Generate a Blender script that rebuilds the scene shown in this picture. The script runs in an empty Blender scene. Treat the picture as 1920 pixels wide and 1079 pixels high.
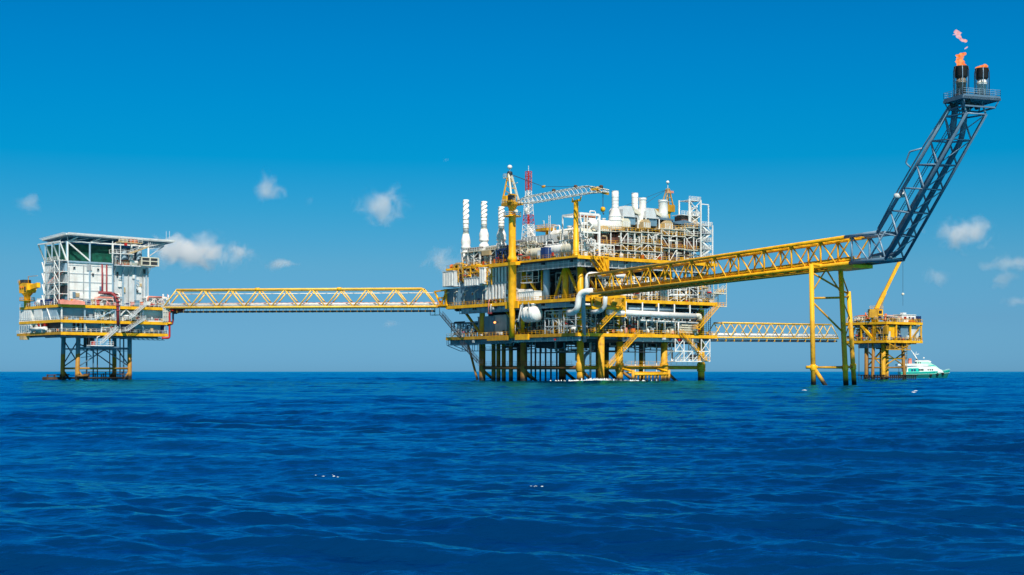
import bpy, math, random
import numpy as np
from mathutils import Vector, Matrix, noise
R = math.radians
rnd = random.Random(7)
scene = bpy.context.scene
COL = scene.collection

# ---------------------------------------------------------------- camera numbers (photo is 1920 x 1079)
FPX, CX, HZ, CAMH = 2721.0, 960.0, 697.0, 3.3

# ---------------------------------------------------------------- mesh builder
class MB:
    def __init__(s): s.v = []; s.f = []; s.sm = []
    def add(s, vs, fs, smooth=False):
        n = len(s.v); s.v.extend([tuple(p) for p in vs])
        for f in fs: s.f.append([i + n for i in f]); s.sm.append(smooth)
        return s
    def box(s, x0, x1, y0, y1, z0, z1):
        if x0 > x1: x0, x1 = x1, x0
        if y0 > y1: y0, y1 = y1, y0
        if z0 > z1: z0, z1 = z1, z0
        return s.add([(x0,y0,z0),(x1,y0,z0),(x1,y1,z0),(x0,y1,z0),(x0,y0,z1),(x1,y0,z1),(x1,y1,z1),(x0,y1,z1)],
                     [(3,2,1,0),(4,5,6,7),(0,1,5,4),(1,2,6,5),(2,3,7,6),(3,0,4,7)])
    def tube(s, p, q, r, r2=None, n=8, caps=True):
        p = Vector(p); q = Vector(q); d = q - p
        if d.length < 1e-6: return s
        d.normalize(); r2 = r if r2 is None else r2
        a = Vector((0,0,1)) if abs(d.z) < .9 else Vector((1,0,0))
        x = d.cross(a).normalized(); y = d.cross(x)
        vs = []
        for c, rr in ((p, r), (q, r2)):
            for i in range(n):
                t = 2*math.pi*i/n; vs.append(c + x*math.cos(t)*rr + y*math.sin(t)*rr)
        fs = [(i, i+n, (i+1) % n + n, (i+1) % n) for i in range(n)]
        s.add(vs, fs, n > 5)
        if caps: k = len(s.v) - 2*n; s.f.append([k+i for i in range(n)]); s.f.append([k+n+i for i in reversed(range(n))]); s.sm += [False, False]
        return s
    def bar(s, p, q, w, h=None):
        """square / rectangular bar: w sideways, h up"""
        h = w if h is None else h
        p = Vector(p); q = Vector(q); d = (q-p)
        if d.length < 1e-6: return s
        d.normalize()
        a = Vector((0,0,1)) if abs(d.z) < .95 else Vector((1,0,0))
        x = d.cross(a).normalized()*w*.5; y = x.cross(d).normalized()*h*.5
        vs = [c + x*i + y*j for c in (p, q) for i, j in ((-1,-1),(1,-1),(1,1),(-1,1))]
        return s.add(vs, [(0,1,2,3),(7,6,5,4),(0,4,5,1),(1,5,6,2),(2,6,7,3),(3,7,4,0)])
    def pipe(s, pts, r, n=8, bend=None):
        """swept pipe with rounded bends"""
        P = [Vector(p) for p in pts]; bend = r*2.2 if bend is None else bend
        out = [P[0]]
        for i in range(1, len(P)-1):
            a, b, c = P[i-1], P[i], P[i+1]
            d1 = (a-b); d2 = (c-b); k = min(bend, d1.length*.48, d2.length*.48)
            A = b + d1.normalized()*k; B = b + d2.normalized()*k
            for t in (0, .25, .5, .75, 1): out.append(A*(1-t)**2 + b*2*t*(1-t) + B*t*t)
        out.append(P[-1])
        d0 = (out[1]-out[0]).normalized(); a = Vector((0,0,1)) if abs(d0.z) < .9 else Vector((1,0,0))
        x = d0.cross(a).normalized(); vs = []
        for i, c in enumerate(out):
            d = (out[min(i+1, len(out)-1)] - out[max(i-1, 0)]).normalized()
            x = (x - d*x.dot(d)).normalized(); y = d.cross(x)
            for j in range(n):
                t = 2*math.pi*j/n; vs.append(c + x*math.cos(t)*r + y*math.sin(t)*r)
        m = len(out)
        fs = [(i*n+j, i*n+(j+1) % n, (i+1)*n+(j+1) % n, (i+1)*n+j) for i in range(m-1) for j in range(n)]
        s.add(vs, fs, True)
        k = len(s.v) - m*n
        s.f.append([k+j for j in reversed(range(n))]); s.f.append([k+(m-1)*n+j for j in range(n)]); s.sm += [False, False]
        return s
    def lathe(s, prof, c=(0,0,0), axis='z', n=16):
        """prof: (radius, height) list"""
        c = Vector(c); vs = []
        for r, h in prof:
            for j in range(n):
                t = 2*math.pi*j/n; a, b = r*math.cos(t), r*math.sin(t)
                vs.append(c + (Vector((a,b,h)) if axis == 'z' else Vector((h,a,b)) if axis == 'x' else Vector((b,h,a))))
        m = len(prof)
        fs = [(i*n+j, i*n+(j+1) % n, (i+1)*n+(j+1) % n, (i+1)*n+j) for i in range(m-1) for j in range(n)]
        s.add(vs, fs, True)
        k = len(s.v) - m*n
        s.f.append([k+j for j in reversed(range(n))]); s.f.append([k+(m-1)*n+j for j in range(n)]); s.sm += [False, False]
        return s
    def prism(s, pts, z0, z1):
        n = len(pts)
        vs = [(x,y,z0) for x,y in pts] + [(x,y,z1) for x,y in pts]
        return s.add(vs, [tuple(reversed(range(n))), tuple(range(n, 2*n))] + [(i,(i+1) % n,(i+1) % n+n,i+n) for i in range(n)])
    def slab(s, poly, off):
        """extrude a 3D polygon by the vector off"""
        n = len(poly); off = Vector(off); P = [Vector(p) for p in poly]
        return s.add(P + [p+off for p in P], [tuple(reversed(range(n))), tuple(range(n, 2*n))] + [(i,(i+1) % n,(i+1) % n+n,i+n) for i in range(n)])
    def rail(s, pts, h=1.15, sp=2.0, t=.09, n=2):
        """guard rail along a polyline"""
        P = [Vector(p) for p in pts]; up = Vector((0,0,1))
        for a, b in zip(P[:-1], P[1:]):
            k = max(1, int((b-a).length/sp))
            for i in range(k+1):
                c = a.lerp(b, i/k); s.bar(c, c+up*h, t)
            for j in range(1, n+1): s.bar(a+up*h*j/n, b+up*h*j/n, t)
        return s
    def build(s, name, mat, parent=None, loc=None, rot=0.0):
        me = bpy.data.meshes.new(name)
        me.from_pydata(s.v, [], s.f); me.polygons.foreach_set('use_smooth', s.sm)
        me.materials.append(mat); me.validate(); me.update()
        bm_fix(me)
        o = bpy.data.objects.new(name, me); COL.objects.link(o)
        if parent is not None: o.parent = parent
        if loc is not None: o.location = loc; o.rotation_euler = (0,0,rot)
        return o

import bmesh
def bm_fix(me):
    bm = bmesh.new(); bm.from_mesh(me); bmesh.ops.recalc_face_normals(bm, faces=bm.faces); bm.to_mesh(me); bm.free()

def tag(o, label=None, cat=None, group=None, kind=None):
    if label: o['label'] = label
    if cat: o['category'] = cat
    if group: o['group'] = group
    if kind: o['kind'] = kind
    return o
def thing(name, label, cat, loc=(0,0,0), rot=0.0, group=None):
    o = bpy.data.objects.new(name, None); COL.objects.link(o)
    o.empty_display_size = .5
    o.location = loc; o.rotation_euler = (0,0,rot)
    return tag(o, label, cat, group)
def dup(root, loc, rot, label, group=None, scale=None):
    r = root.copy(); COL.objects.link(r); r.location = loc; r.rotation_euler = (0,0,rot); r['label'] = label
    if group: r['group'] = group; root['group'] = group
    if scale: r.scale = scale
    for ch in list(root.children):
        c = ch.copy(); COL.objects.link(c); c.parent = r
        for g in list(ch.children):
            d = g.copy(); COL.objects.link(d); d.parent = c
    return r

# ---------------------------------------------------------------- local frames
class Frame:
    def __init__(s, ox, oy, deg):
        s.o = Vector((ox, oy)); s.a = R(deg); s.c = math.cos(s.a); s.s = math.sin(s.a)
        s.RR = s.a; s.RL = s.a - math.pi/2            # facing of things on the two visible sides
    def W(s, u, v, z=0.0): return Vector((s.o.x + s.c*u - s.s*v, s.o.y + s.s*u + s.c*v, z))
    def U(s, px, v):                                   # where the sight line of a photo column meets the line v = const
        t = (px-CX)/FPX; w = s.W(0, v); return (t*w.y - w.x)/(s.c - t*s.s)
    def V(s, px, u):
        t = (px-CX)/FPX; w = s.W(u, 0); return (w.x - t*w.y)/(s.s + t*s.c)
    def Z(s, py, u, v): return (HZ-py)*s.W(u, v).y/FPX + CAMH
    def onR(s, x0, x1, y0, y1, v):                     # photo box on the right side -> base centre, width, height
        a, b = s.U(x0, v), s.U(x1, v); m = (a+b)/2
        return s.W(m, v, s.Z(y1, m, v)), b-a, s.Z(y0, m, v)-s.Z(y1, m, v)
    def onL(s, x0, x1, y0, y1, u):
        a, b = s.V(x0, u), s.V(x1, u); m = (a+b)/2
        return s.W(u, m, s.Z(y1, u, m)), a-b, s.Z(y0, u, m)-s.Z(y1, u, m)
def AT(px, py, Y): return Vector(((px-CX)*Y/FPX, Y, (HZ-py)*Y/FPX + CAMH))
MAIN = Frame(20.7, 450.0, 35.8)
LEFT = Frame(-153.7, 495.0, 42.0)

# ---------------------------------------------------------------- materials
MATS = {}
def nt(name):
    m = bpy.data.materials.new(name); m.use_nodes = True; t = m.node_tree
    return m, t, t.nodes['Principled BSDF']
def paint(name, col, rough=.5, var=.22, grime=.35, gcol=(.10,.055,.03), scale=.5, metal=0.0, streak=True, spec=.35):
    """weathered industrial paint: patches of tone, vertical rust / dirt streaks, fine bump"""
    m, t, b = nt(name); N = t.nodes; L = t.links
    tc = N.new('ShaderNodeNewGeometry')
    n1 = N.new('ShaderNodeTexNoise'); n1.inputs['Scale'].default_value = scale; n1.inputs['Detail'].default_value = 5
    L.new(tc.outputs['Position'], n1.inputs['Vector'])
    mp = N.new('ShaderNodeMapping'); mp.inputs['Scale'].default_value = (.9, .9, .13 if streak else 1.2)
    L.new(tc.outputs['Position'], mp.inputs['Vector'])
    n2 = N.new('ShaderNodeTexNoise'); n2.inputs['Scale'].default_value = .9; n2.inputs['Detail'].default_value = 6; n2.inputs['Roughness'].default_value = .65
    L.new(mp.outputs['Vector'], n2.inputs['Vector'])
    mr = N.new('ShaderNodeMapRange'); mr.inputs['From Min'].default_value = .3; mr.inputs['From Max'].default_value = .7
    mr.inputs['To Min'].default_value = 1-var; mr.inputs['To Max'].default_value = 1+var*.6
    L.new(n1.outputs['Fac'], mr.inputs['Value'])
    mul = N.new('ShaderNodeVectorMath'); mul.operation = 'SCALE'; mul.inputs[0].default_value = col
    L.new(mr.outputs['Result'], mul.inputs['Scale'])
    r2 = N.new('ShaderNodeMapRange'); r2.inputs['From Min'].default_value = .52; r2.inputs['From Max'].default_value = .78
    r2.inputs['To Max'].default_value = grime; L.new(n2.outputs['Fac'], r2.inputs['Value'])
    mx = N.new('ShaderNodeMix'); mx.data_type = 'RGBA'; mx.inputs['B'].default_value = (*gcol, 1)
    L.new(r2.outputs['Result'], mx.inputs['Factor']); L.new(mul.outputs['Vector'], mx.inputs['A'])
    L.new(mx.outputs['Result'], b.inputs['Base Color'])
    b.inputs['Roughness'].default_value = rough; b.inputs['Metallic'].default_value = metal
    b.inputs['Specular IOR Level'].default_value = spec
    MATS[name] = m; return m
YEL = paint('yellow_paint', (.92,.455,.010), .45, .24, .55, (.34,.12,.02))
YELP = paint('highlight_yellow_paint', (.90,.53,.075), .45, .18, .4, (.40,.18,.04))  # paler copy of the yellow, truss highlights put into the colour
YELD = paint('yellow_paint_weathered', (.56,.285,.016), .55, .25, .62, (.14,.055,.02))
WHT = paint('white_paint', (.80,.79,.76), .45, .12, .40, (.33,.24,.16))
CRM = paint('cream_paint', (.66,.62,.50), .5, .12, .32, (.30,.20,.11))
GRY = paint('grey_paint', (.38,.41,.43), .5, .14, .3, (.12,.10,.08))
LGR = paint('light_grey_paint', (.58,.61,.63), .5, .12, .3, (.22,.2,.17))
BGR = paint('blue_grey_paint', (.13,.24,.33), .5, .14, .3, (.06,.08,.10))
LBG = paint('pale_blue_grey_paint', (.29,.42,.52), .5, .10, .25, (.16,.18,.19))
DRK = paint('dark_steel', (.035,.042,.052), .55, .3, .4, (.05,.03,.02))
DBL = paint('dark_blue_steel', (.10,.18,.265), .42, .2, .3, (.02,.02,.03))
STL = paint('blue_steel', (.21,.31,.41), .36, .15, .25, (.04,.05,.06), spec=.6)
NVY = paint('navy_paint', (.015,.045,.16), .45, .2, .2, (.02,.03,.05))
BRN = paint('brown_louvre', (.17,.085,.065), .6, .2, .4, (.07,.045,.04))
TAN = paint('tan_insulation', (.50,.37,.20), .6, .2, .45, (.20,.10,.05))
ORG = paint('orange_paint', (.75,.16,.03), .5, .2, .3, (.2,.06,.03))
RED = paint('red_paint', (.50,.02,.015), .5, .15, .3, (.15,.02,.02))
MAR = paint('maroon_pipe', (.26,.035,.045), .5, .15, .3, (.08,.02,.02))
PNK = paint('faded_red_tarp', (.70,.26,.20), .7, .2, .3, (.4,.15,.1))
RST = paint('rusty_steel', (.085,.045,.025), .75, .35, .7, (.05,.025,.015))
LIM = paint('olive_paint', (.22,.22,.06), .6, .2, .3, (.08,.07,.03))
SOOT = paint('sooty_steel', (.030,.026,.025), .6, .4, .5, (.015,.012,.012), streak=True)
BARE = paint('bare_steel', (.34,.30,.24), .4, .3, .7, (.10,.06,.04), metal=.5)
TEAL = paint('teal_hull', (.008,.50,.40), .35, .08, .15, (.05,.2,.17))
TEAD = paint('teal_hull_dark', (.008,.16,.15), .4, .1, .2, (.03,.08,.07))
MINT = paint('mint_paint', (.42,.74,.60), .4, .06, .1, (.3,.5,.4))
RUB = paint('black_rubber', (.012,.012,.014), .8, .2, .2, (.02,.02,.02))
GRD = paint('deck_grating', (.10,.11,.12), .7, .2, .4, (.06,.04,.03))
def legmat(name, top, bot, zsplit, wet=2.0):
    """jacket steel: coating changes colour at a fixed height, marine growth near the water"""
    m, t, b = nt(name); N = t.nodes; L = t.links
    g = N.new('ShaderNodeNewGeometry'); sp = N.new('ShaderNodeSeparateXYZ'); L.new(g.outputs['Position'], sp.inputs[0])
    n = N.new('ShaderNodeTexNoise'); n.inputs['Scale'].default_value = .7; n.inputs['Detail'].default_value = 7; n.inputs['Roughness'].default_value = .65
    L.new(g.outputs['Position'], n.inputs['Vector'])
    off = N.new('ShaderNodeMath'); off.operation = 'MULTIPLY_ADD'; off.inputs[1].default_value = 1.6; L.new(n.outputs['Fac'], off.inputs[0]); L.new(sp.outputs['Z'], off.inputs[2])
    def step(z, w):
        r = N.new('ShaderNodeMapRange'); r.inputs['From Min'].default_value = z-w; r.inputs['From Max'].default_value = z+w; L.new(off.outputs[0], r.inputs['Value']); return r.outputs['Result']
    rust = N.new('ShaderNodeMapRange'); rust.inputs['From Min'].default_value = .5; rust.inputs['From Max'].default_value = .72; rust.inputs['To Max'].default_value = .7
    L.new(n.outputs['Fac'], rust.inputs['Value'])
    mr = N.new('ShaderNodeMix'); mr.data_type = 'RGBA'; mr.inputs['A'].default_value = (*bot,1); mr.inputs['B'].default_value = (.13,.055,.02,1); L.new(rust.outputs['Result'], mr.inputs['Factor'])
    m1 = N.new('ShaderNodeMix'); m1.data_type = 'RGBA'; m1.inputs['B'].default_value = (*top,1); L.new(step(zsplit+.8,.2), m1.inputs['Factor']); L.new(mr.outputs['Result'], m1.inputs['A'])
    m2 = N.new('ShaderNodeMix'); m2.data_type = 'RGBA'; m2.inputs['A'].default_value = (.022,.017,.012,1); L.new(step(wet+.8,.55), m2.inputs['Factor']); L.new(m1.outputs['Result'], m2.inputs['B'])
    L.new(m2.outputs['Result'], b.inputs['Base Color']); b.inputs['Roughness'].default_value = .6; b.inputs['Specular IOR Level'].default_value = .3
    return m
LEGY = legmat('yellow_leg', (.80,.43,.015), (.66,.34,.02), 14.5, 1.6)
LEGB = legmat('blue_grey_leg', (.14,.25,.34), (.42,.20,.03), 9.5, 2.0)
LEGR = legmat('rust_brace_shade_tone', (.17,.075,.03), (.20,.085,.03), 12, 1.4)  # rust patches on a brown that carries the shade of the left braces
LEGD = legmat('rusty_leg_shade_tone', (.40,.21,.03), (.30,.145,.03), 12, 1.6)  # rust plus a browner coat, shade of the left and rear legs painted in
def glass(name, col, rough=.08):
    m, t, b = nt(name); b.inputs['Base Color'].default_value = (*col,1); b.inputs['Roughness'].default_value = rough
    b.inputs['Specular IOR Level'].default_value = .6; return m
GLS = glass('dark_glass', (.01,.02,.03))
GGL = paint('green_netting', (.006,.085,.055), .5, .5, .5, (.02,.03,.03), scale=.9)

# ---------------------------------------------------------------- camera, light, sky
cam = bpy.data.cameras.new('camera'); co = bpy.data.objects.new('camera', cam); COL.objects.link(co)
cam.sensor_width = 36; cam.lens = FPX/1920*36; cam.clip_end = 120000; cam.clip_start = .5
cam.shift_y = (HZ-539.5)/1920
co.location = (0,0,CAMH); co.rotation_euler = (R(90),0,0); scene.camera = co
SUN_EL, SUN_DIR = 49.0, Vector((.18,-.984,0)).normalized()
d = Vector((SUN_DIR.x*math.cos(R(SUN_EL)), SUN_DIR.y*math.cos(R(SUN_EL)), math.sin(R(SUN_EL))))
sl = bpy.data.lights.new('sun', 'SUN'); sl.energy = 5.0; sl.angle = R(.5); sl.color = (1,.945,.85)
so = bpy.data.objects.new('sun', sl); COL.objects.link(so); so.rotation_euler = d.to_track_quat('Z','Y').to_euler(); so.location = (0,-50,200)
w = bpy.data.worlds.new('World'); scene.world = w; w.use_nodes = True
N = w.node_tree.nodes; L = w.node_tree.links; bg = N['Background']
sky = N.new('ShaderNodeTexSky'); sky.sky_type = 'NISHITA'; sky.sun_disc = False
sky.sun_elevation = R(SUN_EL); sky.sun_rotation = math.atan2(SUN_DIR.x, SUN_DIR.y); sky.altitude = 0
sky.air_density = 1.0; sky.dust_density = .3; sky.ozone_density = 3.0
tcw = N.new('ShaderNodeTexCoord'); sx = N.new('ShaderNodeSeparateXYZ'); L.new(tcw.outputs['Generated'], sx.inputs[0])
rp = N.new('ShaderNodeValToRGB'); L.new(sx.outputs['Z'], rp.inputs['Fac'])
e = rp.color_ramp.elements
SKYT = [(0.0062, (0.208, 0.561, 1.146)), (0.0356, (0.21, 0.518, 0.937)), (0.0722, (0.208, 0.575, 0.854)), (0.1085, (0.095, 0.609, 0.881)), (0.1444, (0.004, 0.63, 0.938)), (0.1797, (0.0, 0.639, 0.989)), (0.2143, (0.0, 0.632, 1.023)), (0.2465, (0.0, 0.615, 1.023))] + [(.42,(.03,.45,.82)), (.7,(.27,.50,.68)), (1,(.32,.50,.62))]
while len(e) < len(SKYT): e.new(.5)
for el, (p, c) in zip(e, SKYT): el.position = p; el.color = (*c,1)
mm = N.new('ShaderNodeMix'); mm.data_type = 'RGBA'; mm.blend_type = 'MULTIPLY'; mm.inputs['Factor'].default_value = 1
L.new(sky.outputs['Color'], mm.inputs['A']); L.new(rp.outputs['Color'], mm.inputs['B']); 
# deep blue tint only ahead; the unseen rest is dimmed and warmed to shape the fill
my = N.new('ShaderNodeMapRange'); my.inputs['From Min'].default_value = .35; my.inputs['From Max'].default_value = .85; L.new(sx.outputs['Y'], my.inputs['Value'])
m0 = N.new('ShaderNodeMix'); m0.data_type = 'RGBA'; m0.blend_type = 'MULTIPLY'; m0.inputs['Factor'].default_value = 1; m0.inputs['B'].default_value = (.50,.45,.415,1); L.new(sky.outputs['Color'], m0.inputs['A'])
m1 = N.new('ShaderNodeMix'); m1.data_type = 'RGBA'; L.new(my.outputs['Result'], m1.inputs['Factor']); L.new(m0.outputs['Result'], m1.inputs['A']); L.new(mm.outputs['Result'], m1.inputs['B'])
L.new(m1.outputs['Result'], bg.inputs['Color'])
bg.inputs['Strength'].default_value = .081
vs = scene.view_settings; vs.view_transform = 'Standard'; vs.look = 'None'; vs.exposure = .20; vs.gamma = 1
cy = scene.cycles; cy.max_bounces = 6; cy.diffuse_bounces = 3; cy.glossy_bounces = 3; cy.volume_bounces = 6; cy.max_bounces = 8
cy.sample_clamp_indirect = 4.0

# ---------------------------------------------------------------- sea
SEA_SLOPE = .235
def make_sea():
    ys = [-3000,-600,-150,-40,-5,4,8]; y = 9.0
    while y < 700: ys.append(y); y += min(1.5, max(.075, .2*y*y/(CAMH*FPX*.533)))
    while y < 2400: ys.append(y); y += 4.5
    while y < 60000: ys.append(y); y *= 1.12
    ys.append(70000.)
    nin = 1000
    ts = list(np.linspace(-1,1,nin)); out = [1.15,1.5,2.2,4,8,20,60]
    ts = [-t for t in reversed(out)] + ts + out
    Y = np.array(ys); T = np.array(ts)
    X = T[None,:]*(np.abs(Y)[:,None]*.40+14); YY = np.repeat(Y[:,None], len(T), 1).copy()
    Z = np.zeros_like(X); DX = np.zeros_like(X); DY = np.zeros_like(X)
    r = np.random.RandomState(3)
    cell = np.gradient(Y)[:,None]; cellx = (np.abs(Y)*.40+14)[:,None]*2/nin
    wd = R(250)                                   # the wind sea runs toward the viewer, a little to the left
    NW = 190
    for i in range(NW):
        lam = .28*(34/.28)**((i+r.rand())/NW); k = 2*math.pi/lam
        th = wd + r.randn()*(.26 if lam > 4 else .42); ph = r.rand()*6.283
        slope = SEA_SLOPE*math.sqrt(2/NW)*(1.0 if lam < 1.8 else (1.8/lam)**.30)*(.6+.8*r.rand())
        amp = slope/k
        kx, ky = k*math.cos(th), k*math.sin(th)
        f = np.clip((lam/(2.3*np.maximum(np.abs(cell*math.sin(th)), cellx*abs(math.cos(th)))) - .5)/.8, 0, 1)
        q = kx*X + ky*YY + ph
        Z += f*amp*np.sin(q); c = f*amp*.45*np.cos(q); DX += c*math.cos(th); DY += c*math.sin(th)
    side = (np.abs(T) > 1)
    for A in (Z, DX, DY): A[:, side] = 0; A[:7] = 0
    # gustiness: broad patches of rougher and calmer water
    g = 1 + .28*np.sin(X*.045+YY*.02+1.3)*np.sin(YY*.07-X*.015+.4)
    Z *= g
    P = np.stack([X+DX, YY+DY, Z], -1).reshape(-1,3)
    m, n = len(ys), len(ts)
    idx = np.arange(m*n).reshape(m,n)
    F = np.stack([idx[:-1,:-1], idx[:-1,1:], idx[1:,1:], idx[1:,:-1]], -1).reshape(-1,4)
    me = bpy.data.meshes.new('sea'); me.vertices.add(len(P)); me.vertices.foreach_set('co', P.ravel().astype(np.float32))
    me.loops.add(F.size); me.loops.foreach_set('vertex_index', F.ravel().astype(np.int32))
    me.polygons.add(len(F)); me.polygons.foreach_set('loop_start', np.arange(0, F.size, 4, dtype=np.int32))
    me.polygons.foreach_set('use_smooth', np.ones(len(F), bool)); me.update(calc_edges=True)
    mat, t, b = nt('sea_water'); N = t.nodes; L = t.links
    N.remove(b)
    geo = N.new('ShaderNodeNewGeometry')
    def nz(scale, sx, sy, det, ro=.55):
        mp = N.new('ShaderNodeMapping'); mp.inputs['Rotation'].default_value = (0,0,R(18)); mp.inputs['Scale'].default_value = (sx,sy,1)
        L.new(geo.outputs['Position'], mp.inputs['Vector'])
        q = N.new('ShaderNodeTexNoise'); q.inputs['Scale'].default_value = scale; q.inputs['Detail'].default_value = det; q.inputs['Roughness'].default_value = ro
        L.new(mp.outputs['Vector'], q.inputs['Vector']); return q.outputs['Fac']
    b1 = N.new('ShaderNodeBump'); b1.inputs['Strength'].default_value = .6; b1.inputs['Distance'].default_value = .08; L.new(nz(3.4,.55,1.5,5), b1.inputs['Height'])
    b2 = N.new('ShaderNodeBump'); b2.inputs['Strength'].default_value = .4; b2.inputs['Distance'].default_value = .7; L.new(nz(.30,.8,1.5,4), b2.inputs['Height']); L.new(b1.outputs['Normal'], b2.inputs['Normal'])
    df = N.new('ShaderNodeBsdfDiffuse'); gl = N.new('ShaderNodeBsdfGlossy'); gl.inputs['Roughness'].default_value = .13; gl.inputs['Color'].default_value = (.05,.74,1,1)
    fr = N.new('ShaderNodeFresnel'); fr.inputs['IOR'].default_value = 1.33
    fm = N.new('ShaderNodeMapRange'); fm.inputs['From Min'].default_value = .03; fm.inputs['From Max'].default_value = .38; fm.inputs['To Min'].default_value = .0; fm.inputs['To Max'].default_value = .80
    L.new(fr.outputs['Fac'], fm.inputs['Value'])
    mxs = N.new('ShaderNodeMixShader'); L.new(fm.outputs['Result'], mxs.inputs['Fac']); L.new(df.outputs[0], mxs.inputs[1]); L.new(gl.outputs[0], mxs.inputs[2])
    L.new(mxs.outputs[0], N['Material Output'].inputs['Surface'])
    for q in (df, gl, fr): L.new(b2.outputs['Normal'], q.inputs['Normal'])
    rr = N.new('ShaderNodeValToRGB'); L.new(nz(.035,.5,1.6,3), rr.inputs['Fac'])
    rr.color_ramp.elements[0].position = .35; rr.color_ramp.elements[0].color = (.0002,.020,.084,1)
    rr.color_ramp.elements[1].position = .65; rr.color_ramp.elements[1].color = (.0004,.034,.120,1)
    L.new(rr.outputs['Color'], df.inputs['Color'])
    me.materials.append(mat)
    o = bpy.data.objects.new('sea', me); COL.objects.link(o); o['kind'] = 'structure'
make_sea()

# ---------------------------------------------------------------- clouds (volumes 4 km out)
def cloud_mat():
    m = bpy.data.materials.new('cloud_vapour'); m.use_nodes = True; t = m.node_tree; N = t.nodes; L = t.links
    N.remove(N['Principled BSDF']); out = N['Material Output']
    pv = N.new('ShaderNodeVolumePrincipled'); pv.inputs['Color'].default_value = (1,1,1,1); pv.inputs['Anisotropy'].default_value = .0
    tc = N.new('ShaderNodeTexCoord'); ob = N.new('ShaderNodeObjectInfo')
    ln = N.new('ShaderNodeVectorMath'); ln.operation = 'LENGTH'; L.new(tc.outputs['Object'], ln.inputs[0])
    geo = N.new('ShaderNodeNewGeometry')
    n = N.new('ShaderNodeTexNoise'); n.inputs['Scale'].default_value = .018; n.inputs['Detail'].default_value = 5; n.inputs['Roughness'].default_value = .58; n.inputs['Distortion'].default_value = .6
    L.new(geo.outputs['Position'], n.inputs['Vector'])
    a = N.new('ShaderNodeMath'); a.operation = 'MULTIPLY_ADD'; a.inputs[1].default_value = 2.6; a.inputs[2].default_value = -.78; L.new(n.outputs['Fac'], a.inputs[0])
    s = N.new('ShaderNodeMath'); s.operation = 'SUBTRACT'; L.new(a.outputs[0], s.inputs[0]); L.new(ln.outputs['Value'], s.inputs[1])
    at = N.new('ShaderNodeAttribute'); at.attribute_type = 'OBJECT'; at.attribute_name = 'density_value'
    mr = N.new('ShaderNodeMapRange'); mr.inputs['From Min'].default_value = -.25; mr.inputs['From Max'].default_value = .55; L.new(s.outputs[0], mr.inputs['Value']); mr.interpolation_type = 'SMOOTHSTEP'
    mu = N.new('ShaderNodeMath'); mu.operation = 'MULTIPLY'; L.new(mr.outputs['Result'], mu.inputs[0]); L.new(at.outputs['Fac'], mu.inputs[1])
    L.new(mu.outputs[0], pv.inputs['Density']); L.new(pv.outputs['Volume'], out.inputs['Volume'])
    return m
CLM = cloud_mat()
def clouds():
    D = 4000.
    spec = [(60,383,34,24,.010,'small soft cloud far left above the helideck platform'),
            (507,353,40,30,.013,'rounded white cloud high in the sky above the left footbridge'),
            (716,386,52,40,.015,'white cloud with a slanting right edge left of the exhaust stacks'),
            (364,475,106,36,.026,'largest bright cloud, two humped, just right of the helideck'),
            (527,495,40,15,.014,'flat little cloud above the middle of the left footbridge'),
            (830,493,46,30,.018,'white cloud touching the left end of the big platform'),
            (733,607,22,9,.012,'tiny cloud low under the left footbridge'),
            (1810,438,70,34,.016,'pale cloud right of the flare boom'),
            (1895,494,52,18,.012,'streaky cloud at the right edge of the sky'),
            (1882,524,34,22,.009,'faint cloud below the streaky cloud at the right edge'),
            (1762,519,32,24,.008,'faint slanting cloud right of the yellow crane hook'),
            (583,375,14,14,.006,'wisp of vapour between two high clouds'),
            (835,300,14,7,.007,'tiny wisp high above the exhaust stacks'),
            (1908,566,36,16,.007,'faint low cloud at the right edge below the other two'),
            (1848,500,22,12,.005,'thin wisp of cloud left of the streaky cloud at the right edge')]
    for i, (px, py, w_, h_, dn, lab) in enumerate(spec):
        m = MB(); n, k = 16, 10
        m.lathe([(max(.001, 1.25*math.sin(math.pi*j/k)), -1.25*math.cos(math.pi*j/k)) for j in range(k+1)], n=n)
        o = m.build('cloud', CLM, loc=AT(px, py, D + 60*i))
        s_ = D/FPX; o.scale = (w_*s_*1.15, w_*s_*.9, h_*s_*1.15); o['density_value'] = dn*1.25
        tag(o, lab, 'cloud', 'small white clouds')
clouds()
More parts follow.
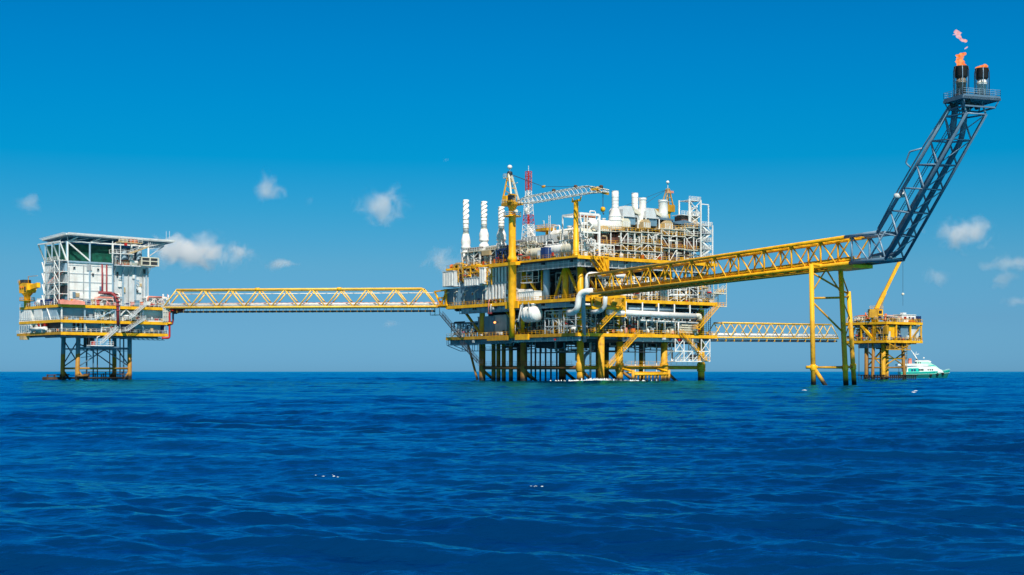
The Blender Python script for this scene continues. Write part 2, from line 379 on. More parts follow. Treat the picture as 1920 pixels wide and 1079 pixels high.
# ================================================================ bridges and flare
def V3(a): return Vector(a)
def footbridge(name, label, A, B, width, height, npan, chord, dia, pattern, mat, walk_mat, group=None, hang=0.0, postn=0, ends='slope'):
    """lattice girder between deck points A and B (bottom chord of the near side); far side offset sideways"""
    A = V3(A); B = V3(B); dv = (B-A); ln = dv.length; d = dv.normalized()
    side = Vector((-d.y, d.x, 0)).normalized()
    if side.y < 0: side = -side
    root = thing(name, label, 'bridge', A, 0, group)
    up = Vector((0,0,1)); O = A
    def P(t, s, h): return A + dv*t + side*(width*s) + up*h - O
    e = .5/npan if pattern == 'W' else 0
    for s in (0, 1):
        MB().tube(P(0,s,0), P(1,s,0), chord, n=10).build('bottom_chord', mat, root)
        MB().tube(P(e,s,height), P(1-e if pattern == 'W' else 1,s,height), chord, n=10).build('top_chord', mat, root)
        for i in range(npan):
            if pattern == 'W':
                MB().tube(P(i/npan,s,0), P((i+.5)/npan,s,height), dia, n=7).build('brace', mat, root)
                MB().tube(P((i+.5)/npan,s,height), P((i+1)/npan,s,0), dia, n=7).build('brace', mat, root)
            else:                                       # verticals with an inverted V meeting on the top chord
                MB().tube(P(i/npan,s,0), P(i/npan,s,height), dia*1.15, n=8).build('post', mat, root)
                m = (i+.5)/npan
                MB().tube(P(i/npan,s,height), P(m,s,.1), dia, n=7).build('brace', mat, root)
                MB().tube(P(m,s,.1), P((i+1)/npan,s,height), dia, n=7).build('brace', mat, root)
    for i in range(2*npan+1):
        t = i/(2*npan)
        if e <= t <= 1-e+1e-6: MB().tube(P(t,0,height), P(t,1,height), dia*.7, n=6).build('cross_beam', mat, root)
        MB().tube(P(t,0,-.15), P(t,1,-.15), dia*.8, n=6).build('cross_beam', mat, root)
    b = MB(); b.slab([P(0,.15,.25), P(1,.15,.25), P(1,.85,.25), P(0,.85,.25)], (0,0,.12)); b.build('walkway', walk_mat, root)
    b = MB()
    for s in (.15,.85): b.rail([P(0,s,.37), P(1,s,.37)], 1.15, 1.6, .07, 2)
    b.build('railing', LGR, root)
    return root, P

def build_bridges():
    # ---- left footbridge between quarters platform and process platform
    A = AT(306, 577, 521.); B = AT(818, 575, 510.)
    root, P = footbridge('footbridge', 'long yellow lattice footbridge between the helideck platform and the big platform', A, B, 5.0, 6.3, 10, .40, .24, 'W', YELP, WHT)
    MB().tube(P(.03,.5,4.9), P(.985,.5,4.9), .17, n=7).build('pipe', WHT, root)
    MB().tube(P(.0,.3,1.0), P(1,.3,1.0), .38, n=8).build('pipe', WHT, root)
    MB().tube(P(.06,.6,1.5), P(1,.6,1.5), .22, n=8).build('pipe', PNK, root)
    b = MB(); h = MB()
    for i in range(40):
        t = .025+i*.0246
        h.bar(P(t,.1,-1.75), P(t,.1,-.1), .13); h.bar(P(t,.9,-1.75), P(t,.9,-.1), .13)
        h.bar(P(t,.05,-1.75), P(t,.95,-1.75), .14)
    h.build('pipe_hangers', YELD, root)
    for s, r_ in ((.2,.26),(.42,.18),(.6,.3),(.8,.2)): MB().tube(P(.02,s,-1.5), P(.99,s,-1.5), r_, n=8).build('pipe', DRK, root)
    for t in (.35,.65): MB().tube(P(t-.008,0,6.3), P(t+.008,0,6.3), .62, n=10).build('flange', YEL, root)
    # ---- footbridge to the wellhead platform
    A = AT(1338, 633, 488.); B = AT(1572, 635, 532.)
    root, P = footbridge('footbridge', 'short yellow lattice footbridge leading to the yellow wellhead platform', A, B, 3.6, 5.0, 8, .27, .17, 'W', YELP, WHT)
    MB().tube(P(0,.4,1.0), P(1,.4,1.0), .4, n=8).build('pipe', WHT, root)
    MB().tube(P(0,.7,.9), P(1,.7,.9), .3, n=8).build('pipe', PNK, root)
    h = MB()
    for i in range(16):
        t = .03+i*.0627; h.bar(P(t,0,-1.2), P(t,0,-.1), .2); h.bar(P(t,1,-1.2), P(t,1,-.1), .2); h.bar(P(t,-.02,-1.2), P(t,1.02,-1.2), .2)
    h.build('pipe_hangers', YEL, root)
    for s, r_ in ((.2,.3),(.5,.4),(.8,.3)): MB().tube(P(0,s,-1.0), P(1,s,-1.0), r_, n=8).build('pipe', DBL, root)
build_bridges()

# ---- flare bridge, its support and the blue boom
FB_A = AT(1104, 552, 440.)                      # bottom chord, near side, platform end
FB_K = AT(1660, 487, 302.); FB_K.z = FB_A.z     # knee
def flare():
    A = FB_A.copy(); K = FB_K.copy(); dv = K-A; d = dv.normalized(); ln = dv.length
    side = Vector((-d.y, d.x, 0)).normalized()    # toward the far (east) side
    if side.x < 0: side = -side
    up = Vector((0,0,1)); W_, H_ = 4.6, 5.75
    root = thing('flare_bridge', 'yellow lattice bridge rising in the picture from the big platform to the flare boom', 'bridge', A, 0)
    def P(t, s, h): return dv*t + side*(W_*s) + up*h
    n = 12; TY = .915                              # yellow up to the support, blue beyond
    nodes = [.035 + i*(.965/n) for i in range(n+1)]
    for s in (0, 1):
        MB().tube(P(0,s,0), P(TY,s,0), .44, n=10).build('bottom_chord', YEL, root)
        MB().tube(P(TY,s,0), P(1,s,0), .42, n=10).build('bottom_chord', DBL, root)
        MB().tube(P(0.0,s,H_), P(TY-.012,s,H_), .42, n=10).build('top_chord', YEL, root)
        MB().tube(P(TY-.012,s,H_), P(1-.018,s,H_), .40, n=10).build('top_chord', STL, root)
        for i in range(n+1):
            t = nodes[i]; m = YEL if t < TY-.01 else STL
            if i < n: MB().tube(P(t,s,0), P(t,s,H_), .24, n=8).build('post', m, root)
            if i < n:
                t2 = nodes[i+1]; c = (t+t2)/2; mb_ = YEL if t2 < TY+.03 else STL
                MB().tube(P(t,s,H_), P(c,s,.15), .19, n=7).build('brace', mb_, root)
                MB().tube(P(c,s,.15), P(t2,s,H_), .19, n=7).build('brace', mb_, root)
    for i in range(2*n+1):
        t = .02+i*(.97/(2*n)); m = YEL if t < TY else STL
        MB().tube(P(t,0,H_), P(t,1,H_), .15, n=6).build('cross_beam', m, root); MB().tube(P(t,0,0), P(t,1,0), .2, n=6).build('cross_beam', m, root)
        if i < 2*n: MB().tube(P(t,0,0), P(t+.97/(2*n),1,0), .12, n=5).build('diagonal_tie', m, root)
    MB().slab([P(0,.55,.5), P(TY,.55,.5), P(TY,.95,.5), P(0,.95,.5)], (0,0,.12)).build('walkway', YELD, root)
    MB().slab([P(TY,.1,.5), P(.985,.1,.5), P(.985,.95,.5), P(TY,.95,.5)], (0,0,.35)).build('walkway', LGR, root)
    MB().rail([P(0,.55,.6), P(TY,.55,.6)], 1.1, 2.2, .07, 2).build('railing', YEL, root)
    # the two flare headers run inside the bridge
    MB().tube(P(-.004,.18,1.0), P(TY,.18,1.0), .5, n=10).build('flare_header', YEL, root)
    MB().tube(P(-.004,.42,.8), P(TY,.42,.8), .36, n=10).build('flare_header', YEL, root)
    MB().slab([P(.86,-.05,-1.15), P(.925,-.05,-1.15), P(.925,1.05,-1.15), P(.86,1.05,-1.15)], (0,0,.75)).build('saddle_frame', YEL, root)
    b = MB()
    for i in range(26): b.tube(P(.05+.034*i,.15,-.55), P(.07+.034*i,.85,-.55), .16, n=6)
    b.tube(P(.03,.3,-.75), P(.86,.3,-.75), .26, n=8); b.tube(P(.03,.75,-.7), P(.86,.75,-.7), .22, n=8)
    b.build('under_piping', YELD, root)

    # ---- blue boom
    root = thing('flare_boom', 'blue grey steel boom slanting up to the two flare stacks', 'flare boom', K, 0)
    hd = Vector((d.x, d.y, 0)).normalized(); al = R(45.5); ax = hd*math.cos(al) + up*math.sin(al)
    nrm = -hd*math.sin(al) + up*math.cos(al)
    S = 36.6; TH = 5.2
    top0 = up*H_ - dv*.018
    def Q(t, s, h):                                 # t along, s sideways 0..1, h 0 bottom .. 1 top chord (square to the boom)
        base = ax*(S*t) + side*(W_*s)
        return base + (top0 + ax*(S*t) - ax*(S*t))*h*(1-t*.22)
    for s in (0,1):
        MB().tube(Q(0,s,0), Q(1,s,0), .31, n=9).build('chord', DBL, root)
        MB().tube(Q(0,s,1), Q(.97,s,1), .38, n=9).build('chord', STL, root)
    npn = 6
    for i in range(npn+1):
        t = i/npn
        for s in (0,1):
            if i < npn:
                MB().tube(Q(t,s,1), Q(t+1/npn,s,0), .17, n=7).build('brace', STL, root)
            MB().tube(Q(t,s,0), Q(t,s,1), .19, n=7).build('brace', STL, root)
        MB().tube(Q(t,0,1), Q(t,1,1), .15, n=7).build('cross_beam', STL, root)
        MB().tube(Q(t,0,0), Q(t,1,0), .15, n=7).build('cross_beam', STL, root)
        if i < npn:
            MB().tube(Q(t,0,0), Q(t+1/npn,1,0), .12, n=6).build('brace', STL, root)
            MB().tube(Q(t,1,1), Q(t+1/npn,0,1), .12, n=6).build('brace', STL, root)
    # risers bend from the bridge up along the boom, then stand vertical below the stacks
    for s, r_ in ((.25,.62),(.78,.56)):
        pts = [Q(-.0,s,.0)-hd*6+up*.8, Q(.0,s,.16)+up*.3, Q(.80,s,.28), Q(.80,s,.28)+up*7.0+hd*1.2]
        MB().pipe(pts, r_, 12, 2.2).build('riser_pipe', DBL, root)
    b = MB(); b.pipe([Q(.02,-.05,1.05), Q(.30,-.08,1.12), Q(.62,-.1,1.1), Q(.9,-.05,1.05)], .16, 7)
    b.pipe([Q(.46,-.1,1.1), Q(.46,-.3,1.3), Q(.52,-.3,1.42), Q(.60,-.1,1.1)], .17, 7); b.build('pilot_pipe', STL, root)
    b = MB(); a0 = Q(.02,.5,.95); a1 = Q(.96,.5,.95)
    b.bar(a0+side*.3, a1+side*.3, .1, .14); b.bar(a0-side*.3, a1-side*.3, .1, .14)
    for i in range(70): p = a0.lerp(a1, i/69); b.bar(p-side*.3, p+side*.3, .06, .06)
    b.build('ladder', STL, root)
    b = MB(); q = Q(.27,0,1.02)
    b.lathe([(.55,-.5),(.75,-.3),(.75,.3),(.55,.5)], q - side*.2); b.lathe([(.4,-.6),(.6,.0),(.4,.6)], q+side*1.1+up*.4); b.build('valve', LGR, root)
    # top platform, a diamond seen from below
    C0 = Q(.985,.5,.55); zt = C0.z+1.0
    C0.z = 0
    def D(a, b_): return (C0 + hd*a + side*b_)
    poly = [D(-3.6,-3.6), D(2.6,-3.9), D(2.9,4.6), D(-3.2,4.9)]
    MB().prism([(p.x,p.y) for p in poly], zt, zt+.35).build('platform', DBL, root)
    b = MB()
    for i in range(5):
        f = i/4; p = poly[0].lerp(poly[1], f); q = poly[3].lerp(poly[2], f)
        b.bar(p+up*(zt-.25), q+up*(zt-.25), .25, .45)
    for i in range(4):
        p, q = poly[i], poly[(i+1) % 4]; b.bar(p+up*(zt-.25), q+up*(zt-.25), .25, .5)
    lo = [p*.82 + C0*.18 for p in poly]
    for i in range(4): b.bar(lo[i]+up*(zt-1.8), lo[(i+1) % 4]+up*(zt-1.8), .3, .3); b.tube(lo[i]+up*(zt-1.8), poly[i]+up*zt, .14, n=6)
    b.build('platform_beams', DBL, root)
    b = MB(); b.rail([p+up*(zt+.35) for p in poly+poly[:1]], 1.15, 1.2, .06, 3); b.build('railing', STL, root)
    for p in (D(-2.6,-2.2), D(-1,1), D(1,-1.5), D(-2,3)): MB().lathe([(.3,-1.5),(.5,-1.1),(.5,-.5),(.3,0)], p+up*zt, n=10).build('junction_box', DRK, root)
    return K + D(-.6,-1.85) + up*(zt+.35), K + D(-.2,2.75) + up*(zt+.35)
F1, F2 = flare()

def flare_stacks():
    def stack(loc, h, r_, label, low, cols):
        t = thing('flare_stack', label, 'flare stack', loc, 0, 'flare stacks')
        MB().lathe([(r_*.72,0),(r_*.72,h*.45),(r_*.78,h*.45),(r_*.78,h*.5),(r_*.7,h*.5),(r_*.7,h*.7)], n=18).build('barrel', cols[0], t)
        MB().lathe([(r_*.72,h*.62),(r_*1.0,h*.68),(r_*1.0,h*.96),(r_*1.06,h*.98),(r_*1.06,h),(r_*.9,h),(r_*.9,h*.9)], n=18).build('wind_shield', SOOT, t)
        MB().lathe([(r_*.7,h*.5),(r_*.8,h*.5),(r_*.82,h*.52),(r_*.7,h*.54)], n=18).build('band', cols[1], t)
        for a in range(6):
            c, s_ = math.cos(a*1.047+.4), math.sin(a*1.047+.4)
            MB().pipe([(c*r_*1.18,s_*r_*1.18,0),(c*r_*1.18,s_*r_*1.18,h*.86),(c*r_*1.02,s_*r_*1.02,h*1.0)], .09, 6).build('pilot_pipe', SOOT if a % 2 else STL, t)
        MB().lathe([(r_*1.0,0),(r_*1.0,.35),(r_*.75,.6)], n=18).build('base', DRK, t)
        return t
    stack(F1, 5.9, 1.28, 'left flare stack, soot blackened with a tall flame above it', 0, (BARE, BARE))
    stack(F2, 5.8, 1.22, 'right flare stack, soot blackened with a low flame over its mouth', 0, (LGR, CRM))
    m = bpy.data.materials.new('flame'); m.use_nodes = True; t = m.node_tree; N = t.nodes; L = t.links
    N.remove(N['Principled BSDF']); em = N.new('ShaderNodeEmission'); em.inputs['Strength'].default_value = 1.0
    g = N.new('ShaderNodeNewGeometry'); n = N.new('ShaderNodeTexNoise'); n.inputs['Scale'].default_value = 1.5; n.inputs['Detail'].default_value = 4
    L.new(g.outputs['Position'], n.inputs['Vector'])
    cr = N.new('ShaderNodeValToRGB'); e = cr.color_ramp.elements; e[0].position = .40; e[0].color = (1.0,.16,.008,1); e[1].position = .60; e[1].color = (1.0,.40,.13,1)
    L.new(n.outputs['Fac'], cr.inputs['Fac']); L.new(cr.outputs['Color'], em.inputs['Color'])
    tr = N.new('ShaderNodeBsdfTransparent'); ms = N.new('ShaderNodeMixShader'); ms.inputs['Fac'].default_value = .88
    n2 = N.new('ShaderNodeTexNoise'); n2.inputs['Scale'].default_value = 2.6; n2.inputs['Detail'].default_value = 5; L.new(g.outputs['Position'], n2.inputs['Vector'])
    mr = N.new('ShaderNodeMapRange'); mr.inputs['From Min'].default_value = .34; mr.inputs['From Max'].default_value = .52; mr.inputs['To Min'].default_value = .1; mr.inputs['To Max'].default_value = .90
    L.new(n2.outputs['Fac'], mr.inputs['Value']); L.new(mr.outputs['Result'], ms.inputs['Fac'])
    L.new(tr.outputs[0], ms.inputs[1]); L.new(em.outputs[0], ms.inputs[2]); L.new(ms.outputs[0], N['Material Output'].inputs['Surface'])
    m2 = m.copy(); m2.name = 'flame_wisp'; m2.node_tree.nodes['Color Ramp'].color_ramp.elements[0].color = (.95,.36,.28,1); m2.node_tree.nodes['Color Ramp'].color_ramp.elements[1].color = (.80,.55,.62,1)
    m2.node_tree.nodes['Map Range'].inputs['To Max'].default_value = .75
    def blob(pts, seed):
        """one lumpy tongue of fire: a chain of (x, z, radius) swept with noise"""
        b = MB(); n = 14; vs = []; fine = []
        for (x0,z0,r0), (x1,z1,r1) in zip(pts[:-1], pts[1:]):
            for k in range(5): f = k/5; fine.append((x0+(x1-x0)*f, z0+(z1-z0)*f, r0+(r1-r0)*f))
        fine.append(pts[-1])
        for i, (x,z,r_) in enumerate(fine):
            for j in range(n):
                a = 2*math.pi*j/n; q = Vector((x+math.cos(a)*r_, math.sin(a)*r_*.9, z))
                k = 1+.55*noise.noise(q*1.9+Vector((seed,0,0)))
                up_ = .35*r_*noise.noise(q*1.3+Vector((0,seed,3)))
                vs.append((x+math.cos(a)*r_*k, math.sin(a)*r_*.9*k, z+up_))
        M_ = len(fine)
        fs = [(i*n+j, i*n+(j+1) % n, (i+1)*n+(j+1) % n, (i+1)*n+j) for i in range(M_-1) for j in range(n)]
        b.add(vs, fs, True); b.f.append(list(reversed(range(n)))); b.f.append([(M_-1)*n+j for j in range(n)]); b.sm += [True, True]
        return b
    s = 275/FPX                                         # metres per photo pixel up here
    z0 = 5.55
    t = thing('flame', 'tall orange flame with detached licks over the left flare stack', 'flame', F1, 0, 'flare flames')
    blob([(1.2*s,0,.55),(.8*s,6*s,.85),(-2*s,13*s,.75),(-3*s,19*s,.62),(-1*s,24*s,.80),(3*s,28*s,.75),(6*s,30.5*s,.25)], 1).build('flame_tongue', m, t).location.z = z0
    blob([(-6*s,22*s,.2),(-5*s,25*s,.55),(-1*s,27*s,.5),(2*s,29*s,.2)], 2).build('flame_tongue', m, t).location.z = z0
    blob([(7*s,37*s,.1),(9.5*s,39*s,.30),(12*s,41.5*s,.12)], 3).build('flame_wisp', m2, t).location.z = z0
    blob([(9*s,50*s,.15),(7*s,53*s,.6),(2*s,55*s,.45),(-2*s,57*s,.35),(-5*s,62*s,.5),(-6.5*s,68*s,.75),(-9*s,72*s,.5),(-10*s,74*s,.1)], 4).build('flame_wisp', m2, t).location.z = z0
    blob([(8*s,50*s,.1),(7*s,52.5*s,.42),(4*s,54*s,.15)], 8).build('flame_tongue', m, t).location.z = z0
    blob([(-16*s,64*s,.08),(-13*s,64.5*s,.34),(-10*s,66*s,.12)], 5).build('flame_wisp', m2, t).location.z = z0
    t = thing('flame', 'low orange flame lying over the mouth of the right flare stack', 'flame', F2, 0, 'flare flames')
    blob([(-1.2*s,-1*s,.9),(-.5*s,3*s,1.1),(2*s,6*s,.95),(4*s,9*s,.6),(5*s,11*s,.15)], 6).build('flame_tongue', m, t).location.z = z0
    blob([(-9*s,0*s,.3),(-8*s,3*s,.5),(-6*s,6*s,.2)], 7).build('flame_tongue', m, t).location.z = z0
flare_stacks()

def flare_support():
    root = thing('flare_bridge_support', 'yellow three legged tubular tower standing in the sea under the flare bridge', 'support tower', AT(1526,725,322), 0)
    O = Vector(root.location); O.z = 0; root.location = O
    def G(px, py, Y): return AT(px, py, Y) - O
    Ya, Yb, Yc = 322., 326., 331.
    a0 = G(1526,760,Ya); a1 = G(1521,496,Ya+2)
    b0 = G(1588,760,Yb); b1 = G(1576,503,Yb-2)
    c0 = G(1604,760,Yc); c1 = G(1591,547,Yc)
    MB().tube(a0, a1, .56, .52, n=14).build('leg', LEGY, root)
    MB().tube(b0, b1, .60, .55, n=14).build('leg', LEGY, root)
    MB().tube(c0, c1, .56, .50, n=14).build('leg', LEGY, root)
    def on(p, q, py, Y): 
        z = (HZ-py)*Y/FPX + CAMH; f = (z-p.z)/(q.z-p.z); return p.lerp(q, f)
    A = lambda py: on(a0,a1,py,Ya); Bp = lambda py: on(b0,b1,py,Yb); Cp = lambda py: on(c0,c1,py,Yc)
    for p, q, r_ in ((A(689),Bp(690),.36),(A(559),Bp(559),.36),(Bp(559),Cp(556),.3),(A(689),Cp(688),.3),(Bp(690),Cp(688),.3),
                     (A(565),Bp(625),.33),(A(510),Cp(552),.33),(A(548),G(1548,507,325),.26),(G(1550,507,325),Bp(552),.26),(Bp(510),Cp(552),.26),(Bp(640),Cp(655),.24),
                     (Bp(560),Cp(600),.2),(Bp(640),Cp(602),.2)):
        MB().tube(p, q, r_*.68, n=8).build('brace', YELD, root)
    MB().tube(A(688), G(1562,745,Ya-1), .44, n=12).build('raking_leg', LEGY, root)
    for p in (A(690), Bp(690), Cp(688)): MB().lathe([(.58,-.7),(.72,-.55),(.72,.55),(.58,.7)], p, n=14).build('node_can', YEL, root)
    MB().tube(A(689)-Vector((1.6,0,0)), A(689)+Vector((1,0,0)), .36, n=10).build('brace_stub', YEL, root)
    MB().tube(a1, b1, .38, n=10).build('cap_beam', YEL, root); MB().tube(b1, G(1596,503,Yb+4), .34, n=10).build('cap_beam', YEL, root)
flare_support()
# ================================================================ kit of equipment (x right, -y toward the viewer, z up)
def louvres(b, x0, x1, y, z0, z1, n, t=.12):
    for i in range(n):
        z = z0+(z1-z0)*(i+.5)/n; b.box(x0, x1, y-t, y+.02, z-(z1-z0)/n*.3, z+(z1-z0)/n*.25)
def vfins(b, x0, x1, y, z0, z1, n, t=.15, f=.42):
    for i in range(n):
        c = x0+(x1-x0)*(i+.5)/n; h = (x1-x0)/n*f*.5; b.box(c-h, c+h, y-t, y+.02, z0, z1)
def cabin(loc, rot, w, d, h, label, mat=WHT, door=WHT, name='cabin', cat='cabin', group=None, win=0, unit=True, ribs=0, roof=None, low=0.0):
    t = thing(name, label, cat, loc, rot, group); x = w/2
    MB().box(-x, x, 0, d, low, h).build('wall', mat, t)
    rf = MB().box(-x-.15, x+.15, -.2, d+.15, h+.003, h+.22).build('roof', roof or mat, t)
    if unit: MB().box(-x*.5, -x*.05, d*.25, d*.6, h+.225, h+.95).build('cooling_unit', LGR, rf)
    if ribs:
        b = MB(); vfins(b, -x+.1, x-.1, 0, low+.15, h-.15, ribs, .14); b.build('corrugation', mat, t)
    if door:
        k = 1.0; D = MB().box(x*.55-k/2, x*.55+k/2, -.16-(.05 if ribs else 0), .02, low+.08, low+2.1).build('door', door, t)
        MB().box(x*.55+k*.25, x*.55+k*.35, -.3, -.15, low+1.0, low+1.15).build('handle', DRK, D)
    for i in range(win):
        c = -x+(i+.7)*w*.62/max(1,win)
        f = MB().box(c-.55, c+.55, -.17, .02, h*.45, h*.45+1.0).build('window', LGR, t)
        MB().box(c-.42, c+.42, -.19, -.16, h*.45+.12, h*.45+.88).build('pane', GLS, f)
    return t
def louvre_house(loc, rot, w, d, h, label, rows=1, mat=LGR, fin=WHT, group=None, back=GRY, nf=5, name='louvre_house', cat='air intake', gap=.5):
    t = thing(name, label, cat, loc, rot, group); x = w/2
    MB().box(-x, x, 0, d, 0, h).build('casing', mat, t)
    for r_ in range(rows):
        z0 = h*r_/rows + .25; z1 = h*(r_+1)/rows - .25
        MB().box(-x+.25, x-.25, -.03, .04, z0, z1).build('recess', back, t)
        b = MB(); vfins(b, -x+.25, x-.25, -.03, z0, z1, nf, .35, gap); b.build('louvre', fin, t)
    MB().box(-x-.12, x+.12, -.4, d+.1, h+.003, h+.2).build('roof', mat, t)
    return t
def vessel_h(loc, rot, L_, r_, label, mat=WHT, name='pressure_vessel', group=None, hung=False, leg=.8):
    t = thing(name, label, 'vessel', loc, rot, group); zc = r_+leg
    pr = [(.01,-L_/2-r_*.5)] + [(r_*math.sin(a*math.pi/10), -L_/2-r_*.5*math.cos(a*math.pi/10)) for a in range(1,5)] + [(r_,-L_/2),(r_,L_/2)]
    pr += [(r_*math.sin(a*math.pi/10), L_/2-r_*.5*math.cos(a*math.pi/10)) for a in range(6,10)] + [(.01,L_/2+r_*.5)]
    sh = MB().lathe(pr, (0,r_,zc), 'x', 18).build('shell', mat, t)
    b = MB()
    for f in (-.46,-.15,.15,.46): b.lathe([(r_*1.03, L_*f-.1),(r_*1.03, L_*f+.1)], (0,r_,zc), 'x', 18)
    b.build('bands', mat, sh)
    for sgn in (-1,1):
        c = sgn*L_*.3; b = MB()
        if hung: b.bar((c,0,zc),(c,0,zc+r_+1.2),.25); b.bar((c,2*r_,zc),(c,2*r_,zc+r_+1.2),.25)
        else: b.box(c-.22, c+.22, r_*.2, r_*1.8, 0, zc-r_*.55)
        b.build('saddle', GRY, t)
    MB().lathe([(r_*.32,r_*.9),(r_*.32,r_*1.25),(r_*.42,r_*1.25),(r_*.42,r_*1.38)], (L_*.22,r_,zc), 'z', 10).build('manway', mat, t)
    MB().pipe([(-L_*.25,r_,zc+r_*.9),(-L_*.25,r_,zc+r_*1.7),(-L_*.25-r_*1.5,r_,zc+r_*1.7),(-L_*.25-r_*1.5,r_*.3,.2)], r_*.13, 7).build('pipe', mat, t)
    return t
def vessel_v(loc, rot, r_, h, label, mat=WHT, group=None):
    t = thing('pressure_vessel', label, 'vessel', loc, rot, group)
    sh = MB().lathe([(r_,.9),(r_,h-r_*.5),(r_*.85,h-r_*.22),(r_*.5,h-r_*.06),(.01,h)], n=16).build('shell', mat, t)
    b = MB()
    for f in (.3,.6): b.lathe([(r_*1.04,h*f),(r_*1.04,h*f+.12)], n=16)
    b.build('bands', LGR, sh)
    MB().lathe([(r_*.9,0),(r_*.9,.95)], n=16).build('skirt', GRY, t)
    MB().pipe([(0,0,h-.05),(0,0,h+r_*.5),(r_*1.5,0,h+r_*.5),(r_*1.5,0,.1)], max(.09,r_*.14), 7).build('pipe', mat, t)
    b = MB(); b.bar((-r_*1.12-.2,-.2,.1),(-r_*1.12-.2,-.2,h),.06); b.bar((-r_*1.12-.2,.2,.1),(-r_*1.12-.2,.2,h),.06)
    for i in range(int(h/.6)): b.bar((-r_*1.12-.2,-.2,.3+i*.6),(-r_*1.12-.2,.2,.3+i*.6),.05)
    b.build('ladder', YEL, t)
    return t
def rack(loc, rot, w, d, h, seed, label, mats=None, frame=WHT, bays=2, lev=2, npipe=8, nvert=5, drum=2, group=None, brace=True, name='pipe_rack'):
    """steel frame carrying level pipes, drops with elbows, small drums and valves"""
    q = random.Random(seed); mats = mats or [WHT, LGR, CRM, GRY]
    t = thing(name, label, 'pipe rack', loc, rot, group); x = w/2
    b = MB()
    for i in range(bays+1):
        c = -x+w*i/bays
        for yy in (0,d): b.bar((c,yy,0),(c,yy,h),.24)
        for k in range(1,lev+1): b.bar((c,0,h*k/lev),(c,d,h*k/lev),.2)
    for k in range(1,lev+1):
        for yy in (0,d): b.bar((-x,yy,h*k/lev),(x,yy,h*k/lev),.22)
    if brace:
        for i in range(bays):
            c = -x+w*i/bays; e_ = c+w/bays; k = i % lev
            if i % 2: c, e_ = e_, c
            b.bar((c,0,h*k/lev),(e_,0,h*(k+1)/lev),.17)
    b.build('frame', frame, t)
    for i in range(npipe):
        k = q.randint(1,lev); z = h*k/lev + q.uniform(.15,.5) - (0 if q.random() < .6 else q.uniform(.6,1.3)); z = max(.4,z); yy = q.uniform(0,d); r_ = q.choice([.09,.13,.18,.26,.34])
        x0 = -x*q.uniform(.6,1.0); x1 = x*q.uniform(.55,1.0)
        pts = [(x0,yy,z),(x1,yy,z)]
        if q.random() < .6: pts = [(x0,yy,z-q.uniform(.8,2))] + pts
        if q.random() < .6: pts = pts + [(x1,yy,z-q.uniform(.8,2.2))]
        elif q.random() < .5: pts = pts + [(x1,yy-q.uniform(.3,1.0),z),(x1,yy-.6,z+1.2)]
        MB().pipe(pts, r_, 8).build('pipe', q.choice(mats), t)
    for i in range(nvert):
        c = q.uniform(-x*.95,x*.95); yy = q.uniform(-.2,d*.6); r_ = q.choice([.1,.14,.2,.3]); z1 = q.uniform(.5,1)*h
        o = MB().pipe([(c,yy,.1),(c,yy,z1),(c+q.uniform(-1.4,1.4),yy,z1)], r_, 8).build('pipe', q.choice(mats), t)
        zz = q.uniform(.9,max(1.0,z1*.7)); v_ = MB().lathe([(r_*1.7,-.22),(r_*2.2,-.1),(r_*2.2,.1),(r_*1.7,.22)], (c,yy,zz), 'z', 10)
        v_.lathe([(.02,.0),(.25,.0),(.25,.06),(.02,.06)], (c,yy-r_*2-.5,zz), 'y', 10); v_.tube((c,yy,zz),(c,yy-r_*2-.5,zz),.05,n=6)
        v_.build('valve', q.choice([RED,BGR,GRY,YEL,GRY]), o)
    for i in range(4):
        c = q.uniform(-x,x); yy = -.15; z1 = q.uniform(.35,1.0)*h; e_ = c+q.uniform(-2.5,2.5)
        MB().pipe([(c,yy,.1),(c,yy,z1),(e_,yy,z1),(e_,yy,z1-q.uniform(.4,1.6))], .075, 6).build('conduit', q.choice(mats+[DRK,TAN,YELD]), t)
    for i in range(drum):
        c = q.uniform(-x*.8,x*.8); r_ = q.uniform(.45,.8); L_ = q.uniform(1.4,2.8); z = h*q.randint(0,lev-1)/lev + r_ + .35; yy = d*.45
        if q.random() < .55: MB().lathe([(.01,-L_/2-.25),(r_*.7,-L_/2-.15),(r_,-L_/2+.1),(r_,L_/2-.1),(r_*.7,L_/2+.15),(.01,L_/2+.25)], (c,yy,z), 'x', 14).build('drum', q.choice(mats), t)
        else: MB().lathe([(.01,-r_),(r_*.8,-r_+.1),(r_,-r_+.3),(r_,L_*.8),(r_*.6,L_*.8+.25),(.01,L_*.8+.3)], (c,yy,z), 'z', 14).build('drum', q.choice(mats), t)
    return t
def lamp_arm(loc, rot, h, label, mat=CRM, reach=1.5, group=None):
    t = thing('lamp_post', label, 'lamp post', loc, rot, group)
    MB().tube((0,0,0),(0,0,h),.13,.10,n=6).build('pole', mat, t)
    MB().tube((0,0,h),(reach*.55,-.2,h+.42),.09,n=6).build('arm', mat, t)
    MB().bar((reach*.25,-.2,h+.2),(reach*1.1,-.4,h+.75),.5,.2).build('lamp_head', mat, t)
    return t
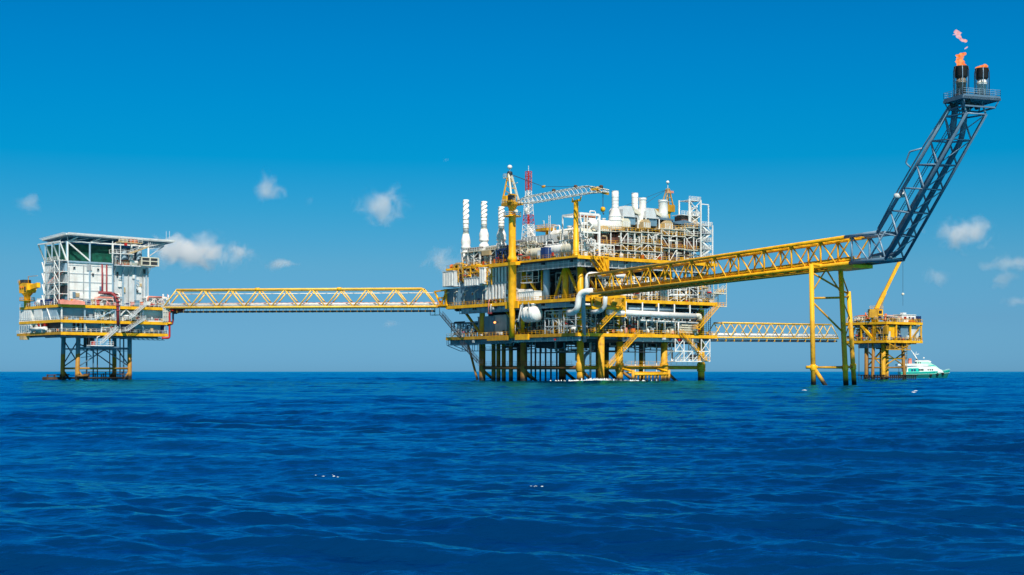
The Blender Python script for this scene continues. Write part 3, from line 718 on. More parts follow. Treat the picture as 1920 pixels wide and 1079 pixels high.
def stair(p, q, label, mat=YEL, width=1.3, name='staircase', landing=1.6, group=None, tread=None):
    """p top, q bottom; two stringers, treads, hand rails, a landing at the foot"""
    p = V3(p); q = V3(q); t = thing(name, label, 'staircase', q, 0, group); O = q
    hd = Vector((q.x-p.x, q.y-p.y, 0)).normalized(); s = Vector((-hd.y, hd.x, 0)); up = Vector((0,0,1))
    a = p-O; b_ = q-O
    for k in (-.5,.5):
        MB().bar(a+s*width*k, b_+s*width*k, .12, .28).build('stringer', mat, t)
        b = MB(); n = max(2, int((a-b_).length/2.2))
        for i in range(n+1): c = a.lerp(b_, i/n)+s*width*k; b.bar(c, c+up*1.1, .09)
        b.bar(a+s*width*k+up*1.1, b_+s*width*k+up*1.1, .1); b.bar(a+s*width*k+up*.6, b_+s*width*k+up*.6, .07)
        b.build('handrail', mat, t)
    b = MB(); n = max(3, int(abs(a.z-b_.z)/.3))
    for i in range(1,n): c = a.lerp(b_, i/n); b.bar(c-s*width*.48, c+s*width*.48, .34, .06)
    b.build('treads', tread or (GRD if mat is YEL else mat), t)
    if landing:
        c = b_+hd*landing; b = MB(); b.slab([b_-s*width*.6-up*.2, b_+s*width*.6-up*.2, c+s*width*.6-up*.2, c-s*width*.6-up*.2], (0,0,.16)); b.build('landing', mat, t)
        b = MB(); b.rail([b_-s*width*.6, c-s*width*.6, c+s*width*.6], 1.1, 1.2, .08); b.build('railing', mat, t)
    return t
def container(loc, rot, w, d, h, label, mat, group=None):
    t = thing('container', label, 'container', loc, rot, group); x = w/2
    MB().box(-x, x, 0, d, .12, h).build('body', mat, t)
    b = MB(); vfins(b, -x+.2, x-.2, 0, .3, h-.3, max(4,int(w/.45)), .07); b.build('corrugation', mat, t)
    for c in (-x, x):
        for yy in (0, d): MB().bar((c,yy,0),(c,yy,h+.06),.2).build('corner_post', mat, t)
    dr = MB().box(x-.02, x+.1, .15, d-.15, .2, h-.1).build('door', mat, t)
    MB().bar((x+.12,d/2,.3),(x+.12,d/2,h-.3),.07).build('lock_bar', LGR, dr)
    return t
def skid(loc, rot, w, d, seed, label, m1=LGR, m2=TAN, group=None, name='pump_skid'):
    q = random.Random(seed); t = thing(name, label, 'pump skid', loc, rot, group); x = w/2
    b = MB(); b.box(-x,x,0,.2,0,.35); b.box(-x,x,d-.2,d,0,.35); b.box(-x,x,.203,d-.203,.1,.25); b.build('base', YELD, t)
    MB().lathe([(.01,-.9),(.45,-.8),(.5,-.6),(.5,.5),(.35,.7),(.2,.9),(.01,.9)], (-x*.4,d*.5,.95), 'x', 12).build('motor', q.choice([BGR,GRY,m2]), t)
    MB().lathe([(.01,-.3),(.6,-.3),(.7,-.15),(.7,.15),(.6,.3),(.01,.3)], (x*.1,d*.5,.95), 'x', 12).build('pump', m1, t)
    MB().pipe([(x*.1,d*.5,1.5),(x*.1,d*.5,2.4),(x*.8,d*.5,2.4),(x*.8,d*.5,.3)], .2, 8).build('pipe', m1, t)
    MB().box(x*.45, x*.85, .1, d*.4, .3, 1.9).build('control_panel', m2, t)
    return t
# ================================================================ big process platform: steel
F = MAIN
MP = thing('process_platform', 'big yellow and grey multi deck platform on many legs in the middle of the sea', 'platform', F.W(0,0,0), F.a)
LU = [3.0, 19.0, 38.0, 54.5]; LV = [3.0, 33.0, 57.0]
ZT, ZM, ZL = 39.2, 26.1, 15.2
DU, DV = 57.5, 73.0
def steel():
    for u in LU:
        for v in LV:
            m = LEGY if v < 10 else LEGD  # legs behind the front row take the coat with shade in its colour
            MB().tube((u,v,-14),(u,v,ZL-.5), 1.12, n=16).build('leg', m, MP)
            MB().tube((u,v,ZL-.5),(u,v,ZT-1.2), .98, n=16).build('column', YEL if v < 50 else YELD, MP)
            if v < 10: MB().lathe([(1.12,0),(1.4,.3),(1.4,2.6),(1.12,3)], (u,v,3.2), n=16).build('leg_sleeve', LEGY, MP)
    for v in LV:
        for a, b in zip(LU[:-1], LU[1:]):
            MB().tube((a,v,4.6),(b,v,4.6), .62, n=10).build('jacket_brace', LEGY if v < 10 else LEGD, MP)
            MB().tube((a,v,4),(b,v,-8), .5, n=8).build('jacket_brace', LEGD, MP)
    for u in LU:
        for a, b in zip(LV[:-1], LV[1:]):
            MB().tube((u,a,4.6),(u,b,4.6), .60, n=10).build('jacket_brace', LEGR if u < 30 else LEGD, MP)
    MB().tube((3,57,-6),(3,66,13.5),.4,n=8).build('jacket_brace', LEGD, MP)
    # walkway and rail on the jacket
    b = MB(); b.box(3,54,1.2,2.0,5.4,5.5); b.rail([(3,1.2,5.5),(54,1.2,5.5)],1.1,2.4,.06)
    b.build('jacket_walkway', YEL, MP)
    b = MB(); b.box(1.2,2.0,5,57,5.4,5.5); b.rail([(1.2,5,5.5),(1.2,57,5.5)],1.1,2.4,.06); b.build('jacket_walkway', RST, MP)
    # decks: plate, edge beams, girders
    for z, v1, nm in ((ZT,DV,'top_deck'),(ZM,DV,'middle_deck'),(ZL,DV,'lower_deck')):
        MB().box(-1,DU,-1,v1,z-.35,z-.02).build(nm, GRD, MP)
        MB().box(-1.32,DU+.3,-1.32,-1.003,z-.95,z+.1).build('edge_beam', YEL, MP)
        MB().box(-1.32,-1.003,-.999,v1+.3,z-(.55 if z == ZT else .95),z+.1).build('edge_beam', YEL if z != ZL else YELD, MP)
        MB().box(DU+.003,DU+.3,-.999,v1,z-.95,z+.1).build('edge_beam', YELD, MP)
        MB().box(-1,DU,v1+.003,v1+.3,z-.95,z+.1).build('edge_beam', YELD, MP)
        b = MB()
        for u in LU: b.box(u-.25,u+.25,-.9,v1-.1,z-1.7,z-.353)
        for v in LV+[18,45,68]: b.box(-.9,DU-.1,v-.25,v+.25,z-1.75,z-.36)
        b.build('main_girders', BGR if z == ZL else DRK, MP)
        b = MB()
        for i in range(19): b.box(-.8+i*3.2,-.6+i*3.2,-.85,v1-.1,z-1.1,z-.365)
        b.build('deck_beams', DRK, MP)
        b = MB(); n = 2
        b.rail([(-1.1,v1,z+.1),(-1.1,-1.1,z+.1)], 1.15, 2.0, .075, 2); b.build('railing', YEL if z != ZT else YELD, MP)
        b = MB(); b.rail([(-1.1,-1.15,z+.1),(DU,-1.15,z+.1),(DU+.1,v1,z+.1)], 1.15, 2.0, .075, 2); b.build('railing', YEL, MP)
    # grey skirt panels hanging under the deck edges
    def skirt(side, a, b_, z0, z1, mat, inset=.4, rib=WHT, sp=3.0, lines=1):
        b = MB(); r_ = MB()
        if side == 'L': b.box(inset, inset+.12, a, b_, z0, z1)
        else: b.box(a, b_, inset, inset+.12, z0, z1)
        b.build('skirt_panel', mat, MP)
        n = int((b_-a)/sp)
        for i in range(n+1):
            c = a+(b_-a)*i/n
            if side == 'L': r_.box(inset-.75,inset-.6,c-.07,c+.07,z0-.1,z1+.1); r_.box(inset-.6,inset,c-.05,c+.05,z0+.1,z0+.2)
            else: r_.box(c-.07,c+.07,inset-.75,inset-.6,z0-.1,z1+.1); r_.box(c-.05,c+.05,inset-.6,inset,z0+.1,z0+.2)
        for k in range(lines):
            z = z0+.2+(z1-z0)*.5*k
            if side == 'L': r_.box(inset-.76,inset-.62,a,b_,z-.08,z+.08)
            else: r_.box(a,b_,inset-.76,inset-.62,z-.08,z+.08)
        r_.build('skirt_frame', rib, MP)
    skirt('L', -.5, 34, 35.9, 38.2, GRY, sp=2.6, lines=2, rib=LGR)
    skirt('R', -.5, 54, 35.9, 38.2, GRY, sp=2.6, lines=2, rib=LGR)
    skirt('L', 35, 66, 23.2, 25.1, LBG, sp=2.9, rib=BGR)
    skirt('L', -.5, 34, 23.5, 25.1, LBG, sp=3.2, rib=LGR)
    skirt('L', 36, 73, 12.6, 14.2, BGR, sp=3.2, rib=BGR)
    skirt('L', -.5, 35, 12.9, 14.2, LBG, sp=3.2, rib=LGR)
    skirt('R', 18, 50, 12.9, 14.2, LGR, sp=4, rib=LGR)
    # yellow node boxes on the edge beams
    b = [(-1.8,33.2,35.6,ZM),(-1.9,28.8,33.4,ZM)]
    MB().box(-2.0,-1.33,29.5,36.5,ZM-2.1,ZM+.25).build('bracket_box', YEL, MP)
    MB().box(-2.0,-1.33,35,47,ZL-1.6,ZL-.05).build('bracket_box', YELD, MP)
    MB().box(-2.0,-1.33,24,31,ZL-1.6,ZL+.2).build('bracket_box', YEL, MP)
    MB().box(-3.2,-1.33,29,44,ZT-1.2,ZT-.1).build('bracket_box', YEL, MP)
    # chevron braces between middle and top deck, lower and middle deck (left side and right side)
    def br(p, q, r_, m=YEL): MB().tube(p, q, r_, n=9).build('brace', m, MP)
    u = 3.0
    vm = 10.5
    MB().tube((u,vm,ZM-.3),(u,vm,ZT-1.2), 1.0, n=14).build('column', YEL, MP)
    br((u,vm,ZT-1.5),(u,vm-7.5,ZM+.2),.5); br((u,vm,ZT-1.5),(u,vm+6.0,ZM+.2),.45)
    br((u,33,ZT-2.5),(u,23.0,ZM+.2),.48); br((u,23.0,ZM),(u,23.0,ZT-1.5),.3)
    br((u,33,ZL+.3),(u,44,ZM-1.6),.5); br((u,33,ZL+.2),(u,24,ZM-1.2),.4,YELD); br((u,10.5,ZL+.2),(u,19,ZM-1.2),.45); br((u,57,ZL+.2),(u,68,ZM-1.6),.5,YELD)
    br((u,vm,ZL),(u,vm,ZM),.95)
    for a, b_ in zip(LU[:-1], LU[1:]):
        m = (a+b_)/2
        br((a,3,ZT-1.6),(m,3,ZM+.2),.42,YELD); br((b_,3,ZT-1.6),(m,3,ZM+.2),.42,YELD)
        br((a,3,ZM-1.4),(m,3,ZL+.2),.4,YELD); br((b_,3,ZM-1.4),(m,3,ZL+.2),.4,YELD)
    # fire walls and bulkheads inside
    for z0, z1 in ((ZM,ZT-1.8),(ZL,ZM-1.8)):
        MB().box(9,DU-2,24,24.3,z0,z1).build('fire_wall', DRK, MP)
        MB().box(9,9.3,12,48,z0,z1).build('fire_wall', DRK, MP)
        MB().box(5,DU-3,56,56.3,z0,z1).build('fire_wall', DRK, MP)
    # hanging sub-cellar walkways under the lower deck
    b = MB()
    for (u0,u1,v0,v1,zb) in ((2,8,8,30,9.4),(2,9,38,56,10.6),(22,34,2,8,9.6),(8,16,6,14,10.2)):
        for uu in (u0,u1):
            for vv in (v0,v1): b.bar((uu,vv,zb),(uu,vv,ZL-1.7),.2)
            b.bar((uu,v0,zb),(uu,v1,zb),.25)
        for k in range(5): vv = v0+(v1-v0)*k/4; b.bar((u0,vv,zb),(u1,vv,zb),.2)
        b.rail([(u0,v0,zb),(u0,v1,zb)],1.1,2.5,.07); b.rail([(u0,v0,zb),(u1,v0,zb)],1.1,2.5,.07)
        b.bar((u0,v0,zb),(u0,v1,ZL-1.7),.15)
    b.build('hanging_walkway', DRK, MP)
    q = random.Random(77)
    for i in range(26):
        u0_ = q.uniform(4,46); v0_ = q.uniform(5,18); zb = q.uniform(9.6,13); L_ = q.uniform(4,11)
        MB().pipe([(u0_,v0_,ZL-1.8),(u0_,v0_,zb),(u0_+L_,v0_,zb),(u0_+L_,v0_,ZL-1.8 if i % 3 else zb-3)], q.choice([.14,.2,.3]), 7).build('under_deck_pipe', (DRK,DRK,GRY,BGR,LGR)[i % 5], MP)
    for i in range(14):
        v0_ = q.uniform(8,52); u0_ = q.uniform(4,14); zb = q.uniform(9.6,13); L_ = q.uniform(4,9)
        MB().pipe([(u0_,v0_,ZL-1.8),(u0_,v0_,zb),(u0_,v0_-L_,zb),(u0_,v0_-L_,ZL-1.8)], q.choice([.14,.2,.3]), 7).build('under_deck_pipe', (DRK,BGR,DRK)[i % 3], MP)
    for (u0_,v0_,w_,d_,zb) in ((14,10,9,6,11.2),(26,9,8,6,11.8),(41,10,8,6,11.4),(8,24,6,9,11),(7,42,5,8,11.4)): MB().box(u0_,u0_+w_,v0_,v0_+d_,zb,ZL-1.9).build('cellar_dark_box', DRK, MP)
    b = MB()
    for i in range(7): b.tube((3.2+i*.3,56-i*3.6,ZL-2.2-.2*(i%3)),(30,56-i*3.6,ZL-2.2-.2*(i%3)),.25,n=6)
    for i in range(5): b.tube((.6+i*.9,2,ZL-2.0-.25*(i%2)),(.6+i*.9,55,ZL-2.0-.25*(i%2)),.22,n=6)
    for i in range(5): b.tube((3,2+i*1.2,ZL-2.1-.25*(i%3)),(53,2+i*1.2,ZL-2.1-.25*(i%3)),.26,n=6)
    b.build('under_deck_pipes', DRK, MP)
steel()
def edge_fittings(parent, a, b_, n, seed, side, zs=(0,1.0)):
    # lockers, signs, valves and lamps fixed along a deck edge, each its own part
    q = random.Random(seed); a = V3(a); b_ = V3(b_)
    for i in range(n):
        p = a.lerp(b_, (i+q.random())/n); w_, h_, d_ = q.uniform(.2,.75), q.uniform(.25,1.3), q.uniform(.15,.4); z = p.z+q.uniform(*zs)
        if side == 'L': o = MB().box(p.x-d_,p.x+d_,p.y-w_,p.y+w_,z,z+h_)
        else: o = MB().box(p.x-w_,p.x+w_,p.y-d_,p.y+d_,z,z+h_)
        o.build('edge_fitting', q.choice([WHT,GRY,DRK,DRK,CRM,RED,TAN,BGR,ORG,LGR,YELD,NVY]), parent)
for k_, z_ in enumerate((ZT,ZM,ZL)):
    edge_fittings(MP, (-.4,2,z_), (-.4,72,z_), 16, 200+k_, 'L'); edge_fittings(MP, (1,-.4,z_), (56,-.4,z_), 15, 210+k_, 'R')
for k_, z_ in enumerate((ZM-1.0,ZL-1.0)):
    edge_fittings(MP, (-1.1,2,z_), (-1.1,72,z_), 2, 220+k_, 'L', (-1.2,-.6)); edge_fittings(MP, (18,-.9,z_), (56,-.9,z_), 2, 230+k_, 'R', (-1.4,-.6))

def piles():
    # caissons and conductors between the legs
    def cais(px, u=None, v=None, r_=.7, m=LEGD, z1=13.5, lab='', nm='caisson'):
        if u is None: u = F.U(px, v)
        else: v = F.V(px, u)
        o = MB().tube((0,0,-13),(0,0,z1), r_, n=12).build(nm, m, None, F.W(u,v,0)); tag(o, lab, 'caisson', 'pipes running down into the sea under the big platform'); return o
    for i, px in enumerate((925.5,934.5,944.5,958)):
        cais(px, u=5.5, r_=.72, lab=('brown caisson just right of the leftmost leg','brown caisson second right of the leftmost leg','brown caisson third right of the leftmost leg','brown caisson fourth right of the leftmost leg')[i])
    cais(1127, v=-.4, r_=1.05, m=LEGY, z1=14.2, lab='thick yellow caisson with a pale foot right of the corner leg')
    cais(1107, v=4.5, r_=.35, m=LGR, z1=13, lab='thin grey pipe right of the corner leg')
    for i, px in enumerate((987,996,1004,1013,1023,1033,1044)):
        cais(px, u=13, r_=.3, m=DRK, lab=('leftmost','second','third','fourth','fifth','sixth','rightmost')[i]+' thin dark riser from the left under the dark middle bay')
    for i, px in enumerate((1191,1207,1231)):
        cais(px, v=5, r_=.22, m=LGR, z1=13, lab=('thin pale riser left of the boat landing','thin pale riser above the left half of the boat landing','thin pale riser above the right half of the boat landing')[i])
    t = thing('curved_riser', 'dark blue pipe that bends down beside the yellow caisson', 'riser', F.W(8,6,0), F.a)
    MB().pipe([(3.5,1,12.5),(3.5,1,10.2),(-.5,1,8.4),(-1.2,1,-8)], .55, 12, 2.5).build('pipe', BGR, t)
    MB().lathe([(.75,-.5),(.75,.5)], (-1.2,1,4.6), n=12).build('clamp', YEL, t)
    # boat landing
    loc, w_, h_ = F.onR(1187,1254,694,720,-3.2)
    t = thing('boat_landing', 'yellow boat landing frame with short fender posts at the water under the big platform', 'boat landing', loc, F.a); x = w_/2
    MB().tube((-x,0,h_*.68),(x,0,h_*.68),.38,n=9).build('rail', YEL, t); MB().tube((-x,3,h_*.8),(x,3,h_*.8),.3,n=8).build('rail', YEL, t)
    for c in (-x,x): MB().tube((c,0,-3),(c,0,h_*1.0),.5,n=10).build('end_post', LEGY, t); MB().tube((c,0,h_*.9),(c,6,h_*1.1),.35,n=8).build('strut', YEL, t)
    for i in range(9): c = -x+w_*(i+1)/10; MB().tube((c,.1,-2),(c,.1,h_*.68),.3,n=8).build('fender_post', LEGY, t)
    # white access cage hanging under the right end
    loc, w_, h_ = F.onR(1266,1331,636,678,-2.0)
    t = thing('access_cage', 'white lattice cage hanging under the right end of the lower deck', 'access cage', loc, F.a); x = w_/2; d_ = 6
    b = MB(); n = 4
    for yy in (0,d_):
        for i in range(n+1): c = -x+w_*i/n; b.bar((c,yy,0 if i else h_*.4),(c,yy,h_),.26)
        for z in (0,h_*.45): b.bar((-x if z else -x+w_/n*.0,yy,z),(x,yy,z),.32)
        for i in range(n):
            c = -x+w_*i/n; e_ = c+w_/n
            b.bar((c,yy,0),(e_,yy,h_*.45),.18); 
            if i in (0,3): b.bar((c,yy,h_*.45),(e_,yy,h_),.2); b.bar((e_,yy,h_*.45),(c,yy,h_),.2)
    for i in range(n+1): c = -x+w_*i/n; b.bar((c,0,0),(c,d_,0),.2); b.bar((c,0,h_*.45),(c,d_,h_*.45),.2)
    b.build('frame', WHT, t)
    MB().box(-x,x,0,d_,-.1,.0).build('floor', LGR, t)
    b = MB(); b.rail([(-x,0,.1),(x,0,.1),(x,d_,.1)],1.2,1.5,.08); b.build('railing', WHT, t)
    MB().lathe([(.01,-1.2),(.9,-1),(.9,1),(.01,1.2)], (x*.35,2.5,1.4),'x',12).build('winch_drum', DRK, t)
piles()

def stairs():
    W_ = F.W
    def pt(px, py, u=None, v=None):
        if u is None: u = F.U(px, v)
        else: v = F.V(px, u)
        return F.W(u, v, F.Z(py, u, v))
    stair(pt(1166,573,v=-2.6), pt(1118,622,v=-2.6), 'yellow staircase below the end of the flare bridge, leading to the lower deck', YEL, 1.5)
    stair(pt(1197,626,v=-2.4), pt(1168,658,v=-2.4), 'short yellow staircase under the lower deck, left of the middle', YEL, 1.4)
    stair(pt(1346,575,v=-2.2), pt(1310,616,v=-2.2), 'yellow staircase at the right end between middle and lower deck', YEL, 1.5, landing=2)
    stair(pt(1277,624,v=-2.6), pt(1322,676,v=-2.6), 'long yellow staircase crossing the white access cage', YEL, 1.3)
    stair(pt(1359,541,v=3), pt(1328,566,v=3), 'cream staircase climbing past the right end of the middle deck', CRM, 1.4)
    stair(pt(827,590,u=-2.2), pt(862,632,u=-2.2), 'dark staircase at the left end under the footbridge', DRK, 1.3, tread=DRK)
    stair(pt(866,645,u=-1.8), pt(897,680,u=-1.8), 'dark lower staircase beside the leftmost leg', DRK, 1.2, tread=DRK)
    stair(pt(1165,661,v=-1.0), pt(1140,690,v=-1.0), 'lowest yellow staircase reaching down to the jacket walkway', YEL, 1.2, landing=0)
    # cream stair landing tower right of the middle deck
    loc, w_, h_ = F.onR(1338,1362,527,575,-1)
    t = thing('landing_scaffold', 'cream open frame around the outer stair landing at the right end of the middle deck', 'stair frame', loc, F.a); x = w_/2
    b = MB()
    for c in (-x,x):
        for yy in (0,4): b.bar((c,yy,0),(c,yy,h_*.95),.2)
    for z in (0,h_*.5,h_*.95):
        for yy in (0,4): b.bar((-x,yy,z),(x,yy,z),.22)
        for c in (-x,x): b.bar((c,0,z),(c,4,z),.2)
    b.build('frame', CRM, t); MB().box(-x,x,0,4,h_*.5+.1,h_*.5+.2).build('landing', CRM, t); MB().box(-x,x,0,4,.12,.22).build('landing', YEL, t)
    b = MB(); b.rail([(-x,0,h_*.5+.2),(x,0,h_*.5+.2),(x,4,h_*.5+.2)],1.1,1.2,.08); b.rail([(-x,0,.2),(x,0,.2),(x,4,.2)],1.1,1.2,.08); b.build('railing', YEL, t)
    # dark hanging frame at the far left end
    loc, w_, h_ = F.onL(838,896,637,660,1)
    t = thing('access_scaffold', 'dark tubular access frame under the left overhang of the lower deck', 'access frame', loc, F.RL); x = w_/2
    b = MB(); n = 6
    for yy in (0,3):
        b.bar((-x,yy,h_),(x,yy,h_),.2); b.bar((-x*.1,yy,h_*.05),(x,yy,h_*.05),.2); b.bar((-x,yy,h_*.55),(-x*.1,yy,h_*.05),.2); b.bar((-x,yy,h_*.55),(x,yy,h_*.55),.15)
        for i in range(n+1): c = -x+w_*i/n; b.bar((c,yy,h_*.55 if c < -x*.1 else h_*.05),(c,yy,h_),.15)
    b.build('frame', BGR, t)
stairs()
# ================================================================ big process platform: equipment
RL, RR = F.RL, F.RR
def pL(px, py, u): v = F.V(px, u); return F.W(u, v, F.Z(py, u, v))
def pR(px, py, v): u = F.U(px, v); return F.W(u, v, F.Z(py, u, v))
def lift(p, z): return Vector((p.x, p.y, z))
def left_side():
    # blue grey switch houses on the middle deck
    loc, w_, h_ = F.onL(833,862,536,568,-.6); cabin(lift(loc,ZM), RL, w_, 9, h_, 'blue grey ribbed equipment house at the far left end of the middle deck', BGR, None, 'equipment_house', 'equipment house', None, 0, False, 7)
    loc, w_, h_ = F.onL(862,909,527,567,-.3); cabin(lift(loc,ZM), RL, w_, 12, h_, 'long blue grey ribbed equipment house left of the two row intake house', BGR, NVY, 'equipment_house', 'equipment house', None, 2, False, 12)
    loc, w_, h_ = F.onL(830,851,510,538,-3.0); louvre_house(loc, RL, w_, 5, h_, 'tall white finned air intake at the top left corner over the left equipment house', 1, LGR, WHT, nf=4, gap=.7)
    loc, w_, h_ = F.onL(870,898,522,537,-2.6); louvre_house(loc, RL, w_, 3, h_, 'low white finned air intake on the front of the long blue grey house', 1, LGR, WHT, nf=6, gap=.6)
    loc, w_, h_ = F.onL(899,908,503,533,-2.4); louvre_house(loc, RL, w_, 3, h_, 'narrow tall white intake above the right end of the long blue grey house', 1, WHT, WHT, nf=2, gap=.6)
    loc, w_, h_ = F.onL(909,953,501,562,-.7); louvre_house(loc, RL, w_, 10, h_, 'big pale grey intake house with two rows of white fins left of the crane pedestal', 2, LGR, WHT, nf=7, back=DRK, gap=.5)
    for x0, x1, y0, y1, s, lab in ((850,868,497,530,11,'yellow pipe frame just right of the finned top left intake'),(868,898,500,523,12,'yellow and tan pipe frame on the roof of the long blue grey house'),(905,922,504,535,13,'small yellow pipe frame left of the two row intake house')):
        loc, w_, h_ = F.onL(x0,x1,y0,y1,-1.6); rack(loc, RL, w_, 4, h_, s, lab, [YEL,TAN,ORG,CRM,YELD], YEL, 2, 2, 11, 8, 3)
    for i, px in enumerate((836,851,870,890,905)):
        p = pL(px, 566, -1.1); lamp_arm(lift(p,ZM), RL, 4.2, ('leftmost','second','third','fourth','fifth')[i]+' cream lamp post from the left on the orange brown rail', CRM, 2.3, 'lamp posts along the middle deck')
    # cabins by the crane
    loc, w_, h_ = F.onL(946,971,541,563,-.9); cabin(lift(loc,ZM+.1), RL, w_, 5, h_, 'taller white cabin at the foot of the crane pedestal', WHT, LGR, win=2)
    loc, w_, h_ = F.onL(972,1001,546,563,-.9); cabin(lift(loc,ZM+.1), RL, w_, 5, h_, 'lower white cabin right of the crane pedestal', WHT, WHT, ribs=7)
    rack(lift(pL(938,562,-.6),ZM), RL, 6, 4, 4.2, 21, 'cluttered grey pipe frame left of the white cabins', [GRY,LGR,CRM,DRK], CRM, 2, 2, 9, 5, 2)
    loc, w_, h_ = F.onL(977,998,508,530,1); t = thing('access_basket', 'white railed basket hanging in the dark bay right of the crane pedestal', 'access platform', loc, RL); x = w_/2
    b = MB(); 
    for c in (-x,0,x):
        for yy in (0,2.5): b.bar((c,yy,0),(c,yy,h_),.16)
    for z in (0,1.2,h_*.5,h_): b.bar((-x,0,z),(x,0,z),.18); b.bar((-x,2.5,z),(x,2.5,z),.15)
    b.build('frame', WHT, t); MB().box(-x,x,0,2.5,-.2,-.085).build('floor', LGR, t)
    tag(MB().tube((0,0,0),(0,0,ZT-ZM-1.5),1.15,n=14).build('support_column', LBG, None, lift(pL(1025,560,2.5),ZM)), 'pale blue grey column in the dark bay left of the yellow V brace', 'column')
    rack(lift(pL(1008,558,5),ZM), RL, 9, 6, 9.5, 23, 'dark pipe rack deep in the bay behind the slanting yellow brace', [DRK,BGR,DRK,DRK], DRK, 2, 3, 12, 5, 2)  # all dark colours, the shade of the bay painted into the rack
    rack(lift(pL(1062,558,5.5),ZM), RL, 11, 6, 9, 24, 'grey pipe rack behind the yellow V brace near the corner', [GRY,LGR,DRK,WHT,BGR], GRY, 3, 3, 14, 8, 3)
    # lower deck, left side
    loc, w_, h_ = F.onL(896,925,596,633,3.2); cabin(lift(loc,ZL), RL, w_, 9, h_, 'blue grey ribbed house on the lower deck above the leftmost leg', BGR, None, 'equipment_house', 'equipment house', None, 0, False, 4)
    loc, w_, h_ = F.onL(926,950,594,633,3.8); cabin(lift(loc,ZL), RL, w_, 9, h_, 'dark grey house on the lower deck with a small orange lamp', GRY, DRK, 'equipment_house', 'equipment house', None, 0, False, 0)
    em = bpy.data.materials.new('lamp_glow'); em.use_nodes = True; pb = em.node_tree.nodes['Principled BSDF']; pb.inputs['Emission Color'].default_value = (1,.32,.08,1); pb.inputs['Emission Strength'].default_value = 3; pb.inputs['Base Color'].default_value = (.8,.3,.1,1)
    t = thing('bulkhead_lamp', 'small glowing orange lamp in the shade of the lower deck', 'lamp', pL(930,605,3.0), RL)
    MB().lathe([(.01,-.38),(.3,-.25),(.4,0),(.3,.25),(.01,.38)], (0,-.5,0), n=10).build('globe', em, t); MB().box(-.3,.3,-.2,.6,-.2,.2).build('bracket', GRY, t)
    for px, y0, dz in ((858,612,0),(875,615,0)):
        rack(lift(pL(px,634,1.5),ZL), RL, 8, 6, 5.0, px, 'dark pipe rack at the far left end of the lower deck' if px == 858 else 'dark pipe rack on the lower deck left of the blue grey house', [DRK,BGR,GRY,LGR], BGR, 2, 2, 9, 5, 1)
    a, w_, h_ = F.onL(967,1004,575,604,-3.2)
    vessel_h(a-Vector((0,0,0)), RL, w_*.5, h_*.5, 'fat white rounded tank slung under the middle deck at the left side', WHT, hung=True, leg=.0)
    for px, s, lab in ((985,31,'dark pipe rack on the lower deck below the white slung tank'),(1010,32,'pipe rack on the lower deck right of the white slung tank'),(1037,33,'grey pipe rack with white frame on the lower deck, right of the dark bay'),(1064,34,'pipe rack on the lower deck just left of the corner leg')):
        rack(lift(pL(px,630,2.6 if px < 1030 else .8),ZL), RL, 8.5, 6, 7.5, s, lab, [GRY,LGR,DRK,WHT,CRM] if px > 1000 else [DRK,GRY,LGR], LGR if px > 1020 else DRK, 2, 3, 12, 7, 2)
    lamp_arm(lift(pL(966,632,-1.0),ZL), RL, 4.4, 'cream lamp post on the lower deck under the white slung tank', CRM, 1.6)
    for px, lab in ((1073,'white rounded drum at the lower deck rail beside the corner leg'),):
        t = thing('drum', lab, 'drum', lift(pL(px,626,-.3),ZL), RL)
        MB().lathe([(.01,-1.1),(.6,-1),(.8,-.7),(.8,.7),(.6,1),(.01,1.1)], (0,.8,1.3),'x',14).build('shell', WHT, t); MB().box(-.8,.8,.3,1.3,0,.8).build('cradle', GRY, t)
    # top deck, left: generator block with three spiral stacks
    loc, w_, h_ = F.onL(866,900,459,500,3.0); zt = ZT+h_
    t = thing('generator_module', 'left generator module, open white frame over grey cladding, under the left spiral stack', 'generator', lift(loc,ZT), RL, 'generator modules under the spiral stacks'); gm(t, w_, 10, h_, 1)
    loc, w_, h_ = F.onL(900,930,456,497,3.0)
    t = thing('generator_module', 'middle generator module, white frame with a brown hood, under the middle spiral stack', 'generator', lift(loc,ZT), RL, 'generator modules under the spiral stacks'); gm(t, w_, 10, h_, 2)
    loc, w_, h_ = F.onL(930,958,456,494,3.0)
    t = thing('generator_module', 'right generator module, partly behind the yellow crane pedestal', 'generator', lift(loc,ZT), RL, 'generator modules under the spiral stacks'); gm(t, w_, 10, h_, 3)
    for i, (px, yb, yt) in enumerate(((873.5,474,375),(907.5,458,378),(940,456,388))):
        v = F.V(px, 6); z0 = F.Z(yb,6,v); z1 = F.Z(yt,6,v)
        spiral_stack(F.W(6,v,z0), z1-z0, ('leftmost white exhaust stack with spiral strakes, standing clear of the roof','middle white exhaust stack with spiral strakes','right white exhaust stack with spiral strakes, beside the yellow crane')[i], i)
    rack(lift(pL(942,493,-1.0),ZT), RL, 7, 4, 4.5, 41, 'dark blue machinery frame on the yellow bracket left of the crane pedestal', [NVY,DRK,NVY,ORG], NVY, 2, 2, 8, 4, 3)
    for px, lab in ((846,'small red winch on the far left end of the top deck'),):
        t = thing('winch', lab, 'winch', lift(pL(px,506,1.2),ZT), RL); MB().lathe([(.9,-.9),(.9,-.7),(.5,-.65),(.5,.65),(.9,.7),(.9,.9)], (0,.8,1),'x',12).build('drum', ORG, t); MB().box(-1.1,1.1,0,1.6,0,.4).build('base', RED, t)
    # top deck, middle: long dark intake box on legs, vessels and tanks
    loc, w_, h_ = F.onL(979,1033,443,457,6); t = thing('air_cooler', 'long dark grey box raised on legs behind the red and white mast', 'air cooler', loc, RL); x = w_/2
    MB().box(-x,x,0,7,0,h_).build('casing', GRY, t); MB().box(-x-.2,x+.2,-.2,7.2,-.55,-.003).build('frame', DRK, t)
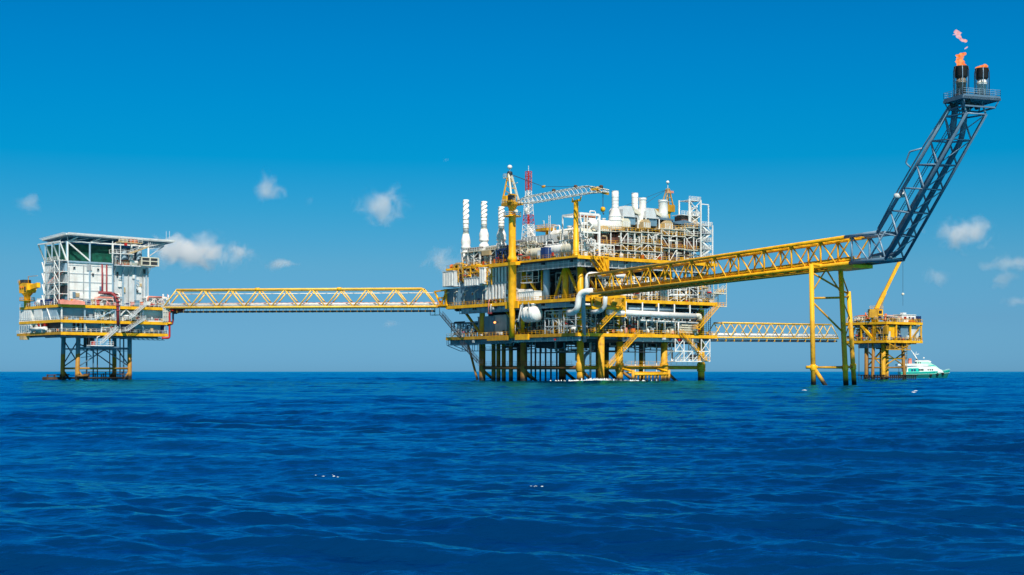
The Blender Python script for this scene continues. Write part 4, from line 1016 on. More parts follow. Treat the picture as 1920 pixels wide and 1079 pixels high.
    b = MB(); vfins(b,-x+.2,x-.2,0,.2,h_-.2,9,.15); b.build('panels', LGR, t)
    for c in (-x*.9,-x*.3,x*.3,x*.9):
        for yy in (.5,6.5): MB().bar((c,yy,ZT-loc.z),(c,yy,-.56),.28).build('leg', WHT, t)
    V_ = [(1000,486,1.2,8,1.7,CRM,'cream tank lying on the top deck right of the crane pedestal'),(1035,483,1.6,9,2.1,WHT,'long white tank lying on the top deck left of the boom rest'),
          (1064,481,1.0,7,1.8,CRM,'cream tank with red fittings just left of the boom rest'),(1050,466,9,11,2.0,WHT,'big white tank high at the back of the top deck left of the boom rest')]
    for px, py, u, L_, r_, m, lab in V_:
        p = pL(px, py, u); p.z = ZT if u < 8 else p.z
        vessel_h(p, RL, L_, r_, lab, m, leg=1.0 if u < 8 else 2.4)
    for px, s, u, h_, lab in ((975,51,2,6.5,'beige pipe frame on the top deck beside the crane pedestal'),(990,52,2.2,5.6,'beige pipe frame with white diagonal braces below the red and white mast'),(1016,53,8,6.5,'beige pipe frame behind the cream tank on the top deck'),
                         (1040,54,8.5,8.5,'beige pipe frame behind the long white tank'),(1066,55,8,9.5,'white pipe frame behind the tank next to the boom rest'),(1075,56,2,5.5,'low white pipe frame at the corner by the boom rest'),(1028,57,2.0,3.6,'low cream pipe frame along the top deck edge')):
        rack(lift(pL(px,485,u),ZT), RL, 8.5, 5, h_, s, lab, [CRM,TAN,WHT,CRM,LGR], CRM if s % 2 else WHT, 2, 3, 13, 7, 2)
    container(lift(pL(1014,488,-.3),ZT), RL, 3.2, 2.4, 3.0, 'white container on the top deck edge beside a dark blue one', LGR)
    container(lift(pL(1018.5,487,-.6),ZT), RL, 2.2, 2.4, 3.8, 'small dark blue container on the top deck edge', NVY)
    vessel_v(lift(pL(995,470,14),ZT), RL, 1.0, 13, 'upright white vessel behind the mast foot', WHT)
    t = thing('crane_access_platform', 'orange yellow platform on a post with cage railings right of the mast', 'access platform', lift(pL(1021,470,10),ZT), RL)
    z = F.Z(432,10,F.V(1018,10))-ZT
    MB().tube((0,1,0),(0,1,z),.5,n=10).build('post', YEL, t); MB().box(-3.6,2.4,-1,3,z-.3,z+.6).build('platform', YELD, t)
    b = MB(); b.rail([(-3.6,-1,z+.5),(2.4,-1,z+.5),(2.4,3,z+.5),(-3.6,3,z+.5),(-3.6,-1,z+.5)],1.2,1.2,.09); b.build('railing', YEL, t)
    b = MB(); b.bar((2.3,0,0),(2.3,0,z+4.6),.12); b.bar((3.1,0,0),(3.1,0,z+4.6),.12)
    for i in range(int((z+4)/.7)): b.bar((2.3,0,.6+i*.7),(3.1,0,.6+i*.7),.1)
    b.build('ladder', WHT, t); MB().pipe([(-1.6,1,z+.5),(-1.6,1,z+3.2),(-2.4,1,z+3.2)],.13,6).build('davit', WHT, t)

def gm(t, w_, d_, h_, seed):
    """open framed generator module: posts, clad engine box, roof platform with rail, exhaust ducts"""
    q = random.Random(seed); x = w_/2
    for c in (-x+.2,-x*.33,x*.33,x-.2): MB().bar((c,0,0),(c,0,h_*.72),.36).build('post', WHT, t); MB().bar((c,d_,0),(c,d_,h_*.72),.3).build('post', WHT, t)
    MB().box(-x,x,-.5,d_,h_*.72,h_*.72+.3).build('roof_platform', CRM, t)
    b = MB(); b.rail([(-x,-.45,h_*.75),(x,-.45,h_*.75)],1.2,1.3,.1); b.rail([(-x,-.4,h_*.72-2.6),(x,-.4,h_*.72-2.6)],.4,2,.08,1); b.build('railing', WHT, t)
    MB().box(-x+.5,x-.5,1.2,d_-.5,.3,h_*.44).build('engine_box', (LBG,GRY,CRM)[seed-1], t)
    b = MB(); vfins(b,-x+.5,x-.5,1.2,.4,h_*.42,8,.12); b.build('cladding', LGR if seed != 3 else CRM, t)
    MB().box(-x*.7,x*.5,1.4,d_-1,h_*.5,h_*.68).build('duct', (DRK,BRN,DRK)[seed-1], t)
    if seed == 2: MB().box(-x*.5,x*.5,-1.0,1.3,h_*.5,h_*.70).build('hood', TAN, t)
    MB().box(-x*.8,x*.8,1.5,d_-1,h_*.72+.31,h_*.9).build('silencer', TAN if seed != 1 else GRY, t)
    MB().box(-x*.9,x*.9,1.2,d_-.7,h_*.9+.003,h_*.95).build('silencer_lid', WHT if seed == 2 else BRN, t)
    b = MB(); b.bar((-x*.33,0,h_*.72),(x*.33,0,h_*.45),.2); b.bar((x*.33,-.1,h_*.45),(x-.3,-.1,h_*.72),.25); b.build('brace', WHT, t)
    for i in range(9):
        c = q.uniform(-x*.9,x*.9); z = q.uniform(.3,.7)*h_; MB().pipe([(c,.5,.2),(c,.5,z),(c+q.uniform(-2,2),.5,z)], q.choice([.1,.15,.22]), 7).build('pipe', q.choice([WHT,LGR,DRK,CRM,GRY]), t)
    b = MB(); b.rail([(-x,-.6,.1),(x,-.6,.1)],1.2,1.5,.09); b.build('railing', YEL, t)

def spiral_stack(loc, h, label, i):
    t = thing('exhaust_stack', label, 'exhaust stack', loc, RL, 'spiral strake exhaust stacks'); r_ = .98
    b0 = h*.36
    MB().lathe([(1.7,-3.0),(1.7,-.2),(1.35,0),(1.35,h*.06),(1.7,h*.07),(1.7,h*.11),(1.5,h*.13),(1.72,h*.19),(1.6,h*.24),(r_*1.05,b0)], n=18).build('base_cone', WHT, t)
    MB().lathe([(r_,b0),(r_,h*.62),(r_*.95,h*.62),(r_*.95,h),(r_*.8,h),(r_*.8,h*.9)], n=18).build('pipe', WHT, t)
    b = MB()
    for z in (b0,h*.46,h*.55,h*.63): b.lathe([(r_,z-.12),(r_*1.14,z-.08),(r_*1.14,z+.08),(r_,z+.12)], n=18)
    b.build('flanges', CRM, t)
    for k in range(3):
        pts = []
        for j in range(25):
            f = j/24; a = 2*math.pi*(k/3+f*1.15); pts.append((math.cos(a)*r_*1.08, math.sin(a)*r_*1.08, h*(.65+.34*f)))
        MB().pipe(pts, .11, 6, .01).build('strake', WHT, t)

def pedestal_crane():
    u, v = -1.9, F.V(960.5,-1.9); base = F.W(u,v,0)
    t = thing('pedestal_crane', 'big yellow pedestal crane with its long lattice boom lying to the right', 'crane', base, RL)
    Z = lambda py: F.Z(py,u,v)
    MB().lathe([(.92,ZL-.5),(.92,Z(590)),(1.38,Z(566)),(1.38,Z(490)),(1.6,Z(489)),(1.6,Z(484)),(1.2,Z(479)),(1.2,Z(392)),(1.6,Z(387)),(1.75,Z(386))], n=20).build('pedestal', YEL, t)
    MB().lathe([(1.4,Z(407)),(2.9,Z(407)),(2.9,Z(405.5)),(1.4,Z(405.5))], n=18).build('walkway', YEL, t)
    b = MB(); z = Z(405.5); n = 12
    pts = [(2.85*math.cos(2*math.pi*i/n),2.85*math.sin(2*math.pi*i/n),z) for i in range(n+1)]; b.rail(pts,1.2,3,.09); b.build('railing', CRM, t)
    MB().tube((2.6,-1.2,z+.9),(4.6,-1.6,z+1.2),.5,n=8).build('floodlight', CRM, t)
    # slewing house
    z0, z1 = Z(386), Z(367)
    MB().box(-3.6,3.6,-1.9,1.9,z0,z0+.9).build('slew_deck', YELD, t)
    MB().box(-3.3,-1.0,-1.7,1.7,z0+.903,z1).build('winch_house', YEL, t)
    c = MB().box(.6,2.6,-2.3,-.5,z0+.903,z1+.2).build('cab', YELD, t); MB().box(.8,2.62,-2.34,-.9,z0+1.6,z1-.2).build('pane', GLS, c)
    b = MB(); b.rail([(-3.6,-1.9,z0+.9),(3.6,-1.9,z0+.9)],1.1,1.2,.08); b.build('railing', CRM, t)
    MB().lathe([(.01,-1.1),(.7,-1.1),(.7,1.1),(.01,1.1)], (-.2,0,z0+1.8),'y',14).build('winch_drum', DRK, t)
    # A frame
    zt = Z(326)
    for s in (-1,1):
        MB().bar((1.8,s*1.5,z0+.9),(-1.3,s*.5,zt),.55).build('mast_leg', CRM, t); MB().bar((-2.9,s*1.5,z1),(-1.6,s*.5,zt),.38).build('mast_leg', YEL, t)
    b = MB()
    for f in (.25,.5,.75): b.bar((1.8-3.1*f,-1.5+f,z0+.9+(zt-z0-.9)*f),(1.8-3.1*f,1.5-f,z0+.9+(zt-z0-.9)*f),.25); b.bar((1.8-3.1*f,-1,z0+.9+(zt-z0-.9)*f),(-2.9+1.3*f,-1,z1+(zt-z1)*f),.18)
    b.build('mast_ties', YELD, t)
    MB().box(-3.9,-1.0,-.9,.9,zt-1.2,zt-.9).build('mast_platform', CRM, t); b = MB(); b.rail([(-3.9,-.9,zt-.9),(-1,-.9,zt-.9)],1.1,1,.08); b.rail([(-3.9,.9,zt-.9),(-3.9,-.9,zt-.9)],1.1,1,.08); b.build('railing', CRM, t)
    MB().lathe([(.01,-.6),(.75,-.6),(.75,.6),(.01,.6)], (-1.4,0,zt+.2),'y',12).build('sheave', DRK, t)
    MB().bar((1.6,-1,z0+6.5),(4.5,-1.2,z0+7),.2).build('floodlight_arm', CRM, t)
    tag(MB().lathe([(.01,-.75),(.55,-.55),(.85,0),(.55,.55),(.01,.75)], n=14).build('radome', WHT, None, base+Matrix.Rotation(RL,3,'Z') @ Vector((-1.4,0,zt+2.3))), 'white dome antenna on top of the big crane', 'antenna')
    MB().bar((-1.4,0,zt+.3),(-1.4,0,zt+1.7),.12).build('antenna_pole', CRM, t)
    # boom: local x runs along the left side toward the corner (and beyond)
    inv = Matrix.Rotation(-RL,3,'Z')
    def loc(p): return inv @ (p-base)
    tip = loc(lift(F.W(-1.9,-16.5,0), Z(357)+0)); tip.z = (HZ-358.5)*F.W(-1.9,-16.5).y/FPX+CAMH
    root_ = Vector((3.0,0,z0+.9)); mid = root_.lerp(tip,.80); mid.z += 1.15
    def station(f):
        c = root_.lerp(mid,f/.8) if f <= .8 else mid.lerp(tip,(f-.8)/.2)
        hw = 1.0*min(1,.35+f*5)*(1 if f < .8 else max(.35,1-(f-.8)*3.2)); hh = 1.1*min(1,.3+f*5)*(1 if f < .8 else max(.3,1-(f-.8)*3.4))
        return c, hw, hh
    n = 22; st = [station(i/n) for i in range(n+1)]
    def cor(i,a,b_): c,hw,hh = st[i]; return Vector((c.x, c.y+a*hw, c.z+b_*hh))
    for a in (-1,1):
        for b_ in (-1,1):
            b = MB()
            for i in range(n): b.tube(cor(i,a,b_),cor(i+1,a,b_),.15,n=6)
            b.build('boom_chord', CRM if True else YEL, t)
    b = MB()
    for i in range(n):
        for a in (-1,1): b.tube(cor(i,a,-1),cor(i+1,a,1),.07,n=5); b.tube(cor(i,a,1),cor(i+1,a,-1),.07,n=5)
        b.tube(cor(i,-1,1),cor(i+1,1,1),.06,n=5); b.tube(cor(i,-1,-1),cor(i+1,1,-1),.06,n=5)
    b.build('boom_lacing', WHT, t)
    MB().box(tip.x-7.5,tip.x-4.4,-.8,.8,cor(n-2,0,1).z-.5,cor(n-2,0,1).z+.4).build('sheave_block', YEL, t)
    b = MB(); b.bar(tip+Vector((-5.5,0,.5)),tip+Vector((0,0,-.9)),.75,.6); b.build('boom_head', YELD, t)
    for f in (.42,.66,.93): c,hw,hh = station(f); MB().lathe([(.01,-.35),(.55,-.35),(.55,.35),(.01,.35)], (c.x,c.y,c.z+hh+.5),'y',10).build('sheave', RST, t)
    b = MB(); c,hw,hh = station(.93)
    pend = Vector((root_.x+14,0,zt-6.0)); b.tube((-1.4,-.5,zt),pend,.06,n=4); b.tube((-1.4,.5,zt),pend,.06,n=4); b.tube(pend,(c.x,0,c.z+hh+.5),.06,n=4)
    b.build('pendant_ropes', DRK, t); MB().lathe([(.01,-.8),(.4,-.6),(.4,.6),(.01,.8)], pend,'x',8).build('bridle_block', YELD, t)
    hk = Vector((tip.x-2.4,0,(HZ-393)*F.W(-1.9,-14).y/FPX+CAMH)); b = MB(); b.tube((hk.x-.2,0,tip.z),(hk.x-.2,0,hk.z),.06,n=4); b.tube((hk.x+.2,0,tip.z),(hk.x+.2,0,hk.z),.06,n=4); b.build('hoist_rope', DRK, t)
    o = MB().lathe([(.01,-.35),(.75,-.35),(.75,.35),(.01,.35)], hk,'y',12).build('hook_block', YEL, t); MB().pipe([hk+Vector((0,0,-.7)),hk+Vector((0,0,-1.3)),hk+Vector((.4,0,-1.6)),hk+Vector((.5,0,-1.1))],.12,6).build('hook', DRK, o)
    # boom rest
    c = F.W(.3,F.V(1080,.3),ZT-.5); z = F.Z(379,.3,F.V(1080,.3))-c.z
    t = thing('boom_rest', 'yellow tapering post with a forked head holding up the crane boom', 'boom rest', c, RL)
    MB().lathe([(1.3,0),(1.3,1.0),(.95,1.2),(.75,z-.8),(.75,z)], n=16).build('post', YEL, t); MB().bar((-1.7,0,z+.2),(1.9,0,z+.45),.9,.5).build('cradle', YEL, t)
    MB().bar((-1.6,0,z),(-1.8,0,z+1.3),.3).build('horn', YEL, t); MB().bar((1.8,0,z),(2.6,0,z+1.4),.3).build('horn', YEL, t)

def mast():
    v = 44; u = F.U(991,v); base = F.W(u,v,F.Z(449,u,v)); h = F.Z(322,u,v)-base.z
    t = thing('communications_mast', 'red and white lattice radio mast behind the crane', 'mast', base, RL)
    n = 14
    for i in range(n):
        a, b_ = i/n, (i+1)/n; w0, w1 = 3.0*(1-a)+.7*a, 3.0*(1-b_)+.7*b_
        if a > .62: w0 = w1 = 1.35
        b = MB()
        for k in range(4):
            sx, sy = ((-1,-1),(1,-1),(1,1),(-1,1))[k]; tx, ty = ((-1,-1),(1,-1),(1,1),(-1,1))[(k+1)%4]
            b.tube((sx*w0/2*1.12,sy*w0/2*1.12,h*a),(sx*w1/2*1.12,sy*w1/2*1.12,h*b_),.11,n=5)
            b.tube((sx*w0/2*1.12,sy*w0/2*1.12,h*a),(tx*w1/2*1.12,ty*w1/2*1.12,h*b_),.065,n=4); b.tube((tx*w0/2*1.12,ty*w0/2*1.12,h*a),(sx*w1/2*1.12,sy*w1/2*1.12,h*b_),.065,n=4)
            b.tube((sx*w1/2*1.12,sy*w1/2*1.12,h*b_),(tx*w1/2*1.12,ty*w1/2*1.12,h*b_),.065,n=4)
        b.tube((0,0,h*a),(0,0,h*b_),.2,n=6)
        b.build('mast_section', RED if i in (3,4,10,11,12,13) else WHT, t)
    b = MB()
    for z in (h*.93,h*.84,h*.75): 
        for s in (-1,1): b.bar((0,0,z),(s*1.6,0,z),.12); b.bar((s*1.6,0,z-.6),(s*1.6,0,z+.9),.12)
    b.build('antenna_arms', PNK, t)
    MB().bar((0,0,h),(0,0,h+2),.12).build('antenna_rod', WHT, t)
    d = MB().lathe([(.01,0),(.7,.15),(1.1,.5),(1.05,.5),(.6,.2),(.01,.05)], (0,-1.4,h*.42),'y',12).build('dish', WHT, t)
    for s in (-1,1): MB().bar((s*4.2,0,0),(s*1.2,0,h*.12),.3).build('stay', WHT, t)
    MB().box(-4.6,4.6,-2,2,-.4,-.1).build('base_frame', GRY, t)
    for s in (-1,1): MB().bar((s*3.5,0,-8.0),(s*3.5,0,-.4),.35).build('base_post', GRY, t)

def right_top():
    # big white portal frame
    loc, w_, h_ = F.onR(1088,1123,402,481,3); t = thing('portal_frame', 'tall white portal frame with orange hoist beam on the top deck corner', 'portal frame', lift(loc,ZT), RR); x = w_/2; h_ += loc.z-ZT
    for c in (-x,x):
        for yy in (0,9): MB().bar((c,yy,0),(c,yy,h_),.7 if (c > 0 and yy == 0) else .36).build('post', WHT, t)
    for yy in (0,9): MB().bar((-x,yy,h_),(x,yy,h_),.4,.7).build('beam', WHT, t)
    for c in (-x,x): MB().bar((c,0,h_),(c,9,h_),.4,.6).build('beam', WHT, t)
    MB().bar((-x+.6,1.2,h_-.7),(x-.6,1.2,h_-.7),.5,.5).build('hoist_beam', ORG, t)
    for p, q in (((-x*.2,0,h_*.62),(x,0,h_*.93)),((-x,0,h_*.55),(x,0,h_*.22)),((-x*.6,0,.2),(x*.8,0,h_*.27)),((-x*.25,0,0),(-x*.25,0,h_)),((-x*.6,0,h_*.35),(-x*.6,0,h_))): MB().bar(p,q,.28).build('brace', WHT, t)
    for z in (h_*.33,h_*.58): MB().bar((-x,0,z),(x,0,z),.3,.5).build('beam', WHT, t)
    # two storey white module frames along the right side, back to front
    lv = [4.6, 8.6, 12.4]
    def module(x0, x1, v, d_, nb, hs, label, seed, fill=True, railm=YEL):
        a, b_ = F.U(x0,v), F.U(x1,v); w_ = b_-a; m = (a+b_)/2; x = w_/2; q = random.Random(seed)
        t = thing('steel_module', label, 'process module', F.W(m,v,ZT), RR, 'white framed modules on the top deck'); H = hs[-1]
        for i in range(nb+1):
            c = -x+w_*i/nb
            MB().bar((c,0,0),(c,0,H+(1.0 if i % 2 else 0)),.28).build('post', WHT, t); MB().bar((c,d_,0),(c,d_,H),.36).build('post', WHT, t)
        for z in hs:
            MB().box(-x-.3,x+.3,-.4,d_+.3,z-.12,z+.1).build('floor', CRM, t)
            b = MB(); b.rail([(-x-.3,-.38,z+.15),(x+.3,-.38,z+.15)],1.15,1.5,.07); b.build('railing', railm if q.random() < .8 else WHT, t)
        pz = 0
        for k, z in enumerate(hs):
            for i in range(nb):
                c = -x+w_*i/nb; e_ = c+w_/nb
                if q.random() < .45:
                    if q.random() < .5: c, e_ = e_, c
                    MB().bar((c,-.05,pz+.2),(e_,-.05,z-.2),.2).build('brace', WHT, t)
                c, e_ = min(c,e_), max(c,e_)
                if fill:
                    r_ = q.random()
                    if k == 1 or r_ < .45:
                        p = MB().box(c+.3,e_-.3,1.0,d_-1,pz+.3,z-.7).build('cooler_bundle', BRN, t); l = MB(); vfins(l,c+.3,e_-.3,1.0,pz+.4,z-.8,9,.12); l.build('louvre', BRN, p)
                    elif r_ < .78: MB().lathe([(.01,c+.3),(1.0,c+.7),(1.15,c+1.1),(1.15,e_-1.1),(1.0,e_-.7),(.01,e_-.3)], (0,2.2,pz+1.7),'x',14).build('drum', q.choice([WHT,CRM,TAN]), t)
                    elif r_ < .9: MB().box(c+.5,e_-.6,1.5,d_-1.5,pz+.2,z-1.4).build('panel_box', q.choice([GRY,LGR,TAN,DRK]), t)
                    else: MB().box(c+.2,e_-.2,3,d_-1,pz+.2,z-.5).build('panel_box', DRK, t)
                    for j in range(4 if k != 1 else 1):
                        cx = q.uniform(c,e_); yy = q.uniform(.2,1.4); r2 = q.choice([.1,.14,.2]); zz = q.uniform(.5,.95)
                        MB().pipe([(cx,yy,pz+.2),(cx,yy,pz+(z-pz)*zz),(cx+q.uniform(-2.4,2.4),yy,pz+(z-pz)*zz)], r2, 7).build('pipe', q.choice([WHT,CRM,LGR,TAN,WHT]), t)
                if fill and q.random() < .7:
                    yy = q.uniform(.3,1.2); zz = pz+(z-pz)*q.uniform(.55,.9); MB().tube((c,yy,zz),(e_,yy,zz),q.choice([.12,.2,.28]),n=7).build('pipe', q.choice([WHT,CRM,TAN]), t)
            pz = z
        MB().box(-x,x,d_-.6,d_-.3,.2,H-.3).build('back_panel', DRK, t)
        return t
    module(1124,1166,5.5,8,2,[4.7,9.0],'white braced module under the bottle shaped stack', 3)
    module(1164,1203,3.2,8,3,[2.9,5.2,9.0],'white module with brown coolers under the left grey intake box', 8)
    module(1203,1240,3.0,8,3,[3.0,5.6,9.2],'white module with brown coolers under the right grey intake box', 12)
    module(1165,1250,13,8,5,[5,9.2,12.6],'long tall white module at the back under the white stacks', 15)
    module(1240,1283,6,9,3,[4.9,9.0,11.2],'white module with brown louvres below the blue canopies', 19)
    module(1283,1318,6,9,2,[4.7,9.6,12.2],'white module with brown louvres left of the right stair tower', 24)
    for px, v, s, h_, w_, lab in ((1098,4,61,5.6,8,'beige pipe frame at the foot of the white portal'),(1112,9,62,11,9,'tall beige pipe frame inside the white portal'),(1133,3,63,4.2,8,'low white pipe frame under the bottle shaped stack'),(1104,15,64,9,9,'beige pipe frame behind the white portal')):
        rack(lift(pR(px,480,v),ZT), RR, w_, 5, h_, s, lab, [WHT,CRM,TAN,LGR], WHT, 2, 3, 13, 8, 2)
    vessel_v(lift(pR(1106,480,11),ZT), RR, 1.5, 15, 'fat upright white vessel behind the white portal', WHT)
    vessel_h(lift(pR(1130,420,8),ZT+9.3), RR, 8, 1.6, 'white tank lying left of the bottle shaped stack', WHT, leg=.4)
    vessel_h(lift(pR(1104,430,8),ZT+6.6), RR, 7, 1.4, 'cream tank lying halfway up inside the white portal', CRM, leg=.4)
    # bottle shaped stack
    def stk(px, v, ybot, ytop, prof, label, m=WHT, nm='exhaust_stack', grp='white turbine stacks'):
        u = F.U(px,v); z0 = F.Z(ybot,u,v); h = F.Z(ytop,u,v)-z0
        t = thing(nm, label, 'exhaust stack', F.W(u,v,z0), RR, grp)
        MB().lathe([(r_,f*h) for r_, f in prof]+[(prof[-1][0]*.8,h),(prof[-1][0]*.8,h*.9)], n=22).build('barrel', m, t)
        b = MB()
        for r_, f in prof[1:]: b.lathe([(r_*1.0,f*h-.1),(r_*1.05,f*h-.06),(r_*1.05,f*h+.06),(r_*1.0,f*h+.1)], n=22)
        b.build('flange_rings', LGR, t); return t, h
    t, h = stk(1153.5,9,434,359,[(2.15,0),(2.15,.12),(2.2,.26),(2.1,.36),(1.15,.58),(1.1,.60),(1.1,.68),(1.1,.76),(1.1,.85),(1.1,1)],'bottle shaped white stack with ringed neck right of the crane hook')
    MB().lathe([(2.9,.2),(2.9,.35),(2.2,.35)], n=20).build('gallery', TAN, t); b = MB(); b.rail([(2.9*math.cos(2*math.pi*i/14),2.9*math.sin(2*math.pi*i/14),.35) for i in range(15)],1.1,3,.09); b.build('railing', CRM, t)
    stk(1190.5,16,418,363,[(1.4,0),(1.1,.2),(1.1,.45),(1.1,.66),(1.1,.86),(1.1,1)],'slim ringed white stack, taller of the pair behind the left grey intake box')
    stk(1205,14,412,372,[(1.4,0),(1.15,.25),(1.2,.9),(1.3,.93),(1.3,1)],'shorter white stack right of the slim ringed one')
    stk(1243.5,10,411,376,[(2.1,0),(1.55,.26),(1.55,.9),(1.65,.92),(1.65,1)],'fat white stack on a cone, in front of the far yellow crane')
    # grey intake boxes with sloped hoods
    for x0, x1, y0, y1, lab in ((1168,1196,387,407,'left grey air intake box with a sloping hood'),(1211,1236,391,410,'right grey air intake box with a sloping hood')):
        loc, w_, h_ = F.onR(x0,x1,y0,y1,8); t = thing('air_intake', lab, 'air intake', loc, RR, 'sloping air intake boxes'); x = w_/2
        MB().slab([(-x,0,0),(x*.55,0,0),(x*.55,0,h_*.45),(x*.2,0,h_),(-x*.7,0,h_),(-x,0,h_*.7)],(0,7,0)).build('casing', LGR, t)
        MB().slab([(x*.553,-.2,h_*.42),(x*1.3,-.2,h_*.22),(x*1.3,-.2,h_*.40),(x*.3,-.2,h_*1.0),(x*.203,-.2,h_*1.0)],(0,7.4,0)).build('hood', CRM, t)
        MB().box(x*.56,x*1.1,.2,6.8,0,h_*.22).build('filter_bank', GRY, t)
        b = MB()
        for c in (-x,x):
            for yy in (0,7): b.bar((c,yy,-3.5),(c,yy,0),.3)
        b.build('legs', WHT, t); MB().box(-x*.8,x*.8,.5,6.5,-2.4,-.003).build('plenum', BGR, t)
    loc, w_, h_ = F.onR(1198,1208,392,418,9); t = thing('exhaust_duct', 'slanting white exhaust duct between the two grey intake boxes', 'duct', loc, RR); MB().slab([(-w_*.9,0,0),(w_*.1,0,0),(w_*.7,0,h_),(-w_*.1,0,h_)],(0,3,0)).build('duct', WHT, t); MB().box(-w_*1.0,w_*.2,-.2,3.2,-.6,-.003).build('flange', LGR, t)
    # blue canopies
    for x0, x1, y0, y1, v, lab in ((1236,1264,408,413,8,'small dark blue canopy under the fat white stack'),(1265,1304,412,421,8,'large dark blue canopy left of the white stair tower')):
        loc, w_, h_ = F.onR(x0,x1,y0,y1,v); t = thing('canopy', lab, 'canopy', loc, RR, 'dark blue canopies on the top deck'); x = w_/2
        MB().slab([(-x,0,0),(x,0,0),(x,0,.4),(0,0,h_*.9),(-x,0,.4)],(0,9,0)).build('roof', DBL, t)
        b = MB()
        for c in (-x*.9,0,x*.9):
            for yy in (.5,8.5): b.bar((c,yy,-3.2),(c,yy,0),.25)
        b.build('posts', DBL, t); MB().box(-x*.85,x*.85,1,8,-3.1,-1.2).build('tan_machine', TAN, t)
    # duct boxes
    for i, (x0, x1, y0, y1, v, m, lab) in enumerate(((1168,1182,410,426,7,CRM,'cream duct box below the left grey intake box'),(1246,1262,414,430,7,TAN,'tan duct box below the small blue canopy'),(1206,1220,412,428,7,TAN,'tan duct box below the right grey intake box'),(1128,1142,424,440,7,TAN,'tan insulated box left of the bottle shaped stack'))):
        loc, w_, h_ = F.onR(x0,x1,y0,y1,v); t = thing('duct_box', lab, 'duct', loc, RR); x = w_/2
        MB().slab([(-x,0,0),(x,0,0),(x,0,h_*.7),(x*.5,0,h_),(-x*.5,0,h_),(-x,0,h_*.7)],(0,4,0)).build('casing', m, t); b = MB(); vfins(b,-x,x,0,.2,h_*.65,4,.15); b.build('stiffeners', LGR, t)
    # right white towers
    loc, w_, h_ = F.onR(1279,1314,374,480,9); t = thing('lattice_tower', 'tall white pipe tower with platforms at the right end of the top deck', 'tower', lift(loc,ZT), RR); x = w_/2; h_ += loc.z-ZT
    for c in (-x*.25,x):
        for yy in (0,5): MB().bar((c,yy,0),(c,yy,h_),.4).build('post', WHT, t)
    for z in (h_*.60,h_*.76,h_*.99): MB().box(-x*1.05 if z < h_*.9 else -x*.25,x,0,5,z-.2,z).build('platform', WHT, t); b = MB(); b.rail([(-x*1.05 if z < h_*.9 else -x*.25,0,z),(x,0,z),(x,5,z)],1.2,1.1,.1,3); b.build('railing', WHT, t)
    q = random.Random(5); 
    for i in range(9): c = -x*.15+i*x*.14; MB().pipe([(c,1+.2*(i%3),h_*.3),(c,1+.2*(i%3),h_*(.8+.02*(i%4))),(c+q.uniform(-1,1.4),1,h_*(.82+.03*(i%4)))],.16,7).build('pipe', WHT if i % 3 else GRY, t)
    MB().box(-x*.85,x*.2,1,4.5,h_*.60+.02,h_*.74).build('panel_box', BRN, t); MB().box(x*.3,x*.9,1,4.5,h_*.60+.02,h_*.74).build('panel_box', TAN, t)
    for a_, b_ in ((.62,.76),(.78,.98)): MB().bar((-x*.25,0,h_*a_),(x,0,h_*b_),.2).build('brace', WHT, t); MB().bar((x,0,h_*a_),(-x*.25,0,h_*b_),.2).build('brace', WHT, t)
    loc, w_, h_ = F.onR(1314,1336,384,482,4); t = thing('stair_tower', 'white open stair tower at the right edge of the top deck', 'stair tower', lift(loc,ZT), RR); x = w_/2; h_ += loc.z-ZT
    for c in (-x,x):
        for yy in (0,5): MB().bar((c,yy,0),(c,yy,h_*(1 if c < 0 else .66)),.34).build('post', WHT, t)
    MB().bar((x*.3,0,h_*.6),(x*.3,0,h_),.3).build('post', WHT, t); MB().bar((-x,0,h_),(x*.3,0,h_),.3).build('beam', WHT, t)
    for k in range(5):
        z = h_*(.13+.13*k); MB().box(-x,x,0,5,z-.15,z).build('landing', LGR, t); b = MB(); b.rail([(-x,-.05,z),(x,-.05,z),(x,5,z)],1.2,1.0,.1,3); b.build('railing', WHT, t)
        if k: 
            s = 1 if k % 2 else -1; b = MB()
            for yy in (.3,1.5): b.bar((-x*.8*s,yy,z-h_*.13),(x*.8*s,yy,z),.14,.5); b.bar((-x*.8*s,yy,z-h_*.13+1.1),(x*.8*s,yy,z+1.1),.09)
            b.build('stair_flight', WHT, t)
    MB().lathe([(1.2,0),(1.2,2)], (x*.3,2.5,h_*.52),n=14).build('tank', NVY, t); MB().box(-x*.5,x*.8,.6,4,h_*.39,h_*.46).build('panel_box', BGR, t)
    # far crane
    v = 45; u = F.U(1251,v); base = F.W(u,v,ZT); t = thing('pedestal_crane', 'far yellow crane whose mast shows behind the fat white stack', 'crane', base, RR); Z = lambda py: F.Z(py,u,v)-ZT
    MB().lathe([(1.2,0),(1.2,Z(402)),(1.6,Z(398))], n=14).build('pedestal', YEL, t); MB().box(-2.6,2.2,-1.8,1.8,Z(398),Z(385)).build('winch_house', YELD, t)
    for s in (-1,1): MB().bar((-1.9,s*1.3,Z(390)),(.1,s*.4,Z(354)),.4).build('mast_leg', TAN, t); MB().bar((2.0,s*1.3,Z(390)),(.5,s*.4,Z(354)),.4).build('mast_leg', YELD, t)
    MB().box(-.2,2.6,-.7,.7,Z(362),Z(358)).build('mast_platform', PNK, t); MB().bar((.3,0,Z(354)),(.3,0,Z(344)),.16).build('antenna_pole', WHT, t)
    MB().bar((-1.9,0,Z(396)),(-26,0,Z(404)),1.1,1.3).build('boom', YELD, t); b = MB(); b.tube((.2,0,Z(355)),(-25,0,Z(402)),.06,n=4); b.tube((.2,.3,Z(355)),(-15,0,Z(399)),.06,n=4); b.build('pendant_ropes', DRK, t)
    for k in range(4): MB().bar((-.4-.3*k,-1.2,Z(388)+(Z(354)-Z(388))*k/4),(1.6-.3*k,-1.2,Z(388)+(Z(354)-Z(388))*k/4),.2).build('mast_tie', TAN, t)
